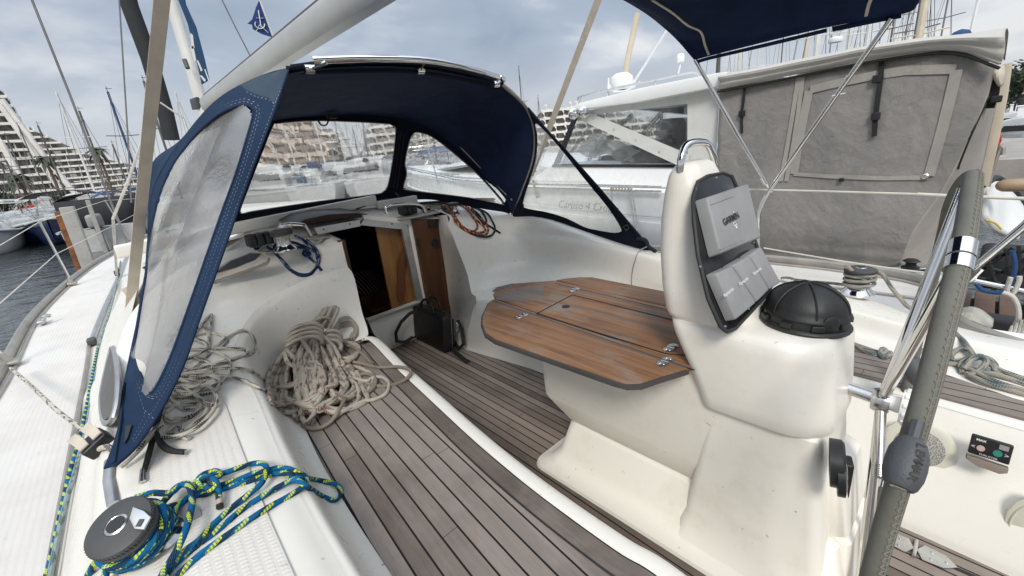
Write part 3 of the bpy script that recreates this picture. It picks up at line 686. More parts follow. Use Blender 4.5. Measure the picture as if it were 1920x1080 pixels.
# ---- table
zt = .70
T = lambda a, b, dz=0.: P(a, b, z=zt+dz)
UT = lambda p: (p.x-.02*p.y, p.y)
table = obj('cockpit_table', MB().slab([T(*q, -.016) for q in ((929, 564), (925, 556), (950, 545), (985, 535), (1040, 531), (1262, 584), (1305, 600), (1305, 694))], (0, 0, .016), UT, bev=.003), 'table_wood', yacht, label='varnished drop leaf teak table worn grey at its forward end')
mb = MB(); mb.slab([T(*q, -.016) for q in ((927, 565.5), (917, 572), (906, 598), (905, 612), (912, 630), (930, 642), (1150, 720), (1175, 727), (1200, 726), (1240, 713), (1290, 698), (1300, 694))], (0, 0, .0155), UT, bev=.003); obj('table_leaf', mb, 'table_wood', table)
mb = MB(); mb.slab([T(*q, -.017) for q in ((925, 567), (915, 573), (903, 599), (902, 614), (909, 633), (928, 646), (1150, 725), (1176, 732), (1203, 731), (1244, 717), (1292, 702))], (0, 0, .013), UT); obj('table_edging', mb, 'edge_dark', table)
mb = MB(); mb.slab([T(*q, -.016) for q in ((1043, 530), (1062, 527), (1085, 524.5), (1110, 524.5), (1252, 553), (1305, 566), (1305, 597), (1262, 582.5))], (0, 0, .0155), UT, bev=.003); obj('table_leaf', mb, 'table_wood', table)
mb = MB(); mb.slab([T(*q, .0005) for q in ((931, 562), (928, 556), (952, 546), (986, 536.5), (1022, 534), (1018, 548), (1018, 560), (1000, 565), (965, 566))], (0, 0, .0006), UT)
for q in (((932, 566), (1286, 688)), ((1046, 534), (1262, 586)), ((1020, 561), (1300, 634))):
    a, b = T(*q[0], .0006), T(*q[1], .0006); s_ = (b-a).cross(Vc((0, 0, 1))).normalized()*.008; mb.quad(a-s_, a+s_, b+s_, b-s_)
obj('worn_patch', mb, 'table_worn', table)
mb = MB(); g = [T(a, b, .001) for a, b in ((1006, 588.5), (1073, 553), (1262, 600), (1300, 610), (1300, 668), (1258, 664), (1248, 663))]; mb.tube(g, .0028, 5, True); mb.tube([T(929, 565.2, .0), T(1302, 693.8, .0)], .002, 5); mb.tube([T(1041, 531.5, 0), T(1262, 583.5, 0)], .002, 5)
mb.lathe([(.019, 0), (.019, .0016)], T(1061, 575), seg=20); obj('lid_groove', mb, 'letter_black', table)
for a, b in ((978, 593), (1077, 544), (1247, 679), (1258, 653)):
    mb = MB(); c = T(a, b, .0); 
    for s_ in (-1, 1): mb.lathe([(.017, .001), (.017, .003), (.013, .0042)], c+Vc((s_*.018, 0, 0)), seg=16); mb.lathe([(.004, .004), (.003, .0055)], c+Vc((s_*.022, .006, 0)), seg=8); mb.lathe([(.004, .004), (.003, .0055)], c+Vc((s_*.022, -.007, 0)), seg=8)
    mb.tube([c+Vc((0, -.014, .004)), c+Vc((0, .014, .004))], .0045, 8); obj('hinge', mb, 'steel', table)
def loft(rows, n=5, cap=True, ra=None):
    """stack of rounded rectangles (z, cx, halfwidth, y0, y1, corner radius)"""
    mb = MB(); rg = []
    for z, cx, hw, y0, y1, r in rows:
        b = len(mb.v); r = min(r, hw*.95, (y1-y0)*.48)
        pts = rrect(cx, (y0+y1)/2, hw*2, y1-y0, r, n)
        if ra:
            r2 = min(ra, hw*.95, y1-y0-r-.002); p2 = rrect(cx, (y0+y1)/2, hw*2, max(y1-y0, 2*r2), r2, n); oy = (max(y1-y0, 2*r2)-(y1-y0))/2; h = len(pts)//2; pts = pts[:h]+[(a, b+oy) for a, b in p2[h:]]
        for x, y in pts: mb.v.append(Vc((x, y, z)))
        rg.append(b)
    m = len(rrect(0, 0, 1, 1, .1, n))
    for a, b in zip(rg, rg[1:]):
        for k in range(m): k2 = (k+1) % m; mb.face((a+k, a+k2, b+k2, b+k))
    if cap: mb.face([rg[0]+k for k in range(m)]); mb.face([rg[-1]+k for k in range(m)])
    return mb
base = obj('table_base', loft([(-.01, -.03, .30, .05, 1.24, .06), (.012, -.03, .29, .06, 1.23, .06), (.03, -.03, .24, .07, 1.18, .06), (.07, -.03, .195, .09, 1.155, .05), (.195, -.03, .155, .12, 1.125, .05), (.207, -.03, .145, .14, 1.115, .05), (.215, -.03, .14, .4, 1.12, .03), (.225, -.03, .15, .4, 1.13, .03), (.30, -.03, .165, .4, 1.235, .03), (.315, -.03, .17, .4, 1.245, .03), (.676, -.03, .18, .4, 1.25, .03)]), 'gelcoat_aged', yacht)
# ---- helm pedestal
ped = obj('helm_pedestal', loft([(0.005, -.04, .25, .10, .60, .05), (.05, -.04, .215, .115, .575, .05), (.12, -.04, .185, .135, .555, .04), (.3, -.04, .172, .16, .53, .035), (.5, -.04, .166, .182, .50, .03), (.56, -.04, .164, .19, .488, .03), (.575, -.04, .15, .2, .48, .03)]), 'gelcoat_aged', yacht)
PODR = [(.566, -.04, .172, .18, .495, .035), (.569, -.04, .186, .172, .508, .04), (.58, -.04, .192, .170, .514, .045), (.62, -.04, .198, .172, .525, .05), (.70, -.04, .204, .180, .56, .055), (.80, -.04, .206, .190, .607, .055), (.825, -.04, .203, .196, .617, .055), (.839, -.04, .197, .204, .622, .055), (.846, -.04, .188, .216, .626, .055),
        (.848, -.04, .186, .36, .63, .05), (.853, -.04, .190, .393, .632, .045), (.87, -.045, .193, .404, .64, .05), (.95, -.055, .178, .44, .662, .06), (1.05, -.062, .157, .482, .677, .06), (1.15, -.068, .135, .523, .684, .06), (1.23, -.074, .116, .552, .68, .06), (1.28, -.078, .10, .57, .668, .045), (1.305, -.08, .082, .582, .655, .035), (1.316, -.08, .055, .595, .642, .02)]
mb = loft(PODR, 10, ra=.115); pod = part('binnacle', mb, 'white_plastic' if 0 else 'gelcoat')
mb = MB(); mb.tube([Vc((-.07, .605, 1.29))]*0 or [P(1276, 322, y=.62), P(1277, 300, y=.62), P(1285, 275, y=.62), P(1303, 267, y=.61), P(1326, 270, y=.60), P(1337, 290, y=.59), P(1341, 308, y=.59)], .011, 12, smooth=5); obj('grab_handle', mb, 'chrome', pod)
pp0 = Vc((-.05, .395, .853)); pn = Vc((0, -.40, .155)).normalized(); pn = Vc((-.02, -(1.23-.87), (.552-.404))).normalized()
pp0 = Vc((-.05, .404, .87))+pn*.004
PN = lambda a, b, o=0.: onplane(a, b, pp0+pn*o, pn)
mb = MB(); ol = [PN(*q) for q in ((1297, 372), (1306, 342), (1325, 331), (1352, 326), (1370, 332), (1384, 362), (1412, 450), (1444, 538), (1432, 556), (1376, 616), (1360, 622), (1348, 612), (1325, 560), (1306, 480), (1299, 420))]
mb.slab(ol, pn*.006, bev=.001); dash = obj('instrument_panel', mb, 'frame_black', pod)
mb = MB(); mb.tube([p+pn*.004 for p in ol], .006, 6, True); obj('panel_gasket', mb, 'rubber', pod)
mb = MB()
for a, b in ((1343, 333), (1305, 355), (1437, 540), (1360, 612), (1404, 578), (1313, 500), (1412, 455)): mb.lathe([(.0045, 0), (.003, .003)], PN(a, b, .006), pn, 8)
obj('panel_screw', mb, 'steel', pod)
def cover(px, th, ins, label):
    mb = MB(); lo = [PN(*q, .008) for q in px]; c = sum(lo, Vc())/len(lo); hi = [c+(p-c)*ins+pn*th for p in lo]
    bm = bmesh.new(); a = [bm.verts.new(p) for p in lo]; b = [bm.verts.new(p) for p in hi]
    bm.faces.new(a[::-1]); bm.faces.new(b)
    for i in range(4): bm.faces.new((a[i], a[(i+1) % 4], b[(i+1) % 4], b[i]))
    bmesh.ops.bevel(bm, geom=[e for e in bm.edges if not (e.verts[0] in a and e.verts[1] in a)], offset=.007, segments=3, profile=.5, affect='EDGES')
    bm.verts.index_update(); mb.v = [v.co.copy() for v in bm.verts]
    for f in bm.faces: mb.face([v.index for v in f.verts])
    bm.free(); o = obj('instrument_cover', mb, 'grey_cover'); tag(o, label, 'instrument cover', 'grey covers clipped over the helm instruments'); return o
g1 = cover(((1303, 377), (1384, 350), (1408, 452), (1329, 484)), .035, .97, 'large grey cover printed GARMIN on the upper helm panel')
r1 = cover(((1323, 516), (1353.5, 501.5), (1401, 571), (1361, 604)), .03, .97, 'small grey printed cover nearest the table, in the row of three')
r2 = cover(((1354, 501), (1385.5, 482.5), (1425.5, 547.5), (1401.5, 570.5)), .03, .97, 'small grey printed cover in the middle of the row of three')
r3 = cover(((1386, 482.5), (1409, 466), (1447, 534), (1426, 547.5)), .03, .97, 'small grey printed cover nearest the compass, in the row of three')
def print_on(o, body, a, b, th, size, mt, bold=0.):
    q0, q1 = PN(*a, th), PN(*b, th); e = MB(); e.text(body, (q0+q1)/2, q1-q0, Vc((0, .4, .9)), size, .0012, bold=bold); obj('lettering', e, mt, o)
print_on(g1, 'GARMIN', (1358, 417), (1383, 404), .0445, .026, 'letter_black', .0006)
e = MB(); c = PN(1378, 420, .0445); xd = (PN(1383, 404)-PN(1358, 417)).normalized(); yd = pn.cross(xd)
e.box(c, (.018, .010, .001), ax=(xd, yd, pn)); e.box(c+xd*.002-yd*.010, (.011, .005, .001), ax=(xd, yd, pn)); e.box(PN(1378, 405, .0445)+yd*.012, (.003, .005, .001), ax=(xd, yd, pn)); obj('sticker', e, 'letter_white', g1)
e = MB()
for k in range(4): e.box(c+xd*(-.006+.004*k)+yd*(.002*(k % 2)), (.003, .004, .0016), ax=(xd, yd, pn))
obj('sticker_mark', e, 'letter_black', g1)
e = MB(); sq = [PN(*q, .0435) for q in ((1332, 384), (1375, 368), (1390, 450), (1350, 468))]; e.tube([sq[0], sq[1]], .0016, 5); obj('moulded_rib', e, 'grey_cover', g1); e = MB(); e.tube([sq[3], PN(1395, 449, .0435)], .0016, 5); obj('moulded_rib', e, 'grey_cover', g1)
for o, a, b in ((r1, (1357, 555), (1374, 541)), (r2, (1385, 534), (1402, 521)), (r3, (1412, 514), (1426, 503))): print_on(o, 'Raymarine', a, b, .0395, .0135, 'letter_white', .0003)
# compass under its cover
CC = P(1507, 604, z=.846); e = MB()
prof = [(.112, 0), (.114, .006), (.110, .012), (.104, .014), (.104, .034), (.108, .037), (.107, .042)]+[(.102*math.cos(R(a)), .042+.078*math.sin(R(a))) for a in range(4, 91, 8)]
e.lathe(prof, CC, (.03, -.06, 1), 40); comp = obj('compass_cover', e, 'compass_black'); tag(comp, 'black domed compass cover on the helm shelf', 'compass cover')
e = MB()
for k in range(6):
    a = R(28+60*k); 
    e.tube([CC+Vc((math.cos(a)*.1035*math.cos(R(t)), math.sin(a)*.1035*math.cos(R(t)), .042+.0795*math.sin(R(t)))) for t in range(4, 90, 8)], .0026, 5)
obj('seam', e, 'compass_black', comp)
e = MB()
for k in range(9):
    a = R(40*k+10); d = Vc((math.cos(a), math.sin(a), 0)); e = MB(); e.box(CC+d*.106+Vc((0, 0, .024)), (.010, .03, .016), ax=(d, Vc((-d.y, d.x, 0)), Vc((0, 0, 1))), bev=.003); obj('grip_block', e, 'compass_black', comp)
e = MB(); a = R(228); d = Vc((math.cos(a), math.sin(a), 0)); e.lathe([(.024, -.03), (.024, .004), (.018, .008)], CC+d*.10+Vc((0, 0, .034)), d, 20); obj('hinge_boss', e, 'compass_black', comp)
# ---- engine gauges on the aft face of the pedestal
e = MB(); c = P(1566, 868, y=.15); e.lathe([(.062, -.012), (.062, .014), (.055, .02)], c, (.25, -1, .1), 28); e.lathe([(.052, .0), (.052, .016), (.046, .018)], c+Vc((-.02, -.01, -.02)), (.25, -1, .1), 28); ga = part('engine_gauge', e, 'black_plastic')
e = MB(); e.lathe([(.044, .0185), (.03, .021), (.001, .022)], c+Vc((-.02, -.01, -.02)), (.25, -1, .1), 24, cap=False); obj('dial_glass', e, 'smoke_lens', ga)
e = MB(); c2_ = P(1586, 893, y=.14); e.box(c2_, (.05, .022, .115), ax=(Vc((.95, .3, 0)), Vc((-.3, .95, 0)), Vc((0, 0, 1))), bev=.006); kp = part('engine_panel', e, 'black_plastic')
e = MB(); 
for k in range(3): e.box(c2_+Vc((-.004, -.0125, .03-.03*k)), (.02, .004, .012), bev=.003)
obj('key', e, 'teal_button', kp)
e = loft([(.01, .0, .14, .07, .3, .03), (.2, .0, .13, .095, .3, .03), (.215, .0, .13, .12, .3, .03), (.225, .0, .13, .105, .3, .03), (.40, .0, .13, .135, .3, .03), (.42, .0, .12, .16, .3, .03)]); part('pedestal_shroud', e, 'gelcoat_aged')
# ---- steering wheel
hub = Vc((0, .10, .634)); wc = Vc((0, .053, .64)); WR = .60
RY = [(-180, .060), (-135, .045), (-90, .024), (-56, .010), (-36, .008), (0, .020), (40, .060), (90, .078), (135, .070), (180, .060)]
def rim_y(a):
    a = (a+180) % 360-180
    for (a0, y0), (a1, y1) in zip(RY, RY[1:]):
        if a0 <= a <= a1: t = (a-a0)/(a1-a0); t = t*t*(3-2*t)*.5+t*.5; return y0+(y1-y0)*t
def rim_pt(a, r=WR): return Vc((math.sin(R(a))*r, rim_y(a), .64+math.cos(R(a))*r))
e = MB(); e.lathe([(.001, -.02), (.03, -.02), (.034, -.012), (.034, .012), (.03, .02), (.001, .02)], hub, (0, -1, 0), 20, cap=False); e.tube([hub, Vc((0, .20, .645))], .016, 12); wheel = part('steering_wheel', e, 'steel', label='large folding steering wheel with grey stitched leather rim')
e = MB(); e.tube([rim_pt(a) for a in range(0, 360, 3)], .0172, 16, True); obj('rim', e, 'leather', wheel)
e = MB()
for off in (-.0035, .0035): e.tube([rim_pt(a, WR-.0015)+Vc((math.sin(R(a))*.76, -.65, math.cos(R(a))*.76))*.0176+Vc((math.sin(R(a))*off*.65, off*.76, math.cos(R(a))*off*.65)) for a in range(0, 360, 2)], .0014, 4, True)
for a in range(0, 3600, 7):
    A = a/10; p = rim_pt(A, WR)+Vc((math.sin(R(A))*.76, -.65, math.cos(R(A))*.76))*.0172; d = Vc((math.sin(R(A))*.65, .76, math.cos(R(A))*.65)); t_ = Vc((math.cos(R(A)), 0, -math.sin(R(A)))); s_ = 1 if (a//7) % 2 else -1
    e.tube([p-d*.006+t_*.0035*s_, p+d*.006-t_*.0035*s_], .0009, 3, caps=False)
obj('stitching', e, 'thread', wheel)
A2 = -34.
for a in (A2, 180+A2):
    e = MB()
    for o, l in ((-1.6, 1.3), (1.8, 1.7)): e.tube([rim_pt(a+o-l), rim_pt(a+o-l*.6), rim_pt(a+o+l*.6), rim_pt(a+o+l)], .0205, 18)
    obj('rim_clamp', e, 'chrome', wheel)
for a, r in ((16, .0125), (A2+1, .0125), (196, .012), (184, .011)):
    e = MB(); p = rim_pt(a, WR-.02); e.tube([hub+Vc((0, 0, 0)), hub.lerp(p, .25), hub.lerp(p, .97), p], r, 12); obj('spoke', e, 'chrome', wheel)
e = MB(); p = P(1648, 893, x=-.14); e.tube([hub, p], .0125, 12); d = (p-hub).normalized()
for k in range(7): e.lathe([(.0125, 0), (.0145, .002), (.0125, .004)], p-d*(.03-.005*k), d, 12)
e.lathe([(.013, 0), (.010, .004), (.005, .004), (.004, .001)], p, d, 12); obj('folded_spoke', e, 'steel', wheel)
e = MB(); a = Vc((.0, -1, 0)); e.lathe([(.02, .02), (.022, .03), (.022, .04), (.046, .042), (.048, .05), (.048, .072), (.044, .078), (.03, .10), (.012, .108)], hub, a, 24)
for k in range(12):
    t_ = R(30*k); d = Vc((math.cos(t_), 0, math.sin(t_))); e.box(hub+a*.06+d*.048, (.006, .026, .010), ax=(d, a, d.cross(a)), bev=.002)
obj('wheel_nut', e, 'white_plastic', wheel)
def knob(p0, p1, r, label=None, txt=False):
    e = MB(); d = (p1-p0); L = d.length; d.normalize()
    e.lathe([(r*.45, 0), (r*.72, L*.08), (r*.95, L*.3), (r, L*.55), (r*.97, L*.75), (r*.8, L*.95), (r*.68, L)], p0, d, 28); e.tube([p0-d*.03, p0], .009, 8)
    k = obj('grip_knob', e, 'knob_grey', wheel, label=label)
    e = MB(); e.lathe([(.011, L+.0005), (.009, L+.002), (.0, L+.002)], p0, d, 16, cap=False); obj('end_bolt', e, 'steel', wheel)
    e = MB(); 
    v = CAM-(p0+p1)/2; v = (v-d*v.dot(d)).normalized(); sd = d.cross(v)
    if txt:
        for i, ch in enumerate('LEWMAR'):
            q = p0+d*(L*(.16+.125*i)); rr = r*(.82 if i == 0 else .93 if i == 1 else 1.0 if i < 5 else .97); nn = (v*.88-sd*.46).normalized()
            e.text(ch, q+nn*(rr+.0005), d, nn.cross(d), .0165, .0006, bold=.0004)
        obj('lettering', e, 'letter_black', wheel)
knob(P(1712, 822, x=-.585), P(1685, 914, x=-.645), .0265, 'grey LEWMAR grip knob on the near side of the rim', True)
knob(P(1728, 722, x=.40), P(1704, 672, x=.42), .034)
# ---- loudspeaker, thruster panel and locker lid on the starboard seat front
sn = Vc((-1, -.08, .18)).normalized()
e = MB(); c = P(1722, 838, x=.415); e.lathe([(.098, 0), (.098, .006), (.085, .012), (.066, .010)], c, sn, 36); sp = part('loudspeaker', e, 'ivory_plastic', label='round ivory loudspeaker behind the wheel rim')
q = Mat('speaker_mesh'); o_ = q.obj(); nn_ = q.n('TexVoronoi'); q.link(o_, nn_.inputs['Vector']); nn_.inputs['Scale'].default_value = 330; q.set(V(q.nt, nn_.outputs[0]).ramp((.3, (.03, .03, .03)), (.5, (.40, .39, .35))), .6); M['speaker_mesh'] = q.m
e = MB(); e.lathe([(.068, .010), (.04, .015), (.0, .016)], c, sn, 30, cap=False); obj('grille', e, 'speaker_mesh', sp)
xd = Vc((.07, -1, .10)).normalized(); xd = (P(1890, 850, x=.40)-P(1825, 830, x=.405)).normalized(); yd = sn.cross(xd)
e = MB(); c = P(1856, 840, x=.40)+sn*.006; e.box(c, (.090, .066, .012), ax=(xd, yd, sn), bev=.008); th = part('thruster_panel', e, 'black_plastic', label='black bow thruster switch panel')
e = MB(); e.lathe([(.010, .006), (.009, .009)], c-xd*.020-yd*.006, sn, 18); obj('button', e, 'pink_button', th)
e = MB(); e.lathe([(.011, .006), (.010, .009)], c+xd*.016-yd*.006, sn, 18); obj('button', e, 'teal_button', th)
e = MB(); e.text('<', c-xd*.036-yd*.006, xd, yd, .018, .0066); e.text('>', c+xd*.036-yd*.006, xd, yd, .018, .0066); e.text('MAX', c-xd*.022+yd*.020, xd, yd, .010, .0066, bold=.0004); e.text('THRUSTER', c-yd*.026, xd, yd, .0085, .0066); obj('lettering', e, 'letter_white', th)
e = MB(); e.box(c+xd*.026+yd*.018+sn*.0062, (.02, .016, .001), ax=(xd, yd, sn)); obj('display', e, 'grey_cover', th)
e = MB(); cb = P(1848, 866, x=.385); e.slab([cb+xd*a+yd*b for a, b in ((-.045, .012), (.045, .010), (.045, -.005), (.03, -.016), (-.02, -.014), (-.045, -.002))], sn*.025, bev=.003); part('teak_bracket', e, 'teak_sole')
e = MB(); ol = [P(a, b, x=.36) for a, b in ((1878, 985), (1886, 955), (1905, 935), (1935, 925), (1990, 940), (1990, 1075), (1930, 1062), (1895, 1035))]; e.slab(ol, sn*.016, bev=.005); ld = part('locker_lid', e, 'ivory_plastic')
e = MB(); m_ = sum(ol, Vc())/len(ol); e.tube([m_+(p-m_)*.72+sn*.017 for p in ol], .003, 6, True, 3); obj('lid_rim', e, 'ivory_plastic', ld)
# ---- jammer and cleats on the port deck
e = MB(); c = P(78, 602, z=.39); e.box(c, (.05, .16, .03), bev=.012); e.tube([c+Vc((.02, -.06, .03)), c+Vc((.04, -.02, .04)), c+Vc((.06, .0, .03))], .016, 8, smooth=3); part('mooring_fairlead', e, 'aluminium')
def stanchion(bx, by, tx, ty, h=.56):
    b = P(bx, by, z=.39); r = ray(tx, ty); t = ((b.y)-CAM.y)/r.y; tp_ = CAM+r*t
    e = MB(); e.box(b+Vc((.0, 0, .012)), (.09, .10, .025), bev=.01); e.lathe([(.026, .01), (.022, .05), (.015, .09)], b, tp_-b, 14); s_ = part('stanchion', e, 'rail_alloy'); e = MB(); e.tube([b, tp_], .0125, 10); e.lathe([(.016, 0), (.016, .03)], tp_-(tp_-b).normalized()*.02, tp_-b, 10); obj('post', e, 'steel', s_); return b, tp_
b1, t1 = stanchion(136, 533, 74, 416)
b2 = P(22, 682, z=.37); e = MB(); e.box(b2+Vc((0, 0, .012)), (.09, .11, .025), bev=.01); e.lathe([(.026, .01), (.022, .05), (.015, .09)], b2, (-.16, 0, .5), 14); s_ = part('stanchion', e, 'rail_alloy'); t2 = b2+Vc((-.17, -.02, .58)); e = MB(); e.tube([b2, t2], .0125, 10); obj('post', e, 'steel', s_)
b3, t3 = stanchion(247, 458, 197, 376)
e = MB(); e.tube([t2+Vc((-.05, -3, 0)), t2, t1, t3, Vc((-1.0, 12, 1.2))], .0045, 6); part('lifeline', e, 'lifeline')
e = MB(); l_ = lambda b, t: b.lerp(t, .5); e.tube([l_(b2, t2)+Vc((-.05, -3, 0)), l_(b2, t2), l_(b1, t1), l_(b3, t3), Vc((-1.1, 12, .9))], .0045, 6); part('lifeline', e, 'lifeline')
# starboard pushpit tubes and lifelines
e = MB(); e.tube([P(1180, 350, x=1.95)+Vc((0, .6, .01)), P(1390, 355, x=1.95), P(1520, 358, x=1.95), P(1720, 364, x=1.95)], .006, 6); e.tube([P(1720, 364, x=1.95), P(1780, 367, x=1.95), P(1960, 374, x=1.95)], .009, 8); part('lifeline', e, 'lifeline')
e = MB(); e.tube([P(1432, 465, x=1.95), P(1580, 490, x=1.95), P(1700, 507, x=1.95), P(1760, 514, x=1.95)], .005, 6); part('lifeline', e, 'lifeline')
e = MB(); e.tube([P(1700, 640, x=1.3)]*0 or [P(1640, 745, x=.25)]*0 or [P(2010, 340, x=1.75), P(1920, 424, x=1.75), P(1800, 525, x=1.75), P(1742, 578, x=1.75)], .0185, 12); e.tube([P(2010, 565, x=1.75), P(1915, 545, x=1.75), P(1815, 524, x=1.75), P(1765, 512, x=1.75)], .0125, 10); e.tube([P(1840, 505, x=1.7), P(1800, 545, x=1.7)], .012, 8); part('pushpit', e, 'chrome')
# ---- spars
e = MB(); bm_ = [P(700, -40, x=0)]*0
p0, p1 = Vc((0, 2.2, 2.35)), Vc((0, 7.9, 2.46))
prof = [(.0, .10), (.055, .085), (.075, .03), (.07, -.06), (.045, -.10), (-.045, -.10), (-.07, -.06), (-.075, .03), (-.055, .085)]
for i, p in enumerate((p0, p1)):
    for x, z in prof: e.v.append(p+Vc((x*1.1, 0, z*1.0)))
n = len(prof)
for k in range(n): e.face((k, (k+1) % n, n+(k+1) % n, n+k))
e.face(list(range(n))); e.face([n+k for k in range(n)]); boom = part('boom', e, 'boom_alloy')
e = MB(); e.box((p0+p1)/2+Vc((0, 0, .122)), (.03, (p1-p0).length, .02), ax=(Vc((1, 0, 0)), p1-p0, Vc((0, 0, 1)))); obj('boom_track', e, 'mast_dark', boom)
e = MB(); mrows = []
for z in (.6, 17):
    for k in range(16):
        t_ = 2*math.pi*k/16; e.v.append(Vc((.075*math.cos(t_)*1.1, 8.25+.115*math.sin(t_), z)))
for k in range(16): e.face((k, (k+1) % 16, 16+(k+1) % 16, 16+k))
mast = part('mast', e, 'mast_white')
e = MB(); e.slab([P(a, b, x=.03) for a, b in ((328, -30), (334, 0), (352, 45), (364, 95), (378, 158), (391, 150), (382, 110), (366, 50), (347, 8), (340, -30))], (.012, 0, 0)); sl = obj('sail_sleeve', e, 'sail_blue', mast)
e = MB(); 
for q in (((357, 62), (362, 66), (365, 90), (360, 92)), ((369, 112), (372, 114), (380, 132), (377, 134)), ((375, 142), (378, 141), (386, 150), (384, 154)), ((357, 88), (363, 86), (368, 112), (365, 116))): e.slab([P(a, b, x=.028) for a, b in q], (-.003, 0, 0))
obj('sail_lettering', e, 'letter_white', mast)
e = MB(); e.slab([P(a, b, x=-.09) for a, b in ((355, 186), (366, 182), (370, 205), (360, 206))], (.05, 0, 0), bev=.01); e.tube([P(346, 112, x=-.09), P(352, 128, x=-.09)], .03, 8); obj('mast_fitting', e, 'winch_grey', mast)
e = MB(); e.lathe([(.05, -.02), (.055, 0), (.05, .02)], P(402, 180, x=0), (1, 0, 0), 16); e.tube([P(384, 130, x=0), P(401, 178, x=0)], .008, 6); obj('boom_vang_block', e, 'steel', mast)
wires = (((60, 0), (250, 470), -1.72, 5.8), )
e = MB(); e.tube([P(46, -30, y=7.2), P(60, 0, y=7.2), P(130, 175, y=7.2), P(205, 372, y=7.2), P(243, 465, y=7.2)], .012, 6); part('shroud', e, 'wire')
e = MB(); e.tube([P(221, -40, y=8), P(226, 40, y=8), P(240, 260, y=8), P(246, 380, y=8)], .009, 6); part('shroud', e, 'wire')
e = MB(); e.tube([P(414, -5, y=8.2), P(440, 48, y=8.2), P(478, 122, y=8.2)], .010, 6); part('backstay_wire', e, 'wire')
e = MB(); e.tube([P(225, -60, y=11.5), P(243, 10, y=11.5), P(280, 110, y=11.5), P(310, 210, y=11.5), P(322, 262, y=11.5)], .14, 12); gen = part('furled_genoa', e, 'dark_canvas')
e = MB(); e.tube([P(300, 192, y=8), P(345, 222, y=8)], .012, 6); part('running_line', e, 'mooring_rope'); e = MB(); e.tube([P(268, 260, y=5), P(240, 340, y=5), P(212, 410, y=5), P(219, 515, y=6.4)], .011, 6); part('running_line', e, 'mooring_rope')
# ================================================================== SPRAY HOOD
from mathutils.bvhtree import BVHTree
bpy.context.view_layer.update()
def bvh_of(objs):
    vs, fs = [], []
    for o in objs:
        n = len(vs); og = origin_of(o); vs += [v.co+og for v in o.data.vertices]; fs += [tuple(i+n for i in f.vertices) for f in o.data.polygons]
    return BVHTree.FromPolygons(vs, fs)
def bvh_mb(mb): return BVHTree.FromPolygons(mb.v, mb.f)
def cast(b, px, py, lift=0.):
    r = ray(px, py).normalized(); h = b.ray_cast(CAM, r)
    if h[0] is None: return None
    return h[0]-r*lift
hood = thing('spray_hood', (0, 2.9, .85), 'navy canvas spray hood with clear windows over the companionway', 'spray hood')
aft = [P(280, 445, y=2.8), P(289, 352, y=2.75), P(333, 274, y=2.65), P(400, 193, y=2.55), P(473, 149, y=2.45), P(545, 127, y=2.35), P(640, 116, y=2.25), P(770, 117, y=2.2), P(870, 134, y=2.28), P(941, 155, y=2.38), P(985, 198, y=2.48), P(1001, 245, y=2.55), P(998, 300, y=2.65), P(976, 363, y=2.8), P(961, 402, y=2.92)]
fro = [P(277, 440, y=3.05), P(280, 350, y=3.05), P(300, 290, y=3.0), P(415, 236, y=3.15), P(468, 226, y=3.25), P(525, 218, y=3.32), P(610, 211, y=3.34), P(690, 210, y=3.32), P(760, 220, y=3.27), P(815, 242, y=3.18), P(870, 286, y=3.1), P(905, 324, y=3.03), P(932, 351, y=2.98), P(950, 375, y=2.95), P(958, 399, y=2.94)]
md = [(a+b)/2+Vc((0, 0, .03 if 3 < i < 11 else .0)) for i, (a, b) in enumerate(zip(aft, fro))]
lobes = lambda p, s, t: p+Vc((0, 0, -.012*abs(math.sin(s*3.1416))*(.5+.5*math.sin(t*26))))
mb = MB(); mb.patch([aft, md, fro], 8, 8, disp=lobes); roofb = bvh_mb(mb); obj('hood_roof', mb, 'navy_canvas', hood, solid=.004)
sk = Vc((0, 0, -.022)); mb = MB(); mb.patch([[p+sk+Vc((0, .006, 0)) for p in aft[4:]], [p+sk+Vc((-.004*(i > 5), 0, 0)) for i, p in enumerate(md[4:])], [p+sk+Vc((0, -.006, 0)) for p in fro[4:]]], 8, 8); obj('hood_shade_sheet', mb, 'shaded_navy', hood)  # added dark sheet below the roof, painting the shade inside the hood
base = [Vc((-1.25, 3.2, .98)), Vc((-1.02, 3.36, 1.03)), P(436, 424, y=3.42), P(548, 404, y=3.45), P(640, 392, y=3.45), P(738, 379, y=3.42), P(800, 374, y=3.35), P(850, 381, y=3.2), P(890, 389, y=3.1), P(920, 394, y=3.02), P(945, 398, y=2.98), P(957, 402, y=2.95)]
tp = fro[3:]
W1 = [(447, 398), (462, 355), (487, 290), (509, 236), (520, 229), (600, 224), (718, 229), (737, 233), (744, 242), (738, 300), (729, 348), (720, 361), (703, 366), (600, 379), (480, 397), (458, 402)]
W2 = [(755, 351), (761, 326), (758, 304), (766, 265), (773, 250), (783, 246), (810, 255), (850, 285), (900, 330), (943, 363), (950, 371), (945, 382), (930, 382), (880, 372), (800, 362), (761, 357)]
fine = MB(); fine.patch([tp, [a.lerp(b, .5)+Vc((0, .02, 0)) for a, b in zip(tp, base)], base], 14, 24); frb = bvh_mb(fine)
inw = lambda p: inside(W1, proj(p)) or inside(W2, proj(p))
mb = MB(); mb.patch([tp, [a.lerp(b, .5)+Vc((0, .02, 0)) for a, b in zip(tp, base)], base], 14, 24, test=lambda c, s, t: not inw(c)); obj('front_panel', mb, 'dark_navy', hood, solid=.003)
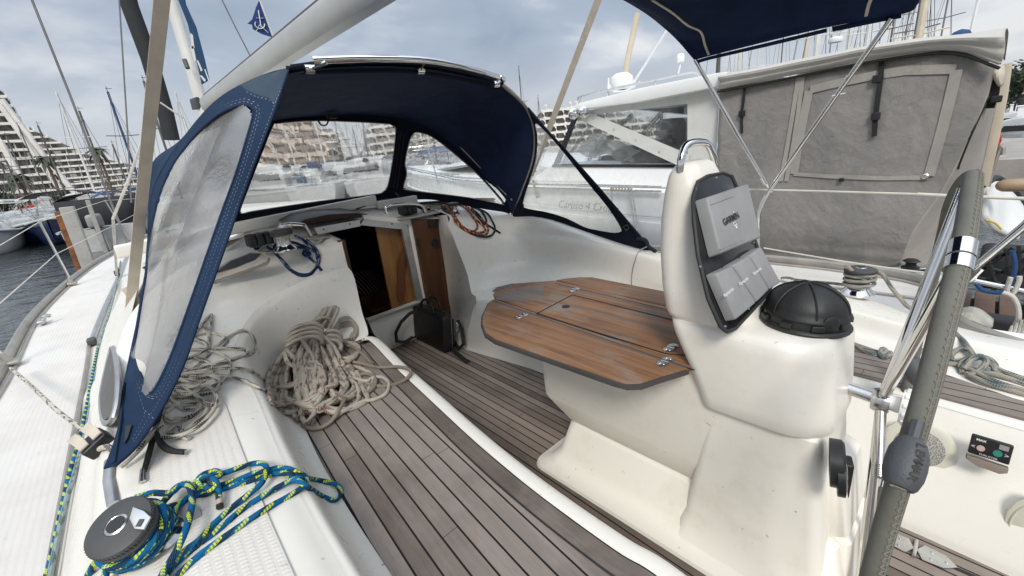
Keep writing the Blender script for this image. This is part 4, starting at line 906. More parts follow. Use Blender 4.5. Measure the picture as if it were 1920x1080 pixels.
for W in (W1, W2):
    mb = MB(); mb.patch([tp, [a.lerp(b, .5)+Vc((0, .02, 0)) for a, b in zip(tp, base)], base], 14, 24, test=lambda c, s, t: inside(W, proj(c))); wo = obj('window', mb, 'window_vinyl', hood)
    mb = MB(); l = [cast(frb, *q, .004) for q in W]; mb.tube([p for p in l if p], .011, 6, True, 4); obj('window_binding', mb, 'dark_navy', wo)
    mb = MB(); l = [cast(frb, *q, .012) for q in [(sum(a for a, b in W)/len(W)+(x-sum(a for a, b in W)/len(W))*.985, sum(b for a, b in W)/len(W)+(y-sum(b for a, b in W)/len(W))*.97) for x, y in W]]; mb.tube([p for p in l if p], .003, 5, True, 4); obj('edge_tape', mb, 'sponge_cloth', wo)
mb = MB()
for l in ([(753, 245), (749, 270), (744, 310), (737, 352)], [(758, 248), (755, 270), (750, 310), (744, 355)], [(748, 245), (743, 280), (738, 315), (731, 352)]):
    mb.tube([p for p in (cast(frb, *q, .006) for q in l) if p], .0045, 6, smooth=4)
obj('centre_zip', mb, 'dark_canvas', hood)
mb = MB(); l = [cast(roofb, *q, .006) for q in ((729, 214), (770, 222), (800, 232), (850, 264), (900, 314), (930, 346), (950, 366))]
mb.tube([p for p in l if p], .007, 6, smooth=4, sy=.6); obj('roof_zip', mb, 'strap_beige', hood)
mb = MB(); mb.tube([aft[i]+Vc((.0, -.005, -.012)) for i in (9, 10, 11, 12, 13, 14)], .013, 10, smooth=6); mb.tube([P(958, 372, y=2.9), P(968, 382, y=2.88), P(974, 402, y=2.86)], .011, 8); obj('frame_hoop', mb, 'rail_alloy', hood)
mb = MB(); mb.tube([p+Vc((0, -.004, 0)) for p in aft[5:10]], .014, 8, smooth=6); mb.tube([aft[5]+Vc((0, .06, .0)), aft[6]+Vc((0, .07, -.02)), aft[7]+Vc((0, .07, -.02)), aft[8]+Vc((0, .06, -.02)), aft[9]+Vc((0, .05, -.02))], .02, 8, smooth=6); obj('tube_pocket', mb, 'dark_navy', hood)
mb = MB(); rl = [P(592, 114, y=2.2), P(612, 112, y=2.19), P(700, 110, y=2.15), P(800, 113, y=2.15), P(880, 128, y=2.2), P(938, 146, y=2.3), P(945, 150, y=2.32)]; mb.tube(rl, .0165, 14, smooth=6)
for i in (0, 5): mb.lathe([(.021, -.012), (.021, .012)], rl[i], rl[i+1]-rl[i], 16)
for a, b, c, d in ((580, 130, 612, 117), (788, 132, 795, 118), (930, 158, 940, 150)): mb.tube([P(a, b, y=2.24), P(c, d, y=2.17)], .011, 8); mb.lathe([(.02, -.02), (.02, .02)], P(a, b, y=2.24), (1, -.1, 0), 12)
obj('grab_rail', mb, 'chrome', hood)
mb = MB(); mb.tube([P(596, 225, y=3.2), P(602, 234, y=3.2), P(612, 234, y=3.2), P(617, 222, y=3.2)], .012, 6, smooth=4, sy=.4); mb.box(P(622, 218, y=3.25), (.07, .03, .03)); obj('webbing_loop', mb, 'black_webbing', hood)
# ---- port wing
A = [(541, 131, 2.35), (512, 215, 2.22), (478, 305, 2.08), (447, 390, 1.96), (412, 490, 1.84), (378, 585, 1.73), (345, 680, 1.62), (312, 750, 1.53), (282, 800, 1.46), (250, 843, 1.40), (216, 873, 1.36)]
B = [(537, 129, 2.36), (473, 149, 2.45), (400, 193, 2.55), (333, 274, 2.65), (289, 352, 2.75), (278, 445, 2.7), (270, 540, 2.45), (250, 640, 2.1), (233, 725, 1.8), (226, 790, 1.56), (214, 868, 1.37)]
A3 = [P(a, b, y=y) for a, b, y in A]; B3 = [P(a, b, y=y) for a, b, y in B]
cen = [a.lerp(b, .5)+Vc((-.02, 0, .0)) for a, b in zip(A3, B3)]
WP = [(474, 203), (475, 214), (467, 245), (445, 318), (420, 388), (394, 462), (360, 560), (325, 658), (300, 714), (284, 738), (275, 728), (262, 700), (250, 664), (256, 605), (268, 540), (279, 480), (291, 400), (305, 350), (330, 300), (370, 250), (410, 215), (445, 199), (462, 197)]
wav = lambda p, s, t: p+Vc((.020, .008, 0))*math.sin(t*9+s*4)*math.sin(min(1, t)*3.14)
G = [list(q) for q in zip(A3, cen, B3)]
fine = MB(); fine.patch(G, 26, 14, disp=None); wgb = bvh_mb(fine)
mb = MB(); mb.patch(G, 44, 22, test=lambda c, s, t: not inside(WP, proj(c)) and not inside([(448, 158), (540, 118), (560, 130), (523, 200), (505, 186), (480, 178), (462, 170)], proj(c))); wing = obj('side_wing', mb, 'navy_canvas', hood, label='blue port side wing seen from outside, with a milky window', solid=.003)
mb = MB(); mb.patch(G, 44, 22, test=lambda c, s, t: inside([(448, 158), (540, 118), (560, 130), (523, 200), (505, 186), (480, 178), (462, 170)], proj(c))); obj('corner_patch', mb, 'slate_canvas', hood, solid=.003)
mb = MB(); mb.patch(G, 44, 22, test=lambda c, s, t: inside(WP, proj(c)), disp=wav); obj('window', mb, 'milky_vinyl', wing)
mb = MB(); mb.tube([p for p in (cast(wgb, *q, .001) for q in WP) if p], .0055, 6, True, 4); obj('window_binding', mb, 'navy_canvas', wing)
mb = MB()
def inset(poly, d):
    cx = sum(p[0] for p in poly)/len(poly); cy = sum(p[1] for p in poly)/len(poly); n = len(poly); out = []
    ar = sum(poly[i][0]*poly[(i+1) % n][1]-poly[(i+1) % n][0]*poly[i][1] for i in range(n)); s = 1 if ar > 0 else -1
    for i in range(n):
        (x0, y0), (x1, y1), (x2, y2) = poly[i-1], poly[i], poly[(i+1) % n]; tx, ty = x2-x0, y2-y0; l = math.hypot(tx, ty) or 1
        out.append((x1+s*ty/l*d, y1-s*tx/l*d))
    return out
def stitches(b, line, closed=True, r=.00055, ln=4, gap=2.6, lift=.003):
    pts = list(line)+([line[0]] if closed else []); pts = [Vector((a, c, 0)) for a, c in pts]; pts = catmull(pts[:-1] if closed else pts, 6, closed); acc = 0; seg = []; on = True
    for a, c in zip(pts, pts[1:]+([pts[0]] if closed else [])):
        L = (c-a).length; k = 0
        while k < L:
            st_ = min(1.5, L-k); q = a.lerp(c, k/L if L else 0); seg.append((q.x, q.y)); acc += st_; k += st_+1e-6
            if acc > (ln if on else gap):
                if on and len(seg) > 1:
                    p = [cast(b, *s_, lift) for s_ in (seg[0], seg[-1])]
                    if all(p): mb.tube(p, r, 3, caps=False)
                seg = []; acc = 0; on = not on
for d in (6, 11): stitches(wgb, inset(WP, d))
stitches(wgb, [(533, 150), (505, 222), (440, 396), (370, 592), (330, 692), (296, 755), (250, 830)], False)
stitches(wgb, [(462, 172), (480, 181), (505, 188), (523, 203)], False); stitches(wgb, [(243, 690), (256, 705), (258, 730), (270, 770), (268, 785), (245, 830)], False); stitches(wgb, [(272, 770), (288, 785)], False)
obj('stitching', mb, 'letter_white', wing)
mb = MB(); mb.tube([p+Vc((0, 0, 0)) for p in A3], .005, 6, smooth=4); mb.tube(B3[3:], .004, 6, smooth=4); obj('edge_hem', mb, 'navy_canvas', wing)
mb = MB()
for q in ([(228, 735), (236, 718), (233, 745), (226, 755)], [(236, 800), (248, 797), (240, 822), (234, 832)]): mb.slab([cast(wgb, *s_, .006) or P(*s_, y=2.2) for s_ in q], (.0, -.004, .004))
obj('wing_buckle', mb, 'black_plastic', wing)
# ---- starboard wing
A = [(988, 200, 1.1), (1002, 245, 1.14), (1000, 300, 1.18), (978, 363, 1.19), (962, 406, 1.20), (1000, 412, 1.19), (1050, 424, 1.185), (1090, 449, 1.19), (1150, 462, 1.2), (1218, 470, 1.2)]
B = [(990, 203, 1.1), (1006, 222, 1.11), (1030, 250, 1.13), (1060, 284, 1.15), (1090, 318, 1.165), (1120, 352, 1.18), (1145, 380, 1.19), (1175, 414, 1.195), (1198, 440, 1.2), (1220, 463, 1.2)]
WS_ = [(1002, 232), (1009, 231), (1051, 276), (1092, 328), (1141, 388), (1166, 428), (1164, 436), (1150, 438), (1119, 433), (1095, 427), (1060, 410), (1024, 399), (984, 391), (979, 380), (995, 328), (1004, 293), (1006, 255)]
G = [list(q) for q in zip([P(a, b, x=x) for a, b, x in A], [P(a, b, x=x) for a, b, x in B])]
G = [[a, a.lerp(b, .5), b] for a, b in G]
fine = MB(); fine.patch(G, 18, 16); sgb = bvh_mb(fine)
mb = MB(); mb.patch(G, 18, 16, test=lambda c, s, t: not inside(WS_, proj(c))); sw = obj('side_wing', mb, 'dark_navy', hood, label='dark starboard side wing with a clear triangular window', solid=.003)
mb = MB(); mb.patch(G, 18, 16, test=lambda c, s, t: inside(WS_, proj(c))); obj('window', mb, 'side_vinyl', sw)
mb = MB(); mb.tube([p for p in (cast(sgb, *q, .001) for q in WS_) if p], .007, 6, True, 4); obj('window_binding', mb, 'dark_navy', sw)
mb = MB(); mb.tube([P(990, 203, x=1.1), P(1030, 250, x=1.128), P(1060, 282, x=1.148), P(1120, 350, x=1.178), P(1218, 465, x=1.198)], .011, 6); obj('edge_hem', mb, 'dark_navy', sw)
mb = MB(); mb.tube([P(a, b, x=1.185) for a, b in ((1169, 425), (1176, 421), (1180, 428), (1173, 432))], .003, 5, True); obj('buckle', mb, 'steel', sw)
mb = MB(); mb.tube([P(1195, 447, x=1.19), P(1210, 450, x=1.19), P(1216, 462, x=1.19), P(1230, 472, x=1.19)], .014, 7, smooth=4); obj('tie_down', mb, 'black_webbing', sw)
# loose zip tail and black flap below the port wing
SURF = bvh_of([o for o in yacht.children if o.name.split('.')[0] in ('coaming', 'seat_back', 'seat_planking', 'seat_front', 'side_deck', 'nonskid_panel', 'sole_planking', 'margin_plank', 'coachroof', 'companionway_cheek', 'seat_moulding', 'hatch_tray', 'companionway_sill')])
def on(pts, lift):
    out = []
    for i, q in enumerate(pts):
        l = lift(i/(len(pts)-1)) if callable(lift) else lift
        p = cast(SURF, q[0], q[1], l+(q[2] if len(q) > 2 else 0))
        if p is not None: out.append(p)
    return out
# ---- jammer on the coaming side
jc = cast(SURF, 190, 836); jn = Vc((-.45, -.1, .88)).normalized(); jx = Vc((.88, .2, .45)).normalized(); jx = (jx-jn*jx.dot(jn)).normalized(); jy = jn.cross(jx)
e = MB(); e.box(jc+jn*.016, (.07, .075, .04), ax=(jx, jy, jn), bev=.008); jm = part('sheet_jammer', e, 'black_plastic', label='black sheet jammer with two beige cam levers')
for k in (-1, 1):
    e = MB(); q0 = jc+jx*.019*k+jn*.042; e.slab([q0+jx*a*.8+jy*b*.8+jn*c*.8 for a, b, c in ((-.015, .045, .022), (.017, .045, .022), (.020, .0, .004), (.017, -.035, -.004), (-.015, -.035, -.004), (-.013, .0, .004))], jn*.006, bev=.002); obj('cam_lever', e, 'strap_beige', jm)
e = MB(); e.tube([p for p in (cast(SURF, a, b, .012) for a, b in ((206, 862), (204, 900), (212, 945))) if p], .013, 8, sy=.5); part('track_car', e, 'aluminium')
mb = MB()
for o_ in (0, 5): mb.tube(on([(318+o_, 690), (305+o_, 740), (290+o_, 800), (277+o_, 850), (268+o_*.6, 885)], lambda t: .06-.05*t), .005, 6, smooth=5, sy=.6)
obj('zip_tail', mb, 'black_webbing', wing)
mb = MB(); mb.tube(on([(267, 880), (264, 905)], .012), .005, 6); mb.tube(on([(270, 882), (271, 902)], .012), .004, 6); obj('zip_end', mb, 'steel', wing)
mb = MB(); c = on([(290, 822), (298, 838), (315, 850), (345, 853)], lambda t: .05-.03*t); d_ = on([(296, 806), (306, 826), (325, 840), (350, 843)], lambda t: .055-.03*t); mb.patch([catmull(c, 4), [p.lerp(q, .5)+Vc((0, 0, .006)) for p, q in zip(catmull(c, 4), catmull(d_, 4))], catmull(d_, 4)], 1, 3); obj('touch_tape', mb, 'black_webbing', wing, solid=.002)
# ================================================================== BIMINI
bim = thing('bimini', (0, 1.0, 1.9), 'dark navy bimini sunshade on steel tubes above the helm', 'bimini')
Bm = [[P(1303, 114, x=1.62), P(1252, 58, x=1.5), P(1166, -2, x=1.05), Vc((0, 1.72, 2.36)), Vc((-1.0, 1.68, 2.25)), Vc((-1.55, 1.55, 2.0))],
      [P(1333, 104, x=1.64), P(1322, 72, x=1.56), P(1240, 0, x=1.12), Vc((0, 1.5, 2.40)), Vc((-1.0, 1.48, 2.28)), Vc((-1.56, 1.4, 2.0))],
      [P(1550, 51, x=1.66), P(1550, 20, x=1.58), Vc((1.12, .85, 2.25)), Vc((0, .9, 2.40)), Vc((-1.0, .9, 2.28)), Vc((-1.58, .9, 2.0))],
      [P(1692, 26, x=1.68), P(1700, -10, x=1.58), Vc((1.12, .45, 2.25)), Vc((0, .45, 2.40)), Vc((-1.0, .45, 2.28)), Vc((-1.58, .45, 2.0))],
      [P(1722, 6, x=1.70), P(1735, -40, x=1.6), Vc((1.12, .30, 2.24)), Vc((0, .3, 2.39)), Vc((-1.0, .3, 2.27)), Vc((-1.58, .3, 2.0))]]
mb = MB(); mb.patch(Bm, 8, 6, disp=lambda p, s, t: p+Vc((0, 0, .006*math.sin(t*60)*math.sin(s*20)))); bmb = bvh_mb(mb); obj('bimini_canvas', mb, 'bimini_navy', bim, solid=.004)
mb = MB(); vl = [P(1303, 114, x=1.62), P(1334, 105, x=1.64), P(1440, 80, x=1.65), P(1550, 53, x=1.66)]
mb.patch([vl, [p+Vc((.01, 0, -.018)) for p in vl]], 5, 3); mb.patch([[P(1560, 50, x=1.66), P(1630, 36, x=1.67), P(1690, 26, x=1.68)], [P(1562, 60, x=1.665), P(1632, 45, x=1.675), P(1690, 34, x=1.68)]], 4, 2); obj('valance', mb, 'bimini_navy', bim, solid=.003)
for l in ([(1222, 0), (1262, 25), (1290, 48), (1314, 60), (1322, 85), (1329, 103)], [(1634, -5), (1628, 12), (1624, 30)]):
    mb = MB(); mb.tube([p for p in (cast(bmb, *q, .006) for q in l) if p], .0085, 6, smooth=4, sy=.5); obj('bow_zip', mb, 'strap_beige', bim)
mb = MB(); mb.tube([P(1303, 112, x=1.62), P(1382, 250, x=1.76), P(1437, 345, x=1.9)], .0125, 12); mb.lathe([(.017, -.03), (.017, .03)], P(1432, 338, x=1.89), P(1437, 345, x=1.9)-P(1382, 250, x=1.76), 14); mb.tube([P(1437, 345, x=1.9), P(1447, 360, x=1.92)], .008, 8)
mb.tube([P(1672, 34, x=1.66), P(1560, 190, x=1.77), P(1470, 318, x=1.87), P(1440, 362, x=1.9), P(1426, 390, x=1.92), P(1422, 420, x=1.93), P(1423, 490, x=1.94)], .0135, 12, smooth=4)
mb.lathe([(.016, -.008), (.016, .008)], P(1590, 147, x=1.74), P(1672, 34, x=1.66)-P(1560, 190, x=1.77), 12); mb.tube([P(1560, 180, x=1.74), P(1585, 175, x=1.78)], .004, 6); obj('bimini_tube', mb, 'chrome', bim)
def ribbon(pts, w, th=.003, wd=None):
    mb = MB(); pts = [Vc(p) for p in pts]; n = len(pts); r = []
    for i, p in enumerate(pts):
        t = (pts[min(i+1, n-1)]-pts[max(i-1, 0)]).normalized(); v = (wd(i/(n-1)) if callable(wd) else wd) if wd else (CAM-p); sd = t.cross(v).normalized(); r.append((p-sd*w/2, p+sd*w/2, sd.cross(t)))
    L = 0
    for i in range(n-1):
        (a, b, m), (c, d, m2) = r[i], r[i+1]; l = (pts[i+1]-pts[i]).length
        for o_, o2 in ((m*th/2, m2*th/2), (-m*th/2, -m2*th/2)): mb.quad(a+o_, b+o_, d+o2, c+o2, [(0, L), (w, L), (w, L+l), (0, L+l)])
        for u, v_ in ((a, c), (b, d)): mb.quad(u+m*th/2, u-m*th/2, v_-m2*th/2, v_+m2*th/2)
        L += l
    return mb
q0, q1 = P(245, 580, y=3.05), P(310, -60, z=2.1)
wd = lambda t: Vc((-.6+.9*t, -1, .25))
mb = ribbon([q0.lerp(q1, k/30) for k in range(31)], .046, .004, lambda t: (CAM-q0).normalized()+Vc((.22*math.sin(t*3), 0, 0))); s1 = obj('bimini_strap', mb, 'strap_beige'); tag(s1, 'wide beige strap hooked to the port side deck', 'strap', 'beige straps staying the bimini')
mb = ribbon([q0+Vc((.012, .01, .12)), q0+Vc((.03, .0, .05)), q0+Vc((.03, -.005, -.0)), q0+Vc((.02, -.005, -.05))], .04, .004, (CAM-q0).normalized()); obj('strap_tail', mb, 'strap_beige', s1)
mb = MB(); mb.tube([q0, P(243, 590, y=3.05), P(238, 600, y=3.05)], .009, 8); mb.tube([P(240, 593, y=3.05)+Vc((.014*math.cos(a), 0, .014*math.sin(a)-.012)) for a in [k*.7 for k in range(9)]], .005, 6, True); obj('hook', mb, 'steel', s1)
q0, q1 = P(996, 330, x=1.42), P(1126, -12, x=1.22)
mb = ribbon([q0.lerp(q1, k/24) for k in range(25)], .046, .004, lambda t: (CAM-q0).normalized()+Vc((.5*math.cos(t*3), .3*math.sin(t*3), 0))); s2 = obj('bimini_strap', mb, 'strap_beige'); tag(s2, 'beige strap rising beside the starboard edge of the hood', 'strap', 'beige straps staying the bimini')
mb = ribbon([q0, P(985, 352, x=1.42), P(976, 390, x=1.42)], .03, .004); obj('strap_tail', mb, 'strap_beige', s2)
mb = ribbon([P(1000, 338, x=1.41), P(1002, 352, x=1.4), P(1008, 372, x=1.4)], .022, .004); obj('strap_tail', mb, 'strap_beige', s2)
# ================================================================== ROPES
def ropeobj(name, paths, r, m, label, cat='rope', group=None, parent=None, seg=9, smooth=6, closed=()):
    mb = MB()
    for i, p in enumerate(paths):
        if len(p) > 2: mb.tube(p, r, seg, closed=i in closed, smooth=smooth)
    o = obj(name, mb, m, parent)
    return o if parent is not None else tag(o, label, cat, group)
def zz(pts, s, ox, oy): return [(ox+q[0]*s, oy+q[1]*s)+tuple(q[2:]) for q in pts]
# blue and yellow sheet on the near winch
k = .3125; Zb = lambda p: zz(p, k, 60, 780)
r = .0072; paths = []
paths.append(on(Zb([(615, 492, .10), (720, 462, .09), (830, 462, .06), (895, 415, .05), (942, 420, .055), (962, 500, .05), (947, 600, .06), (920, 690, .06), (885, 770, .05), (850, 840, .04), (800, 920, .03), (760, 1000, .03)]), r*1.3))
paths.append(on(Zb([(705, 590, .09), (760, 545, .07), (820, 480, .045), (870, 425, .035), (930, 405, .03), (975, 440, .02), (1080, 430, .012), (1230, 385, .012), (1330, 345, .02), (1400, 330, .025), (1500, 310, .025), (1585, 335, .04), (1640, 365, .045), (1640, 410, .03), (1560, 470, .0), (1400, 560, .0), (1250, 660, .0), (1100, 765, .0), (1000, 840, .0), (900, 930, .0), (830, 1010, 0)]), r))
paths.append(on(Zb([(735, 600, .085), (800, 560, .06), (870, 530, .03), (960, 480, .012), (1080, 462, .0), (1200, 420, .0), (1310, 388, .0), (1430, 350, .008), (1520, 345, .02), (1590, 385, .03), (1660, 430, .02), (1740, 480, .012), (1815, 505, .012), (1852, 470, .012), (1840, 420, .012), (1770, 395, .012), (1690, 380, .02), (1620, 372, .024), (1540, 395, .015), (1400, 470, .01), (1250, 570, .0), (1120, 680, .0), (1000, 770, .0), (900, 850, .0), (820, 930, 0), (760, 1010, 0)]), r))
paths.append(on(Zb([(985, 440, .02), (985, 395, .03), (1030, 350, .035), (1090, 335, .035), (1140, 345, .03), (1240, 312, .025), (1330, 285, .025), (1390, 288, .03), (1408, 325, .035), (1380, 400, .03), (1300, 470, .015), (1200, 550, .0), (1090, 650, .0), (1010, 740, .008), (930, 800, .012), (860, 870, .012), (800, 960, .012)]), r))
paths.append(on(Zb([(1010, 430, .03), (1000, 390, .045), (1040, 365, .05), (1100, 370, .05), (1130, 350, .04), (1090, 330, .02), (1030, 380, .01), (1060, 440, .03), (1110, 420, .045), (1100, 390, .055), (1085, 375, .05), (1105, 400, .045), (1118, 450, .03), (1125, 525, .015)]), r))
paths.append(on(Zb([(560, 620, .10), (650, 600, .10), (740, 640, .08), (780, 700, .06), (860, 560, .03), (930, 500, .02)]), r))
a_ = WA.orthogonal().normalized(); b_ = WA.cross(a_); hel = []
for i in range(0, 5*20+1):
    t = i/20*2*math.pi; h = WS*(.045+.048*i/100); rr = WS*(.047+.003*math.sin(i))+r*.9; hel.append(WB+WA*h+(a_*math.cos(t)+b_*math.sin(t))*rr)
hel2 = []
for i in range(0, 4*20+1):
    t = i/20*2*math.pi+1.; h = WS*(.055+.034*i/80); rr = WS*.047+r*2.7; hel2.append(WB+WA*h+(a_*math.cos(t)+b_*math.sin(t))*rr)
mb = MB()
for p in paths: mb.tube(p, r, 10, smooth=7)
mb.tube(hel, r, 10); mb.tube(hel2, r, 10); mb.tube(on(Zb([(380, 880, .05), (350, 930, .03), (330, 980, .01), (310, 1040, 0)]), .01), r, 10, smooth=5); mb.tube(on(Zb([(460, 900, .05), (440, 950, .03), (430, 1010, .02)]), .01), r, 10, smooth=5)
blue = tag(obj('sheet_rope', mb, 'blue_rope'), 'blue rope flecked yellow and black wrapped on the near winch and looped over the coaming', 'rope')
mb = MB(); p = on(Zb([(1125, 505, .02), (1127, 535, .014)]), r); mb.tube(p, r*1.08, 10); obj('whipping', mb, 'pink_button', blue)
mb = MB(); p = on(Zb([(1127, 532, .014), (1128, 548, .012)]), r); mb.tube(p, r*1.12, 10); obj('rope_end', mb, 'black_plastic', blue)
o = ropeobj('sheet_rope', [[p for p in (P(a, b, z=.40+dz_) for a, b, dz_ in ((80, 1110, .0), (98, 1040, .0), (112, 975, .0), (124, 920, 0), (133, 880, 0), (145, 840, 0), (156, 795, .0), (166, 745, .0), (175, 695, .0), (183, 655, .0)))]], .0085, 'blue_rope', 'blue and yellow sheet running taut along the port side deck')
o = ropeobj('sheet_rope', [[P(a, b, z=.40) for a, b in ((183, 655), (190, 630), (202, 595), (212, 560), (220, 522), (226, 490))], [P(a, b, z=.40) for a, b in ((90, 1090), (108, 1000), (126, 930), (138, 895), (150, 850), (163, 800), (172, 745), (178, 715), (182, 690))]], .009, 'sheet_grey', 'pale green grey lines lying along the port genoa track')
mb = MB(); mb.box(P(219, 512, z=.43), (.05, .10, .06), bev=.012); mb.box(P(221, 505, z=.47), (.02, .05, .05), bev=.006); part('deck_block', mb, 'black_plastic')
mb = MB(); mb.tube([P(a, b, z=z) for a, b, z in ((20, 690, .43), (60, 725, .45), (110, 772, .50), (165, 812, .54), (176, 824, .55))], .0085, 8, smooth=4); mb.tube(on([(186, 842, .03), (200, 838, .04), (210, 845, .04), (214, 870, .02)], .01), .0085, 8, smooth=4); mb.tube(on([(304, 795, .05), (285, 812, .05), (262, 840, .04), (240, 862, .03), (225, 875, .02)], .01), .0085, 8, smooth=4)
tag(obj('lacing_line', mb, 'white_rope'), 'white black flecked line led across the port side deck to the jammer', 'rope')
# white flecked rope heap
k = 1/3.; Zw = lambda p: zz(p, k, 200, 560)
W_ = [[(430, 255), (520, 205), (600, 195), (675, 225), (660, 262), (590, 300), (500, 385), (410, 450)],
 [(495, 132), (545, 150), (570, 200), (576, 272)], [(576, 280), (578, 200), (588, 100), (578, 95), (520, 165), (440, 250), (400, 300)],
 [(600, 280), (700, 205), (775, 178), (828, 225), (838, 285), (800, 318), (700, 345), (560, 380), (430, 415)],
 [(420, 285), (560, 288), (660, 320), (695, 370), (680, 435), (600, 490), (500, 530), (420, 560)],
 [(590, 275), (720, 280), (788, 288), (775, 318), (620, 362), (480, 400), (380, 440)],
 [(390, 365), (480, 410), (600, 430), (700, 440), (800, 470), (878, 512), (906, 497), (872, 450), (800, 402), (700, 390), (560, 402), (430, 425)],
 [(370, 450), (480, 468), (580, 500), (622, 545), (612, 592), (565, 590), (490, 535), (430, 505), (360, 515)],
 [(600, 520), (620, 560), (602, 625), (545, 692), (480, 742), (400, 772), (310, 782)],
 [(335, 640), (430, 575), (515, 570), (500, 640), (420, 690), (345, 690), (325, 655)],
 [(330, 605), (420, 600), (520, 590), (565, 622), (505, 692), (420, 742), (345, 760)],
 [(345, 748), (385, 715), (425, 720), (420, 750), (390, 730), (400, 760), (440, 782), (464, 787)],
 [(350, 560), (430, 540), (500, 545), (530, 600), (470, 660), (380, 680)], [(400, 330), (470, 330), (560, 350), (600, 400), (560, 440), (470, 450), (400, 430)], [(360, 480), (450, 440), (560, 430), (640, 460), (600, 520), (500, 540), (400, 520)], [(420, 240), (470, 225), (540, 240), (560, 280), (500, 320), (430, 350), (390, 380)]]
for j in range(3):
    cx, cy = 470+rnd.uniform(-60, 60), 470+j*38+rnd.uniform(-20, 20); W_.append([(cx+rnd.uniform(80, 130)*math.cos(a), cy+rnd.uniform(40, 70)*math.sin(a)) for a in [q*.8+rnd.random()*.2 for q in range(7)]])
ropeobj('rope_heap', [on(Zw(p), .008+.0045*(i % 9)) for i, p in enumerate(W_)], .0065, 'white_rope', 'untidy white rope with black flecks heaped on the port coaming', seg=8)
# big tan coil
k = .2408; Zt = lambda p: zz(p, k, 480, 560)
def mound(x, y):
    u = ((x-440)/380)**2+((y-600)/420)**2; return .17*max(0, 1-u)
loops = []; rn = random.Random(11); lay = []
def jit(l, d): return [(a+rn.uniform(-d, d), b+rn.uniform(-d, d)) for a, b in l]
for L_, n_, d_ in ((.45, 11, 34), (.78, 8, 34), (1.06, 7, 32)):
    for i in range(n_):
        a = (i+rn.uniform(-.3, .3))/(n_-1); bx = 160+420*a; by = 900-190*abs(a-.42)**1.3-(40 if L_ > .9 else 0)*rn.random(); lx = 125+335*a; rx = lx+rn.uniform(120, 300); n0 = (345+135*a, 268+rn.uniform(-15, 40))
        if L_ > .9: by -= rn.uniform(0, 140)
        l = jit([(n0[0]*.5+lx*.5-10, 400), (lx, 600), ((lx+bx)/2-25, 790), (bx, by), ((bx+rx)/2+40, by-60), (rx, 650), (rx*.5+n0[0]*.5, 450)], d_)
        loops.append([n0]+l+[(n0[0]+40, n0[1]+10)]); lay.append(L_)
for i in range(6):
    ox, oy = 640+rn.uniform(-90, 90), 735+rn.uniform(-90, 80); w_, h_ = rn.uniform(110, 230), rn.uniform(70, 140); ph = rn.uniform(0, 6)
    loops.append(jit([(ox+w_*math.cos(t+ph), oy+h_*math.sin(t+ph)) for t in [q*.9 for q in range(rn.choice((6, 7, 8)))]], 14)); lay.append(.55+.07*i)
for i in range(4): loops.append([(560+rn.uniform(-20, 60), 390+rn.uniform(-30, 30)), (640+rn.uniform(-20, 20), 330), (760+rn.uniform(-20, 30), 350+rn.uniform(-20, 20)), (800+rn.uniform(-20, 10), 420), (720, 470+rn.uniform(-20, 20)), (600, 470+rn.uniform(-30, 20))]); lay.append(.8)
for i in range(4): loops.append([(620, 260+rn.uniform(-20, 20)), (655-14*i, 170+22*i), (720+10*i, 150+18*i), (775+rn.uniform(-20, 20), 200+18*i), (785-12*i, 275), (730, 330+rn.uniform(-15, 15)), (650, 330)]); lay.append(.9)
P_ = []
for l, k_ in zip(loops, lay):
    o_ = rn.uniform(-.012, .014); P_.append([(a, b, mound(a, b)*k_+o_) for a, b in l])
for i in range(4):
    yy = 195+33*i; P_.append([(250-4*i, yy+75, .14), (300, yy+35, .175), (380, yy+5, .20), (460, yy, .20), (512, yy+30, .18), (515, yy+60, .15)])
for i in range(3):
    yy = 250+36*i; P_.append([(520, yy+40, .12), (570, yy, .16), (630, yy+5, .16), (662, yy+45, .13), (655, yy+80, .1)])
for i in range(6): P_.append([(420+30*i, 235-2*i, .10+.02*(i % 2)), (455+29*i, 175-2*i, .12+.02*(i % 2)), (500+26*i+rn.uniform(-6, 6), 120-6*i+rn.uniform(-10, 10), .11+.02*(i % 2)), (525+22*i, 78-2*i+rn.uniform(-12, 12), .10), (545+18*i, 62+rn.uniform(0, 20), .09)])
P_ += [[(435, 190, .14), (500, 150, .16), (560, 150, .15), (590, 190, .12)], [(505, 280, .17), (560, 320, .17), (610, 380, .15), (650, 460, .12), (640, 520, .09), (600, 560, .06), (570, 585, .05)], [(630, 500, .08), (665, 490, .1), (680, 515, .09), (650, 530, .08), (620, 510, .09)], [(330, 280, .19), (390, 370, .19), (440, 450, .18), (500, 540, .17), (490, 620, .17), (440, 740, .15), (410, 785, .14)], [(240, 400, .16), (310, 470, .17), (400, 500, .18), (470, 495, .18), (520, 560, .17), (530, 680, .15), (500, 760, .13)], [(220, 420, .15), (260, 510, .16), (400, 545, .18), (490, 560, .17), (480, 640, .16), (430, 760, .14), (400, 780, .13), (395, 700, .14), (410, 540, .15)], [(230, 780, .1), (300, 830, .11), (420, 840, .12), (540, 810, .1), (640, 760, .08), (700, 690, .06), (640, 620, .07), (560, 600, .08)]]
coil = ropeobj('rope_coil', [on(Zt(p), .010) for p in P_], .0108, 'tan_rope', 'large tan rope coil with reddish flecks piled on the port seat', 'rope coil', seg=8, smooth=5)
ropeobj('rope_loop', [on(Zt([(700, 600, .03), (850, 640, .02), (900, 620, .02), (980, 612, .015), (1035, 660, .01), (1010, 740, .01), (920, 785, .01), (830, 800, .02), (700, 870, .02), (600, 930, .02)]), .008)], .0082, 'plain_rope', '', parent=coil)
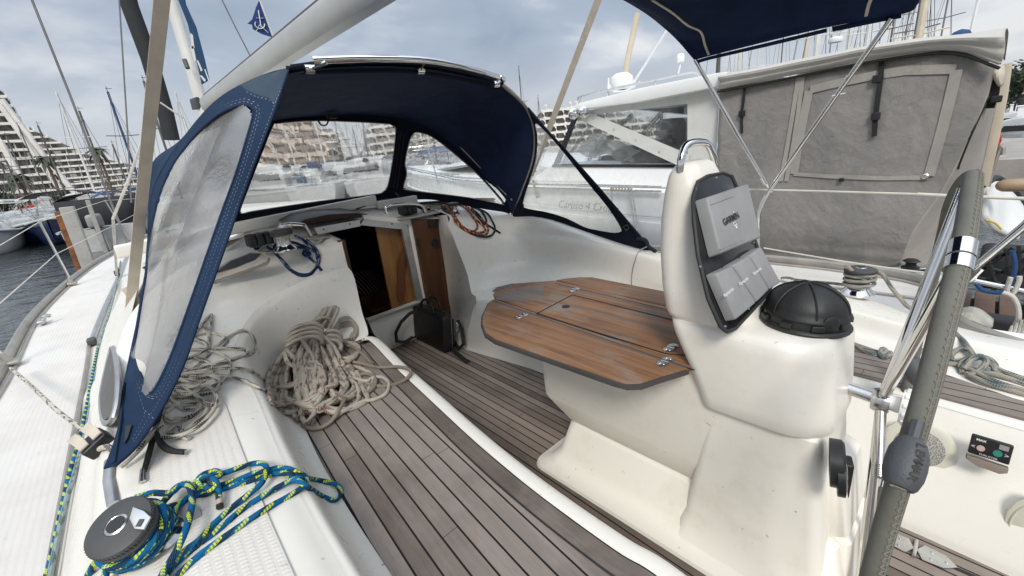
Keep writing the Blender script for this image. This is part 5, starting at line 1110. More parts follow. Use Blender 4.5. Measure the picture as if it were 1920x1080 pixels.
ropeobj('rope_loop', [on(Zt([(560, 500, .05), (700, 490, .03), (800, 500, .015), (950, 535, .008), (1090, 530, .02), (1180, 545, .03), (1205, 580, .03), (1150, 640, .01), (1050, 675, .0), (930, 680, .0), (850, 650, .0)]), .008), on(Zt([(360, 980, .01), (420, 1010, .01), (500, 1005, .015), (580, 960, .02), (640, 880, .05), (690, 790, .05)]), .008), on(Zt([(780, 600, .02), (860, 585, .02), (930, 620, .02), (920, 690, .012), (860, 740, .012)]), .008), on(Zt([(690, 360, .05), (760, 380, .04), (840, 440, .03), (900, 500, .012)]), .008)], .0085, 'beige_rope', '', parent=coil)
kn = []
for j in range(5): kn.append(on(Zt([(735+25*math.cos(t+j)+rn.uniform(-6, 6), 540+30*math.sin(t*1.3+j)+rn.uniform(-6, 6), .03+.015*math.sin(t*2+j)) for t in [q*.9 for q in range(7)]]), .01))
ropeobj('rope_knot', kn, .0075, 'beige_rope', '', parent=coil)
# navy line on the port winch
k = .1481; Zn = lambda p: zz(p, k, 420, 380)
N_ = [[(680, 430, .03), (600, 430, .03), (540, 465, .02), (440, 565, .01), (400, 582, .01), (358, 535, .01)], [(540, 470, .02), (548, 560, .012), (640, 612, .015), (700, 690, .008), (790, 805, .004), (890, 890, .004), (1000, 928, .004), (1110, 895, .004), (1185, 770, .008), (1160, 640, .01), (1090, 560, .03), (1000, 470, .06), (900, 420, .06)],
 [(690, 460, .05), (640, 560, .03), (650, 640, .02), (750, 740, .006), (850, 850, .004), (960, 905, .004), (1080, 900, .004), (1170, 820, .006), (1205, 720, .008), (1180, 610, .015), (1110, 530, .03), (1040, 470, .05)], [(700, 520, .06), (800, 520, .07), (900, 560, .06), (1000, 570, .04), (1080, 590, .02)], [(690, 470, .08), (760, 510, .09), (860, 500, .09), (960, 530, .06), (1070, 580, .03)],
 [(1005, 610, .02), (1060, 620, .03), (1090, 650, .025), (1040, 680, .02), (1000, 640, .02), (1040, 620, .03), (1060, 670, .02), (1110, 720, .012), (1180, 790, .01), (1232, 855, .006)]]
ropeobj('coiled_line', [on(Zn(p), .010) for p in N_], .0085, 'navy_rope', 'navy line looped round the port cabin winch')
ropeobj('coiled_line', [on(Zn(p), .008) for p in ([(1050, 440, .03), (1150, 415, .02), (1290, 405, .02), (1310, 440, .02), (1240, 470, .02), (1120, 480, .02)], [(1060, 470, .02), (1200, 440, .02), (1290, 440, .015), (1240, 490, .01), (1130, 540, .01)])], .006, 'white_rope', 'short pale line tucked behind the port cabin winch handle')
ropeobj('coiled_line', [on(Zn(p), .008) for p in ([(430, 600, .012), (520, 570, .012), (620, 600, .01), (520, 630, .01), (440, 620, .01)], [(460, 580, .02), (560, 540, .02), (640, 560, .02)])], .006, 'white_rope', 'scrap of pale line between the port hatch and the cabin winch')
# orange, black and tan lines on the starboard winch
k = .1354; Zo = lambda p: zz(p, k, 700, 340)
O_ = [[(990, 330, .06), (1070, 420, .05), (1140, 520, .02), (1220, 622, .006), (1320, 690, .004), (1450, 738, .004), (1560, 735, .006), (1592, 660, .01), (1560, 595, .012), (1460, 500, .02), (1380, 420, .04), (1290, 345, .06), (1170, 270, .1)], [(1010, 300, .08), (1110, 440, .05), (1170, 545, .02), (1270, 650, .008), (1390, 690, .006), (1440, 640, .01), (1430, 570, .012), (1380, 500, .02), (1330, 420, .05), (1230, 330, .08), (1165, 255, .1)], [(1000, 350, .06), (1060, 430, .04), (1130, 540, .02), (1230, 650, .012), (1340, 710, .012), (1480, 710, .012), (1550, 680, .015), (1520, 610, .02), (1430, 540, .025), (1360, 460, .04)]]
ropeobj('coiled_line', [on(Zo(p), .009) for p in O_], .0085, 'orange_rope', 'orange and cream line looped below the starboard cabin winch')
K_ = [[(950, 370, .05), (1000, 420, .04), (1070, 450, .03)], [(945, 345, .06), (1010, 390, .05), (1090, 430, .04)], [(1330, 330, .06), (1470, 350, .05), (1560, 430, .03), (1640, 540, .012), (1685, 650, .008), (1650, 738, .006), (1560, 768, .006), (1440, 752, .006), (1340, 720, .006)], [(1360, 380, .05), (1450, 450, .03), (1540, 570, .012), (1640, 640, .012), (1700, 680, .01), (1762, 720, .006)], [(1350, 350, .06), (1480, 400, .04), (1560, 520, .02), (1540, 590, .02), (1440, 480, .03), (1390, 410, .04)]]
ropeobj('coiled_line', [on(Zo(p), .009) for p in K_], .0085, 'black_rope', 'black line hanging beside the orange loops')
T_ = [[(690, 330, .03), (700, 250, .05), (750, 205, .07), (800, 240, .06), (840, 300, .04), (780, 340, .02), (720, 320, .02)]]
for j in range(9): cx, cy = 820+rn.uniform(-80, 90), 330+rn.uniform(-40, 60); T_.append([(cx+rn.uniform(70, 130)*math.cos(t+j), cy+rn.uniform(20, 50)*math.sin(t+j), .02+.01*(j % 4)) for t in [q*.9 for q in range(7)]])
ropeobj('coiled_line', [on(Zo(p), .008) for p in T_], .0065, 'tan_rope', 'small tan line heaped behind the hatch grab rail')
# grey flecked line: starboard winch and seat
k = .2708; Zg = lambda p: zz(p, k, 1400, 440)
wb = P(1607, 551, x=1.30); mb = MB(); r = .0095
mb.tube([wb+Vc((math.cos(t)*(.052+r), math.sin(t)*(.052+r), .045+.009*t/2.2)) for t in [q*.3 for q in range(0, 66)]], r, 8)
mb.tube([P(a, b, x=x) for a, b, x in ((1640, 508, 1.32), (1655, 515, 1.30), (1672, 540, 1.28), (1690, 562, 1.27), (1703, 575, 1.26), (1745, 600, 1.2), (1790, 630, 1.1), (1812, 650, 1.0))], r, 8, smooth=4); mb.tube([P(1480, 523, x=1.7), P(1520, 528, x=1.55), P(1560, 531, x=1.42), P(1600, 536, x=1.32)], r*.9, 8); mb.tube([P(a, b, x=1.25) for a, b in ((1586, 502), (1590, 500), (1600, 510), (1625, 528))], r, 8, smooth=3)
S_ = [[(1440, 680), (1500, 735), (1540, 790, .01), (1580, 850, .01)], [(750, 765), (800, 800), (860, 825), (920, 832), (965, 805, .02), (940, 790, .03), (925, 825, .02), (960, 850, .01), (995, 815)], [(1180, 820), (1230, 800), (1260, 820), (1300, 870), (1400, 890), (1500, 900, .02)], [(1380, 895), (1480, 905, .01), (1560, 930, .02), (1700, 960, .02), (1930, 1030)], [(1490, 960), (1480, 900, .02), (1540, 850, .03), (1620, 850, .03), (1740, 930, .02), (1900, 990), (1990, 1010)], [(1560, 800, .01), (1480, 790, .01), (1420, 830, .012), (1430, 870, .014), (1520, 870, .02), (1650, 850, .03), (1720, 900, .02), (1720, 950, .02), (1840, 1010), (1960, 1050)], [(1500, 930, .03), (1560, 860, .045), (1620, 840, .045), (1660, 880, .04), (1600, 950, .03), (1520, 970, .02)], [(1540, 930, .03), (1620, 970, .03), (1760, 1030, .02), (1930, 1080)], [(1520, 960, .02), (1640, 1020, .02), (1800, 1070, .01), (1960, 1120)]]
for p in S_: mb.tube(on(Zg(p), r), r, 8, smooth=5)
tag(obj('coiled_line', mb, 'grey_rope'), 'grey blue flecked rope from the starboard winch knotted on the starboard seat', 'rope')
# mooring line over the rail at the stern
mb = MB(); mb.tube([P(a, b, x=1.72) for a, b in ((1895, 520), (1888, 545), (1898, 552), (1910, 530), (1912, 518))], .010, 8, smooth=4); mb.tube([P(a, b, x=1.70) for a, b in ((1880, 548), (1898, 556), (1908, 575), (1909, 600), (1898, 618), (1885, 640))], .011, 8, smooth=4)
for q in range(4): mb.tube([P(1900+q*9, 612-6*q, x=1.66), P(1893+q*8, 628, x=1.62), P(1880+q*12, 655, x=1.5)], .010, 8, smooth=4)
tag(obj('mooring_line', mb, 'mooring_rope'), 'cream three strand mooring line tied over the stern rail', 'rope')
# ================================================================== BAG
bag = thing('laptop_bag', (.12, 2.75, 0), 'black leather laptop bag standing on the sole by the companionway', 'bag')
f0, f1 = P(773, 634, z=.0), P(834, 666, z=.0); ax_ = (f1-f0).normalized(); nx = Vc((ax_.y, -ax_.x, 0)); nx = nx if nx.x < 0 else -nx; W = (f1-f0).length
cb = (f0+f1)/2-nx*.06+Vc((0, 0, .15)); up = (Vc((0, 0, 1))-nx*.12).normalized()
mb = MB(); mb.box(cb, (W, .09, .29), ax=(ax_, -nx, up), bev=.035); obj('bag_body', mb, 'bag_leather', bag)
mb = MB(); mb.box(cb-nx*.05-up*.02, (W*.9, .045, .23), ax=(ax_, -nx, up), bev=.02); obj('front_pocket', mb, 'bag_leather', bag)
mb = MB()
for o_ in (-.03, .035): mb.tube([cb+ax_*s*W*.20-nx*o_+up*(.13+h) for s, h in ((-1, 0), (-.85, .05), (-.45, .085), (0, .095), (.45, .085), (.85, .05), (1, 0))], .010, 8, smooth=4)
obj('handle', mb, 'bag_leather', bag)
mb = MB(); l = [cb+ax_*W*.42*s-nx*.028+up*h for s, h in ((-1, .148), (0, .1475), (.9, .147), (1.18, .12), (1.20, 0), (1.19, -.12))]; mb.tube(l, .0025, 5); obj('zip', mb, 'steel', bag)
mb = ribbon([P(782, 582, y=2.88), P(768, 588, y=2.9), P(752, 604, y=2.92), P(742, 624, y=2.92), P(744, 640, y=2.9), P(760, 642, y=2.88), P(774, 632, y=2.86)], .03, .004, Vc((-.7, -.3, .6))); obj('shoulder_strap', mb, 'black_webbing', bag)
mb = ribbon([P(858, 600, y=2.55), P(866, 620, y=2.5), P(869, 645, y=2.45), P(860, 655, z=.01), P(850, 640, z=.02)], .028, .004); mb2 = ribbon([P(842, 648, z=.02), P(858, 664, z=.008), P(878, 680, z=.006)], .035, .004, Vc((0, 0, 1)))
n = len(mb.v); mb.v += mb2.v; mb.f += [tuple(i+n for i in f) for f in mb2.f]; mb.uv += mb2.uv; mb.mi += mb2.mi; obj('strap_end', mb, 'black_webbing', bag)
mb = MB(); c = P(856, 612, y=2.53); mb.tube([c+Vc((0, 0, .03)), c+Vc((.005, -.01, .012)), c+Vc((-.004, -.01, -.01)), c+Vc((.006, -.012, -.03))], .006, 6, smooth=3); mb.tube([c+Vc((.012*math.cos(t), -.01, -.035+.012*math.sin(t))) for t in [q*.7 for q in range(9)]], .003, 5, True); obj('snap_hook', mb, 'chrome', bag)
# ================================================================== BURGEE
fl_ = MB(); fy = 8.0
fo = [(486, 0), (491, 12), (500, 36), (512, 70), (492, 64), (474, 54), (473, 46), (464, 44), (473, 36), (480, 14)]
fl_.slab([P(a, b, y=fy+.0) for a, b in fo], (0, .012, 0)); fg = tag(obj('burgee', fl_, 'flag_blue'), 'blue pennant with a white anchor and wheel emblem on a halyard', 'flag')
mb = MB(); ce = P(487, 46, y=fy-.012)
uF = (P(487, 20, y=fy)-P(487, 46, y=fy)).normalized(); rF = Vc((1, 0, 0)); sc_ = (P(487, 20, y=fy)-P(487, 46, y=fy)).length
mb.tube([ce+rF*math.cos(R(t))*.34*sc_+uF*math.sin(R(t))*.30*sc_ for t in range(150, 400, 25)], .02, 5, sy=.3)
mb.tube([ce+uF*1.0*sc_-rF*.1*sc_, ce-uF*.2*sc_+rF*.1*sc_], .018, 5, sy=.3); mb.tube([ce+uF*.45*sc_-rF*.25*sc_, ce+uF*.5*sc_+rF*.3*sc_], .013, 5, sy=.3); mb.tube([ce-uF*.1*sc_+rF*.1*sc_, ce-uF*.55*sc_+rF*.6*sc_], .013, 5, sy=.3); mb.tube([ce, ce-uF*.5*sc_-rF*.25*sc_], .013, 5, sy=.3)
obj('emblem', mb, 'letter_white', fg)
mb = MB(); mb.tube([P(484, -20, y=fy), P(487, 0, y=fy), P(513, 72, y=fy), P(522, 90, y=fy)], .012, 6); obj('halyard', mb, 'lifeline', fg)
# ================================================================== MOTOR YACHT ALONGSIDE
my = thing('motor_yacht', (4.2, 3, -.75), 'large white motor yacht alongside with grey canvas cockpit enclosure', 'motor yacht')
mp = lambda n, mb, m, **k: obj(n, mb, m, my, **k)
st_ = [(9.6, 4.2, 1.18), (8.2, 3.35, 1.12), (6.5, 2.82, 1.04), (5.0, 2.6, .98), (3.85, 2.52, .93), (2.5, 2.5, .88), (1.75, 2.5, .85)]
rows = [[Vc((x, y, z)) for y, x, z in st_], [Vc((x+.01, y, z-.28)) for y, x, z in st_], [Vc((x-.02, y, z-.33)) for y, x, z in st_], [Vc((x+.04+(.25 if y > 6 else 0), y, z-.75)) for y, x, z in st_], [Vc((x+.25+(.5 if y > 6 else 0), y, -.8)) for y, x, z in st_]]
mb = MB(); mb.patch(rows, 5, 4)
low = [(1.75, 2.5, .22), (1.2, 2.5, .185), (.3, 2.5, .165), (.02, 2.5, .155)]
mb.patch([[Vc((x, y, z)) for y, x, z in low], [Vc((x+.02, y, z-.07)) for y, x, z in low], [Vc((x+.05, y, -.3)) for y, x, z in low], [Vc((x+.3, y, -.8)) for y, x, z in low]], 4, 3)
mb.quad((2.5, 1.75, .85), (2.5, 1.75, .2), (5.6, 1.75, .2), (5.6, 1.75, .85)); mb.quad((2.5, .02, .15), (2.5, .02, -.8), (5.6, .02, -.8), (5.6, .02, .15))
mp('hull', mb, 'white_hull')
mb = MB(); mb.patch([[Vc((x, y, z)) for y, x, z in st_], [Vc(((x+4.2)/2, y, z+.03)) for y, x, z in st_], [Vc((4.2+(4.2-x), y, z)) for y, x, z in st_]], 4, 3)
mb.patch([[Vc((2.5, y, z)) for y, x, z in low], [Vc((2.8, y, z+.01)) for y, x, z in low], [Vc((5.8, y, z)) for y, x, z in low]], 3, 3); mp('deck', mb, 'white_paint')
mb = MB(); mb.tube([Vc((x-.01, y, z)) for y, x, z in low], .02, 8); mb.tube([Vc((x-.005, y, z-.075)) for y, x, z in low], .012, 8); mp('rub_rail', mb, 'rail_alloy')
mb = MB(); mb.tube([Vc((x-.008, y, z-.31)) for y, x, z in st_], .007, 6, smooth=4); mb.tube([Vc((x-.006, y, z-.24)) for y, x, z in st_], .004, 6, smooth=4); mp('hull_line', mb, 'boat_grey')
mb = MB(); l0 = [P(a, b, x=2.46) for a, b in ((940, 343), (1000, 345), (1100, 347), (1240, 351))]; l1 = [P(a, b, x=2.46) for a, b in ((940, 350), (1000, 352), (1100, 355), (1240, 359))]
ext = [Vc((2.75, 6.4, 1.12)), Vc((3.3, 8.2, 1.25)), Vc((4.2, 9.5, 1.32))]
mb.tube([q for q in ext[::-1]]+l0, .012, 8, smooth=3); mb.tube([q-Vc((0, 0, .03)) for q in ext[::-1]]+l1, .010, 8, smooth=3)
for q in ext+l0[:1]: mb.tube([q, q-Vc((0, 0, .16))], .010, 8)
mb.tube([Vc((2.75, 6.4, 1.5)), Vc((3.3, 8.2, 1.58)), Vc((4.2, 9.5, 1.62)), Vc((5.1, 8.2, 1.58))], .012, 8, smooth=4)
for q in ext: mb.tube([q, q+Vc((0, .1, .36))], .010, 8)
mb.tube([ext[0], Vc((2.66, 5.6, 1.1))], .01, 8); mp('bow_rail', mb, 'steel')
mb = MB()
for a, b, c, d in ((1146, 352, 1148, 388), (1179, 353, 1193, 442), (1184, 353, 1198, 442)): mb.tube([P(a, b, x=2.44), P(c, d, x=2.44)], .009, 7)
mp('boarding_bracket', mb, 'steel')
mb = MB()
for q in range(7): c = P(1147+q*5.6, 355, x=2.43); mb.tube([c+Vc((0, .015*math.cos(t), .022*math.sin(t))) for t in [w*.8 for w in range(8)]], .005, 5, True)
mp('lashing', mb, 'plain_rope')
a, b = P(1056, 383, x=2.47), P(1150, 391, x=2.47); xd = (b-a).normalized(); nn = Vc((-1, 0, 0)); mb = MB()
mb.text('Caruso 4 Cruise', (a+b)/2, xd, Vc((0, 0, 1)), .125, .02, shear=.35); mp('hull_name', mb, 'letter_grey')
# superstructure
x_ = 2.72; Q = lambda a, b, dx=0.: P(a, b, x=x_+dx)
mb = MB(); mb.slab([Q(*q) for q in ((955, 352), (1010, 318), (1036, 311), (1292, 314), (1345, 320), (1345, 420), (960, 380))], (2.9, 0, 0), bev=.02); mp('cabin_side', mb, 'white_hull')
mb = MB(); mb.patch([[Vc((2.95, 3.7, .95)), Vc((4.2, 3.9, 1.0)), Vc((5.4, 3.7, .95))], [Vc((3.1, 5.0, 1.22)), Vc((4.2, 5.3, 1.3)), Vc((5.3, 5.0, 1.22))], [Vc((3.4, 7.0, 1.16)), Vc((4.2, 7.3, 1.24)), Vc((5.0, 7.0, 1.16))], [Vc((3.8, 8.2, 1.08)), Vc((4.2, 8.3, 1.1)), Vc((4.6, 8.2, 1.08))]], 5, 5); mp('foredeck_trunk', mb, 'white_hull')
mb = MB(); mb.slab([Q(*q) for q in ((1040, 309), (1072, 226), (1098, 212), (1290, 195), (1290, 311))], (.006, 0, 0)); mp('side_window', mb, 'yacht_vinyl')
mb = MB(); mb.slab([Q(*q, -.012) for q in ((1036, 308), (1292, 309), (1292, 314), (1034, 313))], (.03, 0, 0)); mb.slab([Q(*q, -.012) for q in ((1036, 312), (1072, 224), (1080, 222), (1048, 306))], (.03, 0, 0)); mp('window_frame', mb, 'frame_black')
mb = MB(); mb.slab([Q(*q, -.016) for q in ((1080, 212), (1345, 160), (1345, 180), (1292, 194), (1100, 216))], (.012, 0, 0)); mb.slab([Q(*q, -.0155) for q in ((1289, 194), (1348, 176), (1340, 322), (1289, 314))], (.012, 0, 0)); mb.slab([Q(*q, -.03) for q in ((1086, 210), (1112, 214), (1292, 290), (1292, 313), (1270, 310), (1090, 226))], (.008, 0, 0)); cur = mp('vinyl_curtain', mb, 'white_curtain')
mb = MB()
for q in ((1112, 224), (1151, 243), (1192, 263), (1236, 285)): mb.lathe([(.011, 0), (.008, .004)], Q(*q, -.031), (-1, 0, 0), 12)
obj('snap_button', mb, 'steel', cur)
mb = MB(); mb.slab([P(a, b, x=2.6) for a, b in ((1058, 207), (1085, 193), (1200, 165), (1340, 137), (1365, 134), (1358, 152), (1345, 163), (1190, 193), (1075, 207))], (3.0, 0, 0), bev=.02); mp('hardtop', mb, 'white_paint')
mb = MB(); l = [P(a, b, x=2.9) for a, b in ((1084, 188), (1092, 180), (1180, 160), (1240, 148), (1292, 137), (1305, 138), (1310, 146))]; mb.tube(l, .011, 8, smooth=3)
for a, b, c, d in ((1140, 170, 1142, 182), (1226, 151, 1230, 163), (1092, 180, 1086, 194)): mb.tube([P(a, b, x=2.9), P(c, d, x=2.9)], .009, 6)
mp('roof_rail', mb, 'steel')
mb = MB(); mb.tube([P(1168, 172, x=3.6), P(1178, 105, x=3.6), P(1196, 24, x=3.6)], .035, 10); mp('signal_mast', mb, 'cream_paint')
mb = MB(); c = P(1166, 158, x=3.5); mb.lathe([(.05, -.06), (.12, -.03), (.14, .02), (.13, .08), (.08, .12), (.01, .13)], c, seg=24); mb.box(c+Vc((0, 0, -.02)), (.2, .28, .08), bev=.03); mp('radar_dome', mb, 'white_paint')
mb = MB(); mb.tube([P(1185, 160, x=3.2), P(1252, 55, x=3.2)], .014, 8); mb.tube([P(1140, 185, x=3.0), P(1141, 146, x=3.0)], .010, 6); mb.tube([P(1150, 172, x=3), P(1175, 170, x=3), P(1190, 160, x=3), P(1200, 153, x=3)], .008, 5, smooth=3); mp('aerial', mb, 'white_paint')
mb = MB(); c = P(1276, 110, x=3.6); mb.tube([P(1272, 138, x=3.6), P(1276, 118, x=3.6)], .01, 6); mb.lathe([(.01, -.04), (.04, -.03), (.045, .02), (.03, .05), (.005, .055)], c, seg=14); mp('masthead_light', mb, 'white_plastic')
mb = MB(); c = P(1093, 211, x=2.6)
for dy in (0, .14): mb.lathe([(.02, -.05), (.055, .0), (.058, .03), (.045, .04)], c+Vc((0, dy, 0)), (-.6, -.8, 0), 20)
mp('horn', mb, 'chrome')
# things inside the wheelhouse
mb = MB(); mb.box(P(1235, 292, x=3.5), (.7, .6, .30), bev=.05); mb.box(P(1185, 300, x=3.9), (.9, .5, .2), bev=.05); mb.box(P(1262, 262, x=4.4), (.5, .3, .55), bev=.1); mp('helm_seat', mb, 'dark_canvas')
mb = MB(); mb.tube([P(1104, 300, x=3.4), P(1185, 215, x=3.4)], .025, 8); mb.tube([P(1195, 262, x=3.9), P(1245, 205, x=3.9)], .03, 8); mb.tube([P(1240, 210, x=3.6), P(1242, 300, x=3.6)], .02, 8); mb.tube([P(1060, 300, x=4.8), P(1130, 205, x=4.8)], .03, 8); mb.slab([P(1190, 205, x=4.6), P(1285, 198, x=4.6), P(1285, 215, x=4.6)], (.1, 0, 0)); mp('windscreen_pillar', mb, 'dark_canvas')
mb = MB(); c = P(1240, 252, x=3.3); mb.tube([c+Vc((0, .14*math.cos(t), .14*math.sin(t))) for t in [w*.35 for w in range(18)]], .006, 6, True); mb.lathe([(.05, -.03), (.05, .03)], c, (1, 0, 0), 12)
for q in range(12): mb.tube([c, c+Vc((-.02, .14*math.cos(q*.524), .14*math.sin(q*.524)))], .002, 4)
mp('fan', mb, 'boat_grey')
mb = MB(); mb.patch([[P(a, b, x=2.95+.12*math.sin(a*.3)) for a, b in r] for r in (((1085, 270), (1120, 250), (1160, 265), (1200, 280)), ((1090, 285), (1125, 268), (1160, 285), (1190, 290)), ((1105, 300), (1140, 290), (1165, 302), (1185, 303)))], 6, 6, disp=lambda p, s, t: p+Vc((.04*math.sin(t*19+s*8), 0, .015*math.sin(t*31)))); mp('plastic_sheet', mb, 'milky_vinyl')
mb = MB(); mb.box(P(1205, 292, x=4.2), (.3, .4, .12), bev=.03); mp('orange_case', mb, 'orange_rope')
# canvas enclosure
wr = lambda p, s, t: p+Vc((.034*noise.noise(Vc((p.y*2.6, p.z*1.0, 0)))+.012*noise.noise(Vc((p.y*8+p.z*2, p.z*2.5, 3)))+.02*max(0, s-.75)*4*math.sin(p.z*60)*.4, 0, 0))
K = lambda pts, x: [P(a, b, x=x) for a, b in pts]
rowsC = [K(((1349, 168), (1440, 152), (1560, 128), (1680, 106), (1790, 96), (1868, 122)), 2.65), K(((1346, 260), (1437, 255), (1553, 245), (1662, 236), (1757, 230), (1830, 228)), 2.63), K(((1343, 370), (1432, 370), (1537, 366), (1636, 362), (1710, 360), (1768, 352)), 2.62), K(((1342, 440), (1430, 442), (1520, 440), (1605, 440), (1665, 440), (1712, 432)), 2.60), K(((1341, 486), (1430, 490), (1510, 492), (1585, 496), (1640, 500), (1684, 500)), 2.63)]
mb = MB(); mb.patch(rowsC, 10, 10, disp=wr); encb = bvh_mb(mb); enc = mp('canvas_side', mb, 'grey_canvas', solid=.004)
r0 = [r[-1] for r in rowsC]
r1 = [P(1873, 140, x=2.85), P(1845, 232, x=2.85), P(1800, 345, x=2.85), P(1748, 430, x=2.8), P(1712, 505, x=2.8)]
r2 = [P(1877, 158, x=3.1), P(1858, 240, x=3.1), P(1834, 340, x=3.05), P(1795, 430, x=3.0), P(1760, 500, x=3.0)]
mb = MB(); mb.patch([r0, r1, r2], 8, 6, disp=wr); aftb = bvh_mb(mb); mp('canvas_aft', mb, 'grey_canvas_light', solid=.004)
mb = MB(); mb.tube([p for p in (cast(aftb, a, b, .012) or cast(encb, a, b, .012) for a, b in ((1867, 145), (1858, 170), (1845, 200), (1828, 236), (1812, 272), (1798, 308), (1796, 316))) if p], .009, 6, smooth=3); mp('enclosure_zip', mb, 'black_webbing')
top0 = K(((1346, 168), (1440, 150), (1560, 125), (1680, 103), (1790, 94), (1876, 122)), 2.61); top1 = K(((1350, 155), (1440, 139), (1560, 115), (1680, 93), (1790, 80), (1884, 95)), 2.58); top2 = K(((1358, 140), (1440, 124), (1560, 99), (1680, 79), (1790, 68), (1885, 57)), 2.70)
mb = MB(); mb.patch([top0, top1, top2, [p+Vc((1.4, 0, .10)) for p in top2], [p+Vc((2.9, 0, .0)) for p in top2]], 6, 5, disp=lambda p, s, t: p+Vc((0, 0, .008*noise.noise(p*4)))); mp('canvas_roof', mb, 'roof_canvas', solid=.006)
mb = MB(); mb.tube([p+Vc((-.004, 0, -.018)) for p in top0], .009, 6, smooth=4); mp('roof_edge', mb, 'black_webbing')
mb = MB(); mb.tube([p+Vc((-.004, 0, .015)) for p in top0], .012, 6, smooth=4, sy=1.3); mp('roof_hem', mb, 'roof_canvas')
def strip(pts, w, m, name, lift=.006, n=10):
    l = []
    for a, b in zip(pts, pts[1:]):
        for q in range(n): l.append((a[0]+(b[0]-a[0])*q/n, a[1]+(b[1]-a[1])*q/n))
    l.append(pts[-1]); return [p for p in (cast(encb, *q, lift) for q in l) if p]
mb = MB()
for q in ([(1519, 168), (1560, 158), (1640, 141), (1700, 132), (1792, 129)], [(1794, 131), (1780, 190), (1762, 260), (1742, 330)], [(1488, 326), (1560, 331), (1650, 334), (1741, 333)], [(1517, 170), (1507, 220), (1496, 280), (1489, 326)], [(1497, 145), (1487, 210), (1475, 280), (1464, 340)], [(1505, 144), (1497, 210), (1486, 280), (1474, 340)]):
    rb = ribbon(strip(q, .05, None, None, .010), .055 if q[0][0] > 1510 else .03, .004, lambda t: Vc((-1, 0, 0))); n = len(mb.v); mb.v += rb.v; mb.f += [tuple(i+n for i in f) for f in rb.f]; mb.uv += rb.uv; mb.mi += rb.mi
mp('window_flap_border', mb, 'grey_canvas_light')
mb = MB()
for q, w_ in (([(1653, 113), (1651, 150), (1645, 190), (1641, 225), (1639, 256)], .03), ([(1396, 163), (1394, 190), (1390, 215), (1391, 250)], .02), ([(1578, 334), (1577, 341)], .03)):
    mp('enclosure_strap', ribbon(strip(q, .05, None, None, .022, 4), w_, .005, lambda t: Vc((-1, 0, 0))), 'black_webbing')
for a, b in ((1644, 148), (1642, 218), (1391, 213)): mb = MB(); mb.box(cast(encb, a, b, .03), (.02, .05, .05), bev=.006); mp('strap_buckle', mb, 'black_plastic')
mb = MB()
rb = ribbon([P(1866, 148, x=2.7), P(1864, 175, x=2.72), P(1855, 203, x=2.74)], .045, .005); n = len(mb.v); mb.v += rb.v; mb.f += [tuple(i+n for i in f) for f in rb.f]; mb.uv += rb.uv; mb.mi += rb.mi
mb.box(P(1868, 186, x=2.7), (.04, .05, .04), bev=.008); mp('enclosure_strap', mb, 'black_webbing')
mb = MB(); c = P(1871, 138, x=2.72); mb.patch([[P(1859, 118, x=2.7), P(1875, 122, x=2.7), P(1882, 124, x=2.75)], [P(1860, 138, x=2.68), P(1871, 142, x=2.66), P(1884, 140, x=2.72)], [P(1872, 160, x=2.7), P(1876, 162, x=2.7), P(1879, 158, x=2.72)]], 4, 4); mp('rolled_flap', mb, 'strap_beige', solid=.01)
mb = MB(); mb.lathe([(.02, 0), (.02, .01), (.012, .016)], cast(encb, 1735, 331, .012), (-1, 0, 0), 14); mp('flap_button', mb, 'steel')
# winch hooks & lines on the motor yacht gunwale
mb = MB(); c = P(1706, 505, x=2.56); mb.lathe([(.05, 0), (.05, .02), (.03, .03), (.03, .05), (.05, .06), (.03, .075)], c, seg=18); mb.tube([c+Vc((-.1, .05, .0)), c+Vc((-.03, -.08, .01)), c+Vc((.06, -.22, .01))], .012, 6, smooth=3); mp('mooring_cleat', mb, 'black_plastic')
# ================================================================== STERN AREA TO STARBOARD
mb = MB(); mb.slab([P(a, b, x=3.6) for a, b in ((1874, 122), (1899, 116), (1890, 180), (1876, 250), (1853, 352), (1832, 340), (1856, 230))], (.06, 0, 0), bev=.01); tag(obj('gangway', mb, 'cream_paint'), 'tall cream folded gangway upright behind the grey canvas', 'gangway')
mb = MB(); c = P(1862, 268, x=4.2); mb.patch([[P(1868, 240, x=4.2), P(1874, 248, x=4.2), P(1878, 262, x=4.2)], [P(1861, 262, x=4.15), P(1866, 272, x=4.12), P(1872, 276, x=4.2)], [P(1852, 288, x=4.2), P(1857, 292, x=4.2), P(1862, 290, x=4.2)]], 4, 4, disp=lambda p, s, t: p+Vc((.03*math.sin(t*9), 0, 0))); tag(obj('ensign', mb, 'red_cloth', solid=.01), 'red cloth hanging behind the cream gangway', 'flag')
mb = MB(); mb.tube([P(1852, 350, x=3.9), P(1860, 320, x=3.9), P(1870, 290, x=3.9), P(1875, 277, x=3.9), P(1880, 276, x=3.9), P(1880, 290, x=3.9)], .016, 8, smooth=3); tag(obj('davit_arm', mb, 'rail_alloy'), 'bent grey davit arm beside the red cloth', 'davit')
dg = thing('dinghy', (5, -.3, -.3), 'white dinghy hull at the stern beyond the wheel rim', 'dinghy')
mb = MB(); hl = [[P(a, b, x=x) for a, b, x in r] for r in (((1846, 350, 4.0), (1868, 340, 4.6), (1900, 365, 5.0), (1925, 400, 5.2)), ((1842, 370, 4.0), (1862, 375, 4.3), (1885, 400, 4.6), (1915, 425, 4.8)), ((1845, 410, 4.0), (1860, 430, 4.2), (1880, 440, 4.4), (1905, 450, 4.6)))]; mb.patch(hl, 5, 5); obj('hull', mb, 'white_paint', dg, solid=.04)
mb = MB(); mb.tube([p+Vc((-.02, 0, .03)) for p in hl[0]], .03, 8, smooth=3); obj('rubbing_strake', mb, 'rubber', dg)
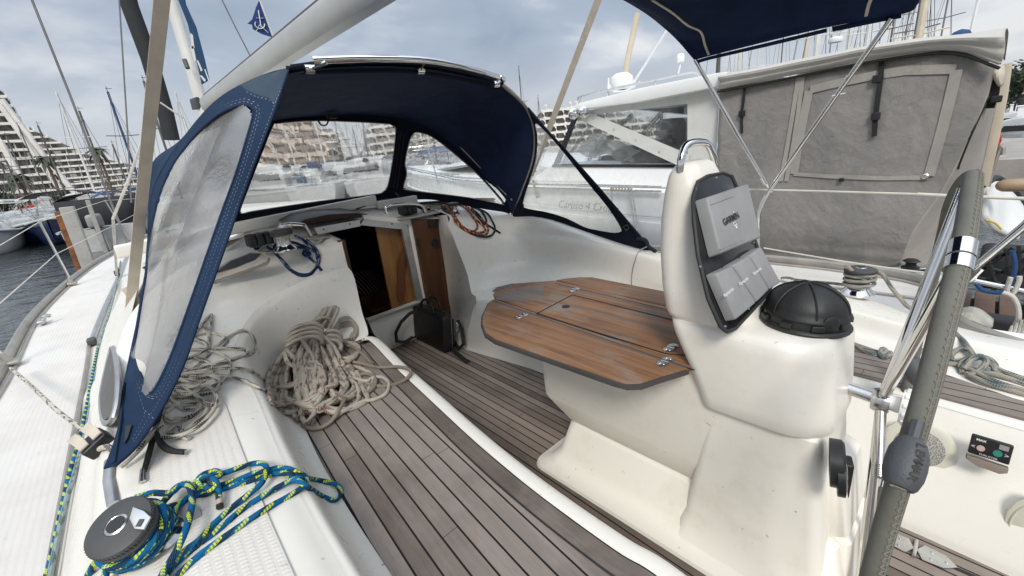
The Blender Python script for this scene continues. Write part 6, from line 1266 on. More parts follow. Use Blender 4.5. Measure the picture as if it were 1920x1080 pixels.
mb = MB(); l_ = [P(1880, 340, x=3.9), P(1905, 350, x=3.9)]; mb.lathe([(.012, -.04), (.03, -.03), (.048, 0), (.052, .08), (.05, .15), (.03, .18), (.012, .19)], P(1880, 348, x=3.9), (.3, -1, .0), 20); tag(obj('fender', mb, 'tan_fender'), 'tan fender on the white dinghy', 'fender')
# pontoon
pt = thing('pontoon', (4, -.5, -.45), 'brown slatted pontoon seen under the stern rail', 'pontoon')
for q in range(9):
    mb = MB(); a = P(1838+q*20, 560-q*.0, z=-.42); mb.box(Vc((3.4+.0*q, -.02-.16*q, -.43)), (2.6, .135, .04), bev=.006); obj('slat', mb, 'pontoon_wood', pt)
mb = MB(); mb.box(Vc((3.4, -.6, -.52)), (2.5, 1.6, .1)); obj('pontoon_frame', mb, 'dark_interior', pt)
cr_ = thing('wire_trolley', (4, -.3, -.4), 'black wire trolley standing on the pontoon', 'trolley')
mb = MB(); 
for a, b, c, d in ((1835, 485, 1925, 470), (1840, 500, 1925, 520), (1832, 520, 1920, 545), (1850, 470, 1870, 540), (1885, 465, 1900, 540), (1840, 530, 1925, 485), (1860, 545, 1930, 500), (1910, 460, 1916, 545), (1835, 510, 1900, 465)): mb.tube([P(a, b, x=3.6), P(c, d, x=3.6)], .014, 6)
obj('wire_frame', mb, 'black_plastic', cr_); mb = MB(); mb.box(P(1890, 500, x=4.0), (.5, .35, .3), bev=.05); obj('tray', mb, 'dark_canvas', cr_)
mb = MB(); mb.tube([P(1898, 470, x=3.4), P(1903, 500, x=3.4), P(1895, 530, x=3.4), P(1880, 548, x=3.4), P(1845, 545, x=3.4), P(1830, 532, x=3.4)], .016, 8, smooth=4); tag(obj('hose', mb, 'blue_cover'), 'blue hose drooping over the trolley', 'hose')
mb = MB(); mb.tube([P(1848, 412, x=3.8), P(1865, 418, x=3.8), P(1878, 430, x=3.8)], .008, 8, smooth=4); tag(obj('shore_cable', mb, 'yellow_plastic'), 'yellow cable beside the white dinghy', 'cable')
mb = MB(); mb.patch([[P(1790, 585, x=1.9), P(1825, 582, x=1.9), P(1858, 600, x=1.9)], [P(1795, 600, x=1.8), P(1825, 600, x=1.78), P(1855, 618, x=1.8)], [P(1800, 612, x=1.9), P(1830, 618, x=1.9), P(1852, 625, x=1.9)]], 5, 5, disp=lambda p, s, t: p+Vc((0, 0, .012*noise.noise(p*14)))); tag(obj('cloth', mb, 'sponge_cloth', solid=.03), 'crumpled pale cloth on the starboard deck edge', 'cloth')
mb = MB(); mb.box(P(1872, 610, x=1.95), (.12, .16, .10), bev=.02); tag(obj('storage_bag', mb, 'dark_canvas'), 'small black bag beside the crumpled cloth', 'bag')
# ================================================================== WATER, QUAYS
mb = MB(); mb.patch([[Vc((x, y, -.75)) for x in (-900, -60, -10, 0, 10, 60, 900)] for y in (-900, -60, -10, 0, 10, 60, 900)], 1, 1, smooth=False)
q = Mat('harbour_water'); o = q.obj(); mp_ = q.n('Mapping'); q.link(o, mp_.inputs[0]); mp_.inputs['Scale'].default_value = (1, 1, 1)
w1 = q.noise(mp_.outputs[0], 1.3, 4, .55, .6); w2 = q.noise(mp_.outputs[0], 5.5, 3, .5, .3)
q.set((.020, .026, .024), .07, 0, .5, w1*.75+w2*.25, .55, .16); M['harbour_water'] = q.m
struct(obj('water', mb, 'harbour_water'))
def hz_pt(px, d, z=0.): 
    p = P(px, 282-.102*(px-960), d=d); p.z = z; return p
def quay(pxs, d0, d1, z, name='quay'):
    mb = MB(); a = [hz_pt(p, d0, z) for p in pxs]; b = [hz_pt(p, d1, z) for p in reversed(pxs)]; mb.slab(a+b, (0, 0, -1.6)); return struct(obj(name, mb, 'quay_stone'))
quay((-600, -200, 100, 300, 480, 700, 900, 1100, 1300), 62, 900, .45)
quay((1500, 1700, 1850, 2000, 2300), 17, 600, -.05)
mb = MB(); mb.slab([hz_pt(-260, 36, -.15), hz_pt(60, 40, -.15), hz_pt(330, 40, -.15), hz_pt(330, 43, -.15), hz_pt(60, 43, -.15), hz_pt(-260, 39, -.15)], (0, 0, -.5)); struct(obj('jetty', mb, 'pavement'))
# ================================================================== BUILDINGS
plain('concrete_white', (.70, .68, .64), .7, 0, .1, .25); plain('concrete_cream', (.66, .57, .49), .75, 0, .12, .25)
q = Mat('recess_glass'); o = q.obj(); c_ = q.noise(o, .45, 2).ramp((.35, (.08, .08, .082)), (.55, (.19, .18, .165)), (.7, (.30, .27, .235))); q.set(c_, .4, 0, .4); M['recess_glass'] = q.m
def spans(poly, z):
    xs = []
    for i in range(len(poly)):
        (x0, z0), (x1, z1) = poly[i], poly[(i+1) % len(poly)]
        if (z0 > z) != (z1 > z): xs.append(x0+(x1-x0)*(z-z0)/(z1-z0))
    return (min(xs), max(xs)) if len(xs) >= 2 else None
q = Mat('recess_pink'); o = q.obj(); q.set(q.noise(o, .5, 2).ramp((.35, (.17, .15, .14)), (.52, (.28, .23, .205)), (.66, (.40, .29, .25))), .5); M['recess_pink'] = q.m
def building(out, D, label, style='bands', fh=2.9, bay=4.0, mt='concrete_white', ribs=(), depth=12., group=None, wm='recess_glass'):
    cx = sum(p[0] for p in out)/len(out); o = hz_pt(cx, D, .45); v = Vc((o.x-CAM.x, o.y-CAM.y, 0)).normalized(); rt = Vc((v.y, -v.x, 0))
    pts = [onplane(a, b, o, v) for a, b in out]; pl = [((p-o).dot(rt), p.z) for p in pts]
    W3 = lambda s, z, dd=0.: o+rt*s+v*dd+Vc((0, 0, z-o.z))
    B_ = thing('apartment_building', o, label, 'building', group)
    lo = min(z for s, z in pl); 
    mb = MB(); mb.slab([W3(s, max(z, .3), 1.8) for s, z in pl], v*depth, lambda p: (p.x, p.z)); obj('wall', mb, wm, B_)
    hi = max(z for s, z in pl); k = 0; z = .45
    rng = random.Random(int(D*10+cx)); lvl = []
    while z < hi:
        sp = spans(pl, min(z+.6, hi-.01))
        if sp:
            mb = MB(); s0, s1 = sp; n = max(1, int((s1-s0)/bay)); sw_ = (s1-s0)/n
            if style == 'bands':
                mb.box(W3((s0+s1)/2, z+.55, .7), (s1-s0, 2.4, .85), ax=(rt, v, Vc((0, 0, 1))))
                for i in range(n+1): mb.box(W3(s0+i*sw_, z+fh/2, 1.2), (.35, 1.4, fh), ax=(rt, v, Vc((0, 0, 1))))
                for i in range(n):
                    if rng.random() < .35: mb.box(W3(s0+(i+.5)*sw_, z+fh*.62, 1.6), (sw_*.4, .2, fh*.5), ax=(rt, v, Vc((0, 0, 1))))
            else:
                off = (k % 2)*.5
                for i in range(-1, n+1):
                    a = s0+(i+off)*sw_; b = a+sw_
                    if b < s0 or a > s1: continue
                    a = max(a, s0); b = min(b, s1)
                    # scalloped balcony front with a raked side wall
                    mb.slab([W3(a, z, 0), W3(b, z, 0), W3(b, z+1.15, 0), W3(b-sw_*.18, z+.85, 0), W3(a+sw_*.3, z+.8, 0), W3(a, z+1.25, 0)], v*1.8)
                    mb.slab([W3(b-.3, z, .1), W3(b, z, .1), W3(b, z+fh, .1), W3(b-.14, z+fh, .1)], v*1.75)
                    mb.slab([W3(b-sw_*.25, z+fh, .05), W3(b, z+fh, .05), W3(b, z+fh*.55, .05)], v*1.7)
            obj('balcony', mb, mt, B_)
        z += fh; k += 1
    if ribs:
        mb = MB()
        for (a, b) in ribs: mb.tube([onplane(*a, o-v*.6, v), onplane(*b, o-v*.6, v)], .9, 6)
        obj('raking_beam', mb, mt, B_)
    return B_
building([(-60, 120), (6, 172), (20, 192), (60, 262), (140, 362), (-60, 385)], 235, 'white stepped pyramid apartment block at the far left edge', 'bands', 2.9, 5.0, 'concrete_white', (((0, 196), (118, 362)), ((2, 186), (60, 262)), ((0, 265), (45, 345)), ((58, 262), (140, 362))))
building([(-60, 290), (0, 300), (30, 330), (62, 366), (-60, 380)], 190, 'low honeycomb block in front of the white pyramid', 'honey', 2.9, 3.6, 'concrete_white')
building([(54, 236), (62, 244), (112, 266), (170, 292), (240, 307), (300, 322), (340, 340), (340, 352), (60, 378)], 320, 'long sloping terraced block between the pyramid and the strap', 'bands', 2.9, 6, 'concrete_white')
building([(440, 215), (470, 190), (560, 182), (600, 215), (618, 250), (655, 335), (660, 345), (440, 362)], 115, 'pinkish honeycomb apartment block filling the left hood window', 'honey', 2.9, 4.2, 'concrete_cream', wm='recess_pink')
building([(610, 252), (645, 248), (662, 278), (672, 318), (668, 342), (600, 345)], 190, 'smaller pale block just right of the pinkish honeycomb block', 'honey', 2.9, 4, 'concrete_white')
building([(706, 246), (716, 234), (735, 226), (788, 238), (812, 262), (834, 300), (838, 322), (700, 336)], 170, 'white block behind the post between the hood windows', 'honey', 2.9, 4, 'concrete_white')
building([(985, 262), (1008, 214), (1018, 206), (1080, 200), (1150, 206), (1250, 240), (1300, 290), (980, 292)], 190, 'white honeycomb block between the hood and the motor yacht', 'honey', 2.9, 3.8, 'concrete_white')
building([(1880, 160), (1892, 150), (1900, 138), (1930, 122), (1990, 110), (1990, 190), (1880, 190)], 190, 'white terraced block on the hill at the far right', 'bands', 2.9, 6, 'concrete_white')
# ================================================================== TREES
def leaf_crown(c, rx, rz, n, sz, seed):
    rg = random.Random(seed); mb = MB(); cl = [(Vc((rg.gauss(0, .45)*rx, rg.gauss(0, .45)*rx, rg.gauss(0, .4)*rz)), rg.uniform(.3, .55)*rx) for _ in range(9)]
    for _ in range(n):
        b_, r_ = rg.choice(cl); d = Vc((rg.gauss(0, 1), rg.gauss(0, 1), rg.gauss(0, 1))).normalized()*r_*rg.random()**.4; p = c+b_+d
        a = Vc((rg.gauss(0, 1), rg.gauss(0, 1), rg.gauss(0, 1))).normalized()*sz; e = a.orthogonal().normalized()*sz*.6; mb.quad(p-a, p+e, p+a, p-e)
    return mb
plain('pine_leaf', (.028, .042, .020), .85, 0, .5, 1.5)
for px, d, z, rx, lab in ((1896, 95, 1.6, 2.2, 'dark tree under the far right white block, nearer the gangway'), (1918, 90, 2.2, 3.0, 'dark tree under the far right white block, at the photo edge'), (655, 85, 1.6, 1.7, 'dark round tree right of the pinkish block'), (692, 80, 1.2, 1.3, 'low dark tree left of the post between the hood windows'), (118, 75, .6, .9, 'small bush tree at the foot of the pyramid'), (4, 70, .8, 1.5, 'bush tree at the far left quay')):
    t_ = thing('tree', hz_pt(px, d, .4), lab, 'tree'); o = hz_pt(px, d, .4); mb = MB(); mb.tube([o, o+Vc((.1, 0, z*.6)), o+Vc((.2, .1, z))], lambda t: .22-.1*t, 7); obj('trunk', mb, 'bark', t_); obj('crown', leaf_crown(o+Vc((0, 0, z+rx*.3)), rx, rx*.8, 900, rx*.10, int(px)), 'pine_leaf', t_)
def palm(px, d, h, lab):
    o = hz_pt(px, d, .4); t_ = thing('palm_tree', o, lab, 'palm tree'); mb = MB(); mb.tube([o, o+Vc((.1, 0, h*.5)), o+Vc((.0, 0, h))], lambda t: .2-.05*t, 7); obj('trunk', mb, 'bark', t_); mb = MB(); rg = random.Random(int(px))
    for q in range(26):
        a = rg.uniform(0, 6.28); dn = rg.uniform(-.9, .7); L = rg.uniform(1.3, 1.9); dr = Vc((math.cos(a), math.sin(a), 0)); pts = [o+Vc((0, 0, h))+dr*L*t+Vc((0, 0, dn*L*t-.9*t*t*L*.6)) for t in (0, .35, .7, 1)]
        for i in range(3):
            sd = Vc((-dr.y, dr.x, 0)); w0_, w1_ = (.16, .28, .2, .03)[i:i+2]; mb.quad(pts[i]-sd*w0_, pts[i]+sd*w0_, pts[i+1]+sd*w1_, pts[i+1]-sd*w1_)
    obj('crown', mb, 'palm_green', t_)
palm(113, 85, 6.0, 'palm tree in front of the terraced block, nearer the pyramid'); palm(210, 92, 7.2, 'taller palm tree in front of the terraced block'); palm(52, 80, 3.8, 'short palm tree at the base of the pyramid')
# ================================================================== PILES
def pile(tx, ty, bx, by, d, w, label, rust=False):
    t0, t1 = P(tx, ty, d=d), P(bx, by, d=d); t1 = Vc((t1.x, t1.y, -1.2)) if by < 470 or True else t1; t1.x = t1.x; 
    o = thing('mooring_pile', (t0.x, t0.y, -.75), label, 'mooring pile'); ax = (t0-Vc((t1.x, t1.y, -1.2))); c = (t0+Vc((t1.x, t1.y, -1.2)))/2; L = ax.length
    mb = MB(); mb.box(c, (w, w, L), ax=(yawed(.8, .6, 0), yawed(-.6, .8, 0), ax), bev=.012); obj('post', mb, 'pile_grey', o)
    if rust: mb = MB(); mb.box(c-yawed(.1*w, .62*w, 0)+yawed(-.32*w, 0, 0)-Vc((0, 0, .03)), (w*.42, .03, L*.98), ax=(yawed(.8, .6, 0), yawed(-.6, .8, 0), ax), bev=.006); obj('rusty_face', mb, 'rust', o, label='rust brown timber face of the pile')
    return o
pile(125, 388, 170, 520, 10.5, .18, 'near mooring pile with a rust brown face left of the strap', True)
pile(164, 375, 190, 452, 22, .13, 'plain grey mooring pile behind the rusty one')
# ================================================================== SMALL BOATS
def hull_mb(L, B, H, sheer=.25, bow=.15):
    mb = MB(); rows = []
    for t, w, h, zb in ((0, .92, 1, .0), (.25, 1.0, 1, 0), (.5, .97, 1.03, 0), (.72, .78, 1.1, .04), (.88, .45, 1.2, .15), (.97, .16, 1.28, .4), (1.0, .02, 1.3, .6)):
        y = (t-.5)*L; z1 = H*h; w = w*B/2; z0 = -.25+zb*H
        rows.append([Vc((-w, y, z1)), Vc((-w*.96, y, z1*.55)), Vc((-w*.75, y, z0+.12)), Vc((0, y, z0)), Vc((w*.75, y, z0+.12)), Vc((w*.96, y, z1*.55)), Vc((w, y, z1))])
    mb.patch(rows, 3, 4); mb.face([0]*0 or list(range(len(rows[0])*0)) or [0, 1, 2]) if 0 else None
    n = len(mb.v); tr = catmull(rows[0], 3); mb.v += tr; mb.face(list(range(n, n+len(tr))))
    dk = MB(); dk.patch([[r[0]+Vc((.04, 0, -.01)), (r[0]+r[-1])/2+Vc((0, 0, .03)), r[-1]+Vc((-.04, 0, -.01))] for r in rows], 3, 4); return mb, dk
def local(name, mb, m, root):
    s = root.location.copy(); root.location = (0, 0, 0); o = obj(name, mb, m, root); root.location = s; return o
def motorboat(canopy, hullm, L=6.2, B=2.35, ob=True, blue=None, cabin=False):
    r = bpy.data.objects.new('motorboat', None); COL.objects.link(r)
    h, dk = hull_mb(L, B, .85); local('hull', h, hullm, r); local('deck', dk, 'boat_white', r)
    mb = MB(); mb.tube([Vc((-B/2, -L/2, .85)), Vc((-B/2, 0, .86)), Vc((-B*.4, L*.25, .93)), Vc((0, L*.5, 1.1)), Vc((B*.4, L*.25, .93)), Vc((B/2, 0, .86)), Vc((B/2, -L/2, .85))], .05, 6, smooth=4); local('gunwale', mb, 'boat_white', r)
    mb = MB(); mb.patch([[Vc((-B*.42, -.4, .9)), Vc((-B*.36, .7, .95)), Vc((0, 1.3, 1.0)), Vc((B*.36, .7, .95)), Vc((B*.42, -.4, .9))], [Vc((-B*.37, -.5, 1.45)), Vc((-B*.30, .3, 1.5)), Vc((0, .8, 1.52)), Vc((B*.30, .3, 1.5)), Vc((B*.37, -.5, 1.45))]], 5, 3); local('windscreen', mb, 'yacht_vinyl', r)
    if cabin:
        mb = MB(); mb.patch([[Vc((-w*B, y, .85)), Vc((-w*B*.9, y, h)), Vc((0, y, h+.1)), Vc((w*B*.9, y, h)), Vc((w*B, y, .85))] for y, w, h in ((-1.9, .40, 1.75), (-.4, .40, 1.8), (.7, .36, 1.62), (1.9, .22, 1.05))], 3, 4); mb.quad((-.4*B, -1.9, .85), (.4*B, -1.9, .85), (.36*B, -1.9, 1.75), (-.36*B, -1.9, 1.75)); local('cabin', mb, 'boat_white', r)
        for s in (-1, 1):
            mb = MB(); mb.slab([Vc((s*.402*B, y, z)) for y, z in ((-1.7, 1.2), (-.1, 1.22), (.5, 1.2), (.3, 1.5), (-1.7, 1.55))], (s*-.03, 0, 0)); local('cabin_window', mb, 'dark_canvas', r)
            mb = MB(); mb.tube([Vc((s*B*.46, -2.8, .85)), Vc((s*B*.46, -2.8, 1.5)), Vc((s*B*.47, 0, 1.5)), Vc((s*B*.36, 2, 1.55))], .02, 6); local('side_rail', mb, 'steel', r)
        mb = MB(); mb.slab([Vc((x*B, 1.35, z)) for x, z in ((-.24, 1.3), (.24, 1.3), (.2, 1.42), (-.2, 1.42))], (0, .02, 0)); local('windscreen_glass', mb, 'dark_canvas', r)
        mb = MB(); mb.box(Vc((.3, -2.4, 1.1)), (.6, .5, .45), bev=.1); local('cockpit_cover', mb, 'blue_cover', r)
    mb = MB(); mb.box(Vc((0, -1.2, 1.0)), (B*.7, .5, .5), bev=.08); mb.box(Vc((0, .2, 1.0)), (B*.5, .5, .4), bev=.08); local('seat', mb, 'boat_white', r)
    mb = MB(); mb.tube([Vc((-B*.36, .6, 1.1)), Vc((-B*.3, 2.4, 1.45)), Vc((0, 3.0, 1.55)), Vc((B*.3, 2.4, 1.45)), Vc((B*.36, .6, 1.1))], .02, 6, smooth=4); local('bow_rail', mb, 'steel', r)
    if canopy:
        mb = MB(); mb.patch([[Vc((-B*.48, y, 1.95)), Vc((-B*.3, y, 2.12)), Vc((0, y, 2.18)), Vc((B*.3, y, 2.12)), Vc((B*.48, y, 1.95))] for y in (-2.3, -1, .4)], 3, 3)
        if canopy == 'full':
            mb.patch([[Vc((-B*.48, y, z)) for z in (.85, 1.95)] for y in (-2.3, -1, .4)], 2, 3); mb.patch([[Vc((B*.48, y, z)) for z in (.85, 1.95)] for y in (-2.3, -1, .4)], 2, 3); mb.patch([[Vc((x*B, -2.3, z)) for z in (.9, 1.95)] for x in (-.48, 0, .48)], 2, 3)
        c = local('canopy', mb, blue or 'dark_canvas', r); sm = c.modifiers.new('t', 'SOLIDIFY'); sm.thickness = .02
        mb = MB()
        for s in (-1, 1): mb.tube([Vc((s*B*.47, -1, .85)), Vc((s*B*.47, -2.2, 1.95))], .02, 6); mb.tube([Vc((s*B*.47, -1, .85)), Vc((s*B*.47, .3, 1.95))], .02, 6)
        local('canopy_tube', mb, 'steel', r)
    if ob:
        mb = MB(); mb.box(Vc((0, -L/2-.3, 1.15)), (.42, .62, .5), bev=.12); mb.box(Vc((0, -L/2-.3, .5)), (.16, .3, 1.1), bev=.05); local('outboard', mb, 'grey_cover', r)
    return r
protos = {}
def boat(kind, px, py, heading, label, group, s=1., **k):
    p = P(px, py, z=-.75); key = (kind, tuple(sorted(k.items())))
    az = math.atan2(p.x-CAM.x, p.y-CAM.y)
    if key not in protos:
        r = motorboat(**k); protos[key] = r; r.location = p; r.rotation_euler = (0, 0, -az+R(heading)); r.scale = (s,)*3; tag(r, label, 'motorboat', group); return r
    return dup(protos[key], p, -az+R(heading), label, group, s)
GB = 'small motorboats berthed along the jetty'
boat('a', 68, 452, 186, 'open white motorboat with navy hull left of the rusty pile', GB, 1.0, canopy=None, hullm='hull_blue')
boat('b', 138, 446, 170, 'motorboat with black bimini and navy hull behind the rusty pile', GB, 1.12, canopy='top', hullm='hull_blue')
boat('c', 225, 452, 172-180, 'white motorboat fully tented in dark grey canvas beside the strap', GB, 1.0, canopy='full', hullm='boat_white')
boat('d', 18, 436, 200, 'grey hulled open motorboat near the left edge', GB, .9, canopy=None, hullm='boat_grey')
boat('e', -12, 472, 175, 'white motorboat cut by the left edge of the photo', GB, 1.0, canopy=None, hullm='boat_white')
boat('f', 262, 440, 185, 'white motorboat mostly hidden by the beige strap', GB, 1.0, canopy='top', hullm='boat_white', blue='blue_cover')
boat('f', 178, 425, 165, 'motorboat with blue cover behind the tented boat', GB, 1.0, canopy='top', hullm='boat_white', blue='blue_cover')
GC = 'white boats seen through the hood windows'
for px, py, hd, lab, s in ((505, 392, 70, 'low white cruiser at the bottom of the left hood window', 1.25), (575, 380, 40, 'white boat in the middle of the left hood window', 1.2), (640, 374, 100, 'white boat right of centre in the left hood window', 1.2), (700, 368, 60, 'white boat beside the post in the left hood window', 1.25), (470, 385, 120, 'white boat at the left end of the left hood window', 1.2)):
    boat('w', px, py, hd, lab, GC, s, canopy=None, hullm='boat_white', ob=False, cabin=True)
for px, py, hd, lab in ((550, 362, 30, 'boat with dark awning behind the left hood window'), (615, 358, 90, 'boat with dark awning near the middle of the left hood window'), (672, 355, 60, 'boat with dark awning right in the left hood window'), (790, 345, 80, 'boat with dark awning at the left of the right hood window')): boat('w2', px, py, hd, lab, 'boats with dark awnings behind the hood', 1.2, canopy='top', hullm='boat_white', ob=False)
for px, py, hd, lab in ((812, 350, 100, 'white boat with blue awning in the right hood window'), (845, 347, 50, 'further white boat with blue awning in the right hood window')): boat('w3', px, py, hd, lab, 'boats with blue awnings', 1.1, canopy='top', hullm='boat_white', ob=False, blue='blue_cover')
for px, py, hd, lab in ((1893, 262, 80, 'white boat on the far right berth, farther one'), (1912, 292, 60, 'white boat on the far right berth, nearer one')): boat('w', px, py, hd, lab, 'white boats at the far right', .8, canopy=None, hullm='boat_white', ob=False, cabin=True)
# ================================================================== SAILING BOATS AND THEIR MASTS
sb_h, sb_d = hull_mb(10, 3.1, 1.1); sail_meshes = {}
def sailboat(tx, ty, bx, by, d, m, label, group, r=.07, cover=None, spread=2):
    p = P(bx, by, d=d); base = Vc((p.x, p.y, -.75)); z0, z1 = 0, 60
    for _ in range(40):
        zm = (z0+z1)/2; yy = proj((p.x, p.y, zm))[1]
        if yy > ty: z0 = zm
        else: z1 = zm
    H = z0; rt = bpy.data.objects.new('moored_sailboat', None); COL.objects.link(rt); rt.location = base; tag(rt, label, 'sailboat', group); az = math.atan2(p.x-CAM.x, p.y-CAM.y); rot = -az+rnd.uniform(-.3, .3)
    if 'h' not in sail_meshes:
        a = local('hull', sb_h, 'boat_white', rt); b = local('deck', sb_d, 'boat_white', rt); sail_meshes['h'] = (a, b)
    else:
        for q in sail_meshes['h']: c = q.copy(); COL.objects.link(c); c.parent = rt
    for c in rt.children: c.rotation_euler = (0, 0, rot)
    H += .75; mb = MB(); mb.tube([Vc((0, 0, .6)), Vc((0, 0, H))], r, 8); mb.tube([Vc((0, 0, H)), Vc((.0, 0, H+.35))], r*.3, 5); mb.box(Vc((.1, 0, H+.2)), (.35, .03, .03)); local('mast', mb, m, rt)
    dr = Vc((math.cos(rot), math.sin(rot), 0)); fw = Vc((-math.sin(rot), math.cos(rot), 0)); w = MB()
    for q in range(1, spread+1):
        mb = MB(); zz_ = H*q/(spread+1); mb.tube([Vc((0, 0, zz_))-dr*.9+Vc((0, 0, .05)), Vc((0, 0, zz_)), Vc((0, 0, zz_))+dr*.9+Vc((0, 0, .05))], .03, 5); local('spreader', mb, m, rt)
    for s in (-1, 1): w.tube([dr*1.3*s+Vc((0, 0, 1)), dr*.9*s+Vc((0, 0, H/(spread+1))), Vc((0, 0, H*.97))], .012, 4)
    w.tube([fw*4.8+Vc((0, 0, 1.3)), Vc((0, 0, H*.97))], .014, 4); w.tube([-fw*4.8+Vc((0, 0, 1.0)), Vc((0, 0, H))], .012, 4); local('rigging', w, 'wire', rt)
    mb = MB(); mb.tube([-fw*.1+Vc((0, 0, 2.1)), -fw*4+Vc((0, 0, 2.2))], .16, 8); local('boom', mb, cover or 'mast_white', rt)
    return rt
GL = 'sailboat masts in front of the apartment blocks on the left'
for a in ((100, 173, 178, 360, 45, 'mast_white', 'tall white mast leaning left of the strap, crossing the terraced block'), (153, 208, 203, 352, 50, 'mast_dark', 'thin dark mast just right of the tall white mast'), (193, 172, 258, 330, 42, 'mast_blue', 'mast with blue sail cover nearest the strap'), (232, 245, 262, 335, 55, 'mast_white', 'short white mast tucked behind the strap'), (208, 270, 238, 345, 60, 'mast_dark', 'short dark mast left of the blue covered one'), (74, 235, 118, 350, 60, 'mast_dark', 'dark mast at the foot of the terraced roofline'), (265, 152, 318, 300, 38, 'mast_dark', 'dark mast immediately right of the strap'), (331, 174, 368, 300, 48, 'mast_white', 'white mast between the furled genoa and the main mast')):
    sailboat(*a[:6], a[6], GL, cover='blue_cover' if 'blue' in a[6] else None)
for i, (tx, ty, bx) in enumerate(((0, 262, 30), (10, 300, 42), (28, 255, 62), (45, 235, 92))): sailboat(tx, ty, bx, 372, 48+5*i, 'mast_dark', 'dark mast standing before the white pyramid block', 'masts before the pyramid', r=.05)
for i, (tx, ty, bx) in enumerate(((618, 228, 634), (654, 222, 668), (664, 224, 672), (690, 248, 698), (700, 226, 708), (710, 232, 716), (560, 200, 580), (590, 210, 606), (530, 220, 552))): sailboat(tx, ty, bx, 335, 34+4*(i % 5), ('mast_white', 'mast_dark')[i % 2], 'thin mast seen through the left hood window', 'masts through the left hood window', r=.06, cover=('blue_cover', None, 'dark_canvas')[i % 3])
for i, tx in enumerate((768, 778, 788, 797, 806, 816, 826, 838, 850)): sailboat(tx, 238+2*i, tx+7, 330, 45+4*(i % 4), ('mast_white', 'mast_dark')[i % 2], 'thin mast seen through the right hood window', 'masts through the right hood window', r=.06)
sailboat(973, 128, 986, 290, 60, 'mast_dark', 'slim dark mast just right of the hood top', 'masts right of the hood', r=.06); sailboat(1011, 182, 1016, 285, 70, 'mast_dark', 'short mast above the white honeycomb block', 'masts right of the hood', r=.05)
for tx, bx, d, m, r, lab in ((1506, 1500, 30, 'cream_paint', .10, 'cream wooden mast showing below the bimini edge'), (1526, 1519, 26, 'mast_white', .13, 'thick grey white mast beside the cream wooden one'), (1583, 1575, 32, 'mast_white', .10, 'white mast with a radar dome above the canvas roof'), (1622, 1608, 30, 'mast_white', .07, 'thin white mast just left of the bimini tube'), (1730, 1700, 26, 'cream_paint', .13, 'thick cream mast with spreaders right of the bimini'), (1716, 1692, 32, 'mast_dark', .06, 'dark mast close left of the thick cream mast'), (1665, 1650, 36, 'mast_dark', .05, 'dark slim mast right of the bimini tube'), (1400, 1380, 34, 'cream_paint', .07, 'short cream spar above the yacht canvas roof'), (1345, 1343, 28, 'mast_dark', .10, 'brown mast just right of the forward bimini tube')):
    sailboat(tx, -120, bx, 205, d, m, lab, 'masts above the motor yacht canvas', r=r, spread=4)
for i, tx in enumerate((1420, 1462, 1548, 1596, 1680, 1744)): sailboat(tx, -60+6*(i % 4), tx-5, 205, 40+3*(i % 5), ('mast_white', 'mast_dark', 'wire')[i % 3], 'slim distant mast among the rigging above the canvas roof', 'slim distant masts above the canvas roof', r=.045, spread=3)
mb = MB(); c = P(1567, 74, x=13); mb.lathe([(.02, -.08), (.15, -.065), (.16, .0), (.14, .05), (.02, .07)], c, seg=20); tag(obj('radar_dome', mb, 'white_paint'), 'white radar dome high on the mast above the canvas roof', 'radar dome'); 
mb = MB(); c = P(1801, 66, x=6); mb.lathe([(.085, -.04), (.09, .0), (.065, .04), (.01, .06)], c, seg=18); tag(obj('buoy', mb, 'blue_cover'), 'blue rounded cover peeping over the canvas roof', 'cover')
mb = MB(); mb.tube([P(1819, 66, x=6.5), P(1834, 0, x=6.5), P(1840, -30, x=6.5)], .02, 6); tag(obj('whip_aerial', mb, 'white_paint'), 'white whip aerial rising right of the blue cover', 'aerial')
# posts and people on the right quay
for i, (px, py) in enumerate(((1893, 232), (1906, 250), (1914, 214))):
    p = P(px, py, z=-.05); mb = MB(); mb.box(p+Vc((0, 0, .55)), (.3, .3, 1.1), bev=.03); mb.box(p+Vc((0, 0, 1.13)), (.36, .36, .06), bev=.02); tag(obj('service_pedestal', mb, 'white_paint'), 'white service pedestal on the far right quay', 'pedestal', 'service pedestals on the right quay')
p = P(1905, 236, z=-.05)
pe = thing('person', p, 'distant person in dark clothes walking on the far right quay', 'person')
mb = MB(); 
mb.tube([p+Vc((0, .1, 0)), p+Vc((0, .09, .45)), p+Vc((0, .06, .85)), p+Vc((0, .0, 1.0)), p+Vc((0, 0, 1.25)), p+Vc((0, 0, 1.42)), p+Vc((0, 0, 1.5)), p+Vc((0, 0, 1.56)), p+Vc((0, 0, 1.66)), p+Vc((0, 0, 1.74))], lambda t: (.05, .065, .09, .15, .17, .17, .06, .08, .105, .05)[min(9, int(t*9.01))], 10); mb.tube([p+Vc((0, -.1, 0)), p+Vc((0, -.09, .45)), p+Vc((0, -.06, .88))], lambda t: .05+.04*t, 8)
for s in (-1, 1): mb.tube([p+Vc((0, .17*s, 1.4)), p+Vc((.02, .23*s, 1.1)), p+Vc((.08, .22*s, .82))], lambda t: .055-.02*t, 8)
obj('body', mb, 'dark_canvas', pe); mb = MB(); mb.lathe([(.04, -.1), (.09, -.04), (.1, .03), (.05, .1)], p+Vc((0, 0, 1.65)), seg=12); obj('head', mb, 'skin', pe)
mb = MB(); p = P(54, 400, z=-.15); mb.box(p+Vc((0, 0, .45)), (1.3, .9, .9), bev=.05); tag(obj('dock_box', mb, 'red_cloth'), 'dull red box on the jetty near the left edge', 'dock box')
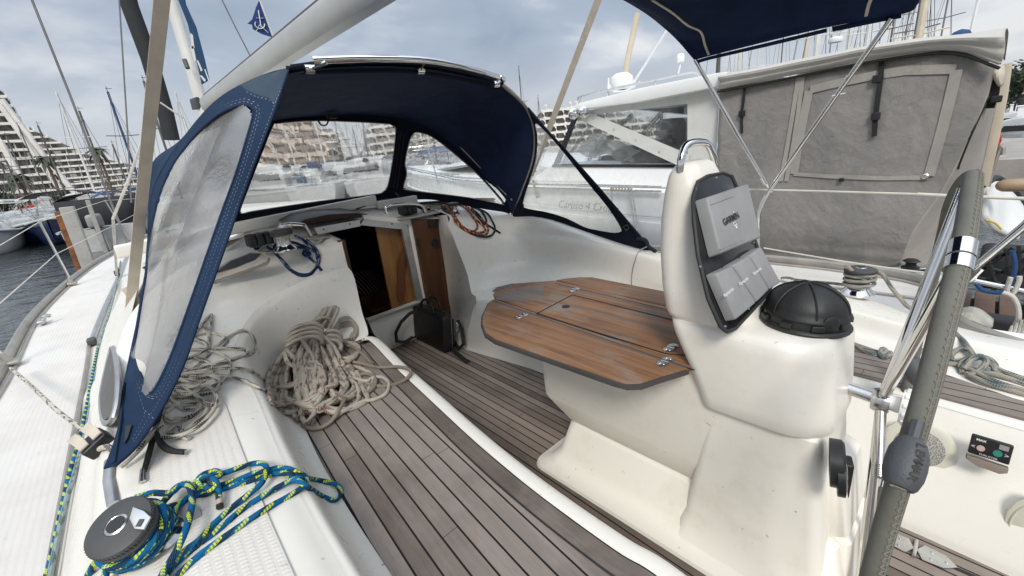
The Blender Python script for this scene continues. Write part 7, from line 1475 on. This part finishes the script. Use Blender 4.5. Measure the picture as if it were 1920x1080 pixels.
# ================================================================== LIGHT
W = bpy.data.worlds.new('World'); SC.world = W; W.use_nodes = True; nt = W.node_tree; nt.nodes.clear()
class WM(Mat):
    def __init__(s): s.nt = nt
q = WM(); out = q.n('OutputWorld'); bg = q.n('Background'); q.link(bg.outputs[0], out.inputs[0])
SUN_EL, SUN_AZ = R(42), R(226)
sky = q.n('TexSky'); sky.sky_type = 'NISHITA'; sky.sun_disc = False; sky.sun_elevation = SUN_EL; sky.sun_rotation = SUN_AZ; sky.air_density = 1.0; sky.dust_density = 2.0
tc = q.n('TexCoord'); sx = q.n('SeparateXYZ'); q.link(tc.outputs['Generated'], sx.inputs[0]); x, y, z = (V(nt, sx.outputs[i]) for i in range(3))
den = z.max(0.)+.22; vec = q.comb(x/den, y/den, 0.)
n1 = q.noise(vec, .55, 6, .52, .6); n2 = q.noise(vec, 1.6, 5, .55, .4)
cl = (n1*.7+n2*.3).ramp((.36, (.28, .345, .455)), (.52, (.45, .52, .625)), (.62, (.86, .87, .89)))
hor = z.max(0.).ramp((0., 1.), (.22, 0.))
cl = q.mix(hor*.75, cl, (.86, .86, .86))
zen = z.max(0.).ramp((.45, 0.), (1., 1.))
mulv = q.mix(zen, (1., 1., 1.), (4.6, 4.45, 4.2)); cl = q.mix(1., cl, mulv, 'MULTIPLY')
skyv = q.mix(1., V(nt, sky.outputs[0]), (.10, .10, .10), 'MULTIPLY')
fin = q.mix(.12, cl, skyv)
q.link(fin, bg.inputs[0]); bg.inputs[1].default_value = .84
sl_ = bpy.data.lights.new('sun', 'SUN'); sl_.energy = 2.0; sl_.angle = R(16); sl_.color = (1., .955, .88)
so = bpy.data.objects.new('sun', sl_); COL.objects.link(so)
d = Vc((math.sin(SUN_AZ)*math.cos(SUN_EL), math.cos(SUN_AZ)*math.cos(SUN_EL), math.sin(SUN_EL)))
so.rotation_euler = d.to_track_quat('Z', 'Y').to_euler(); so.location = d*40
SC.cycles.max_bounces = 10; SC.cycles.transparent_max_bounces = 24
SC.cycles.use_denoising = True
SC.view_settings.exposure = .27
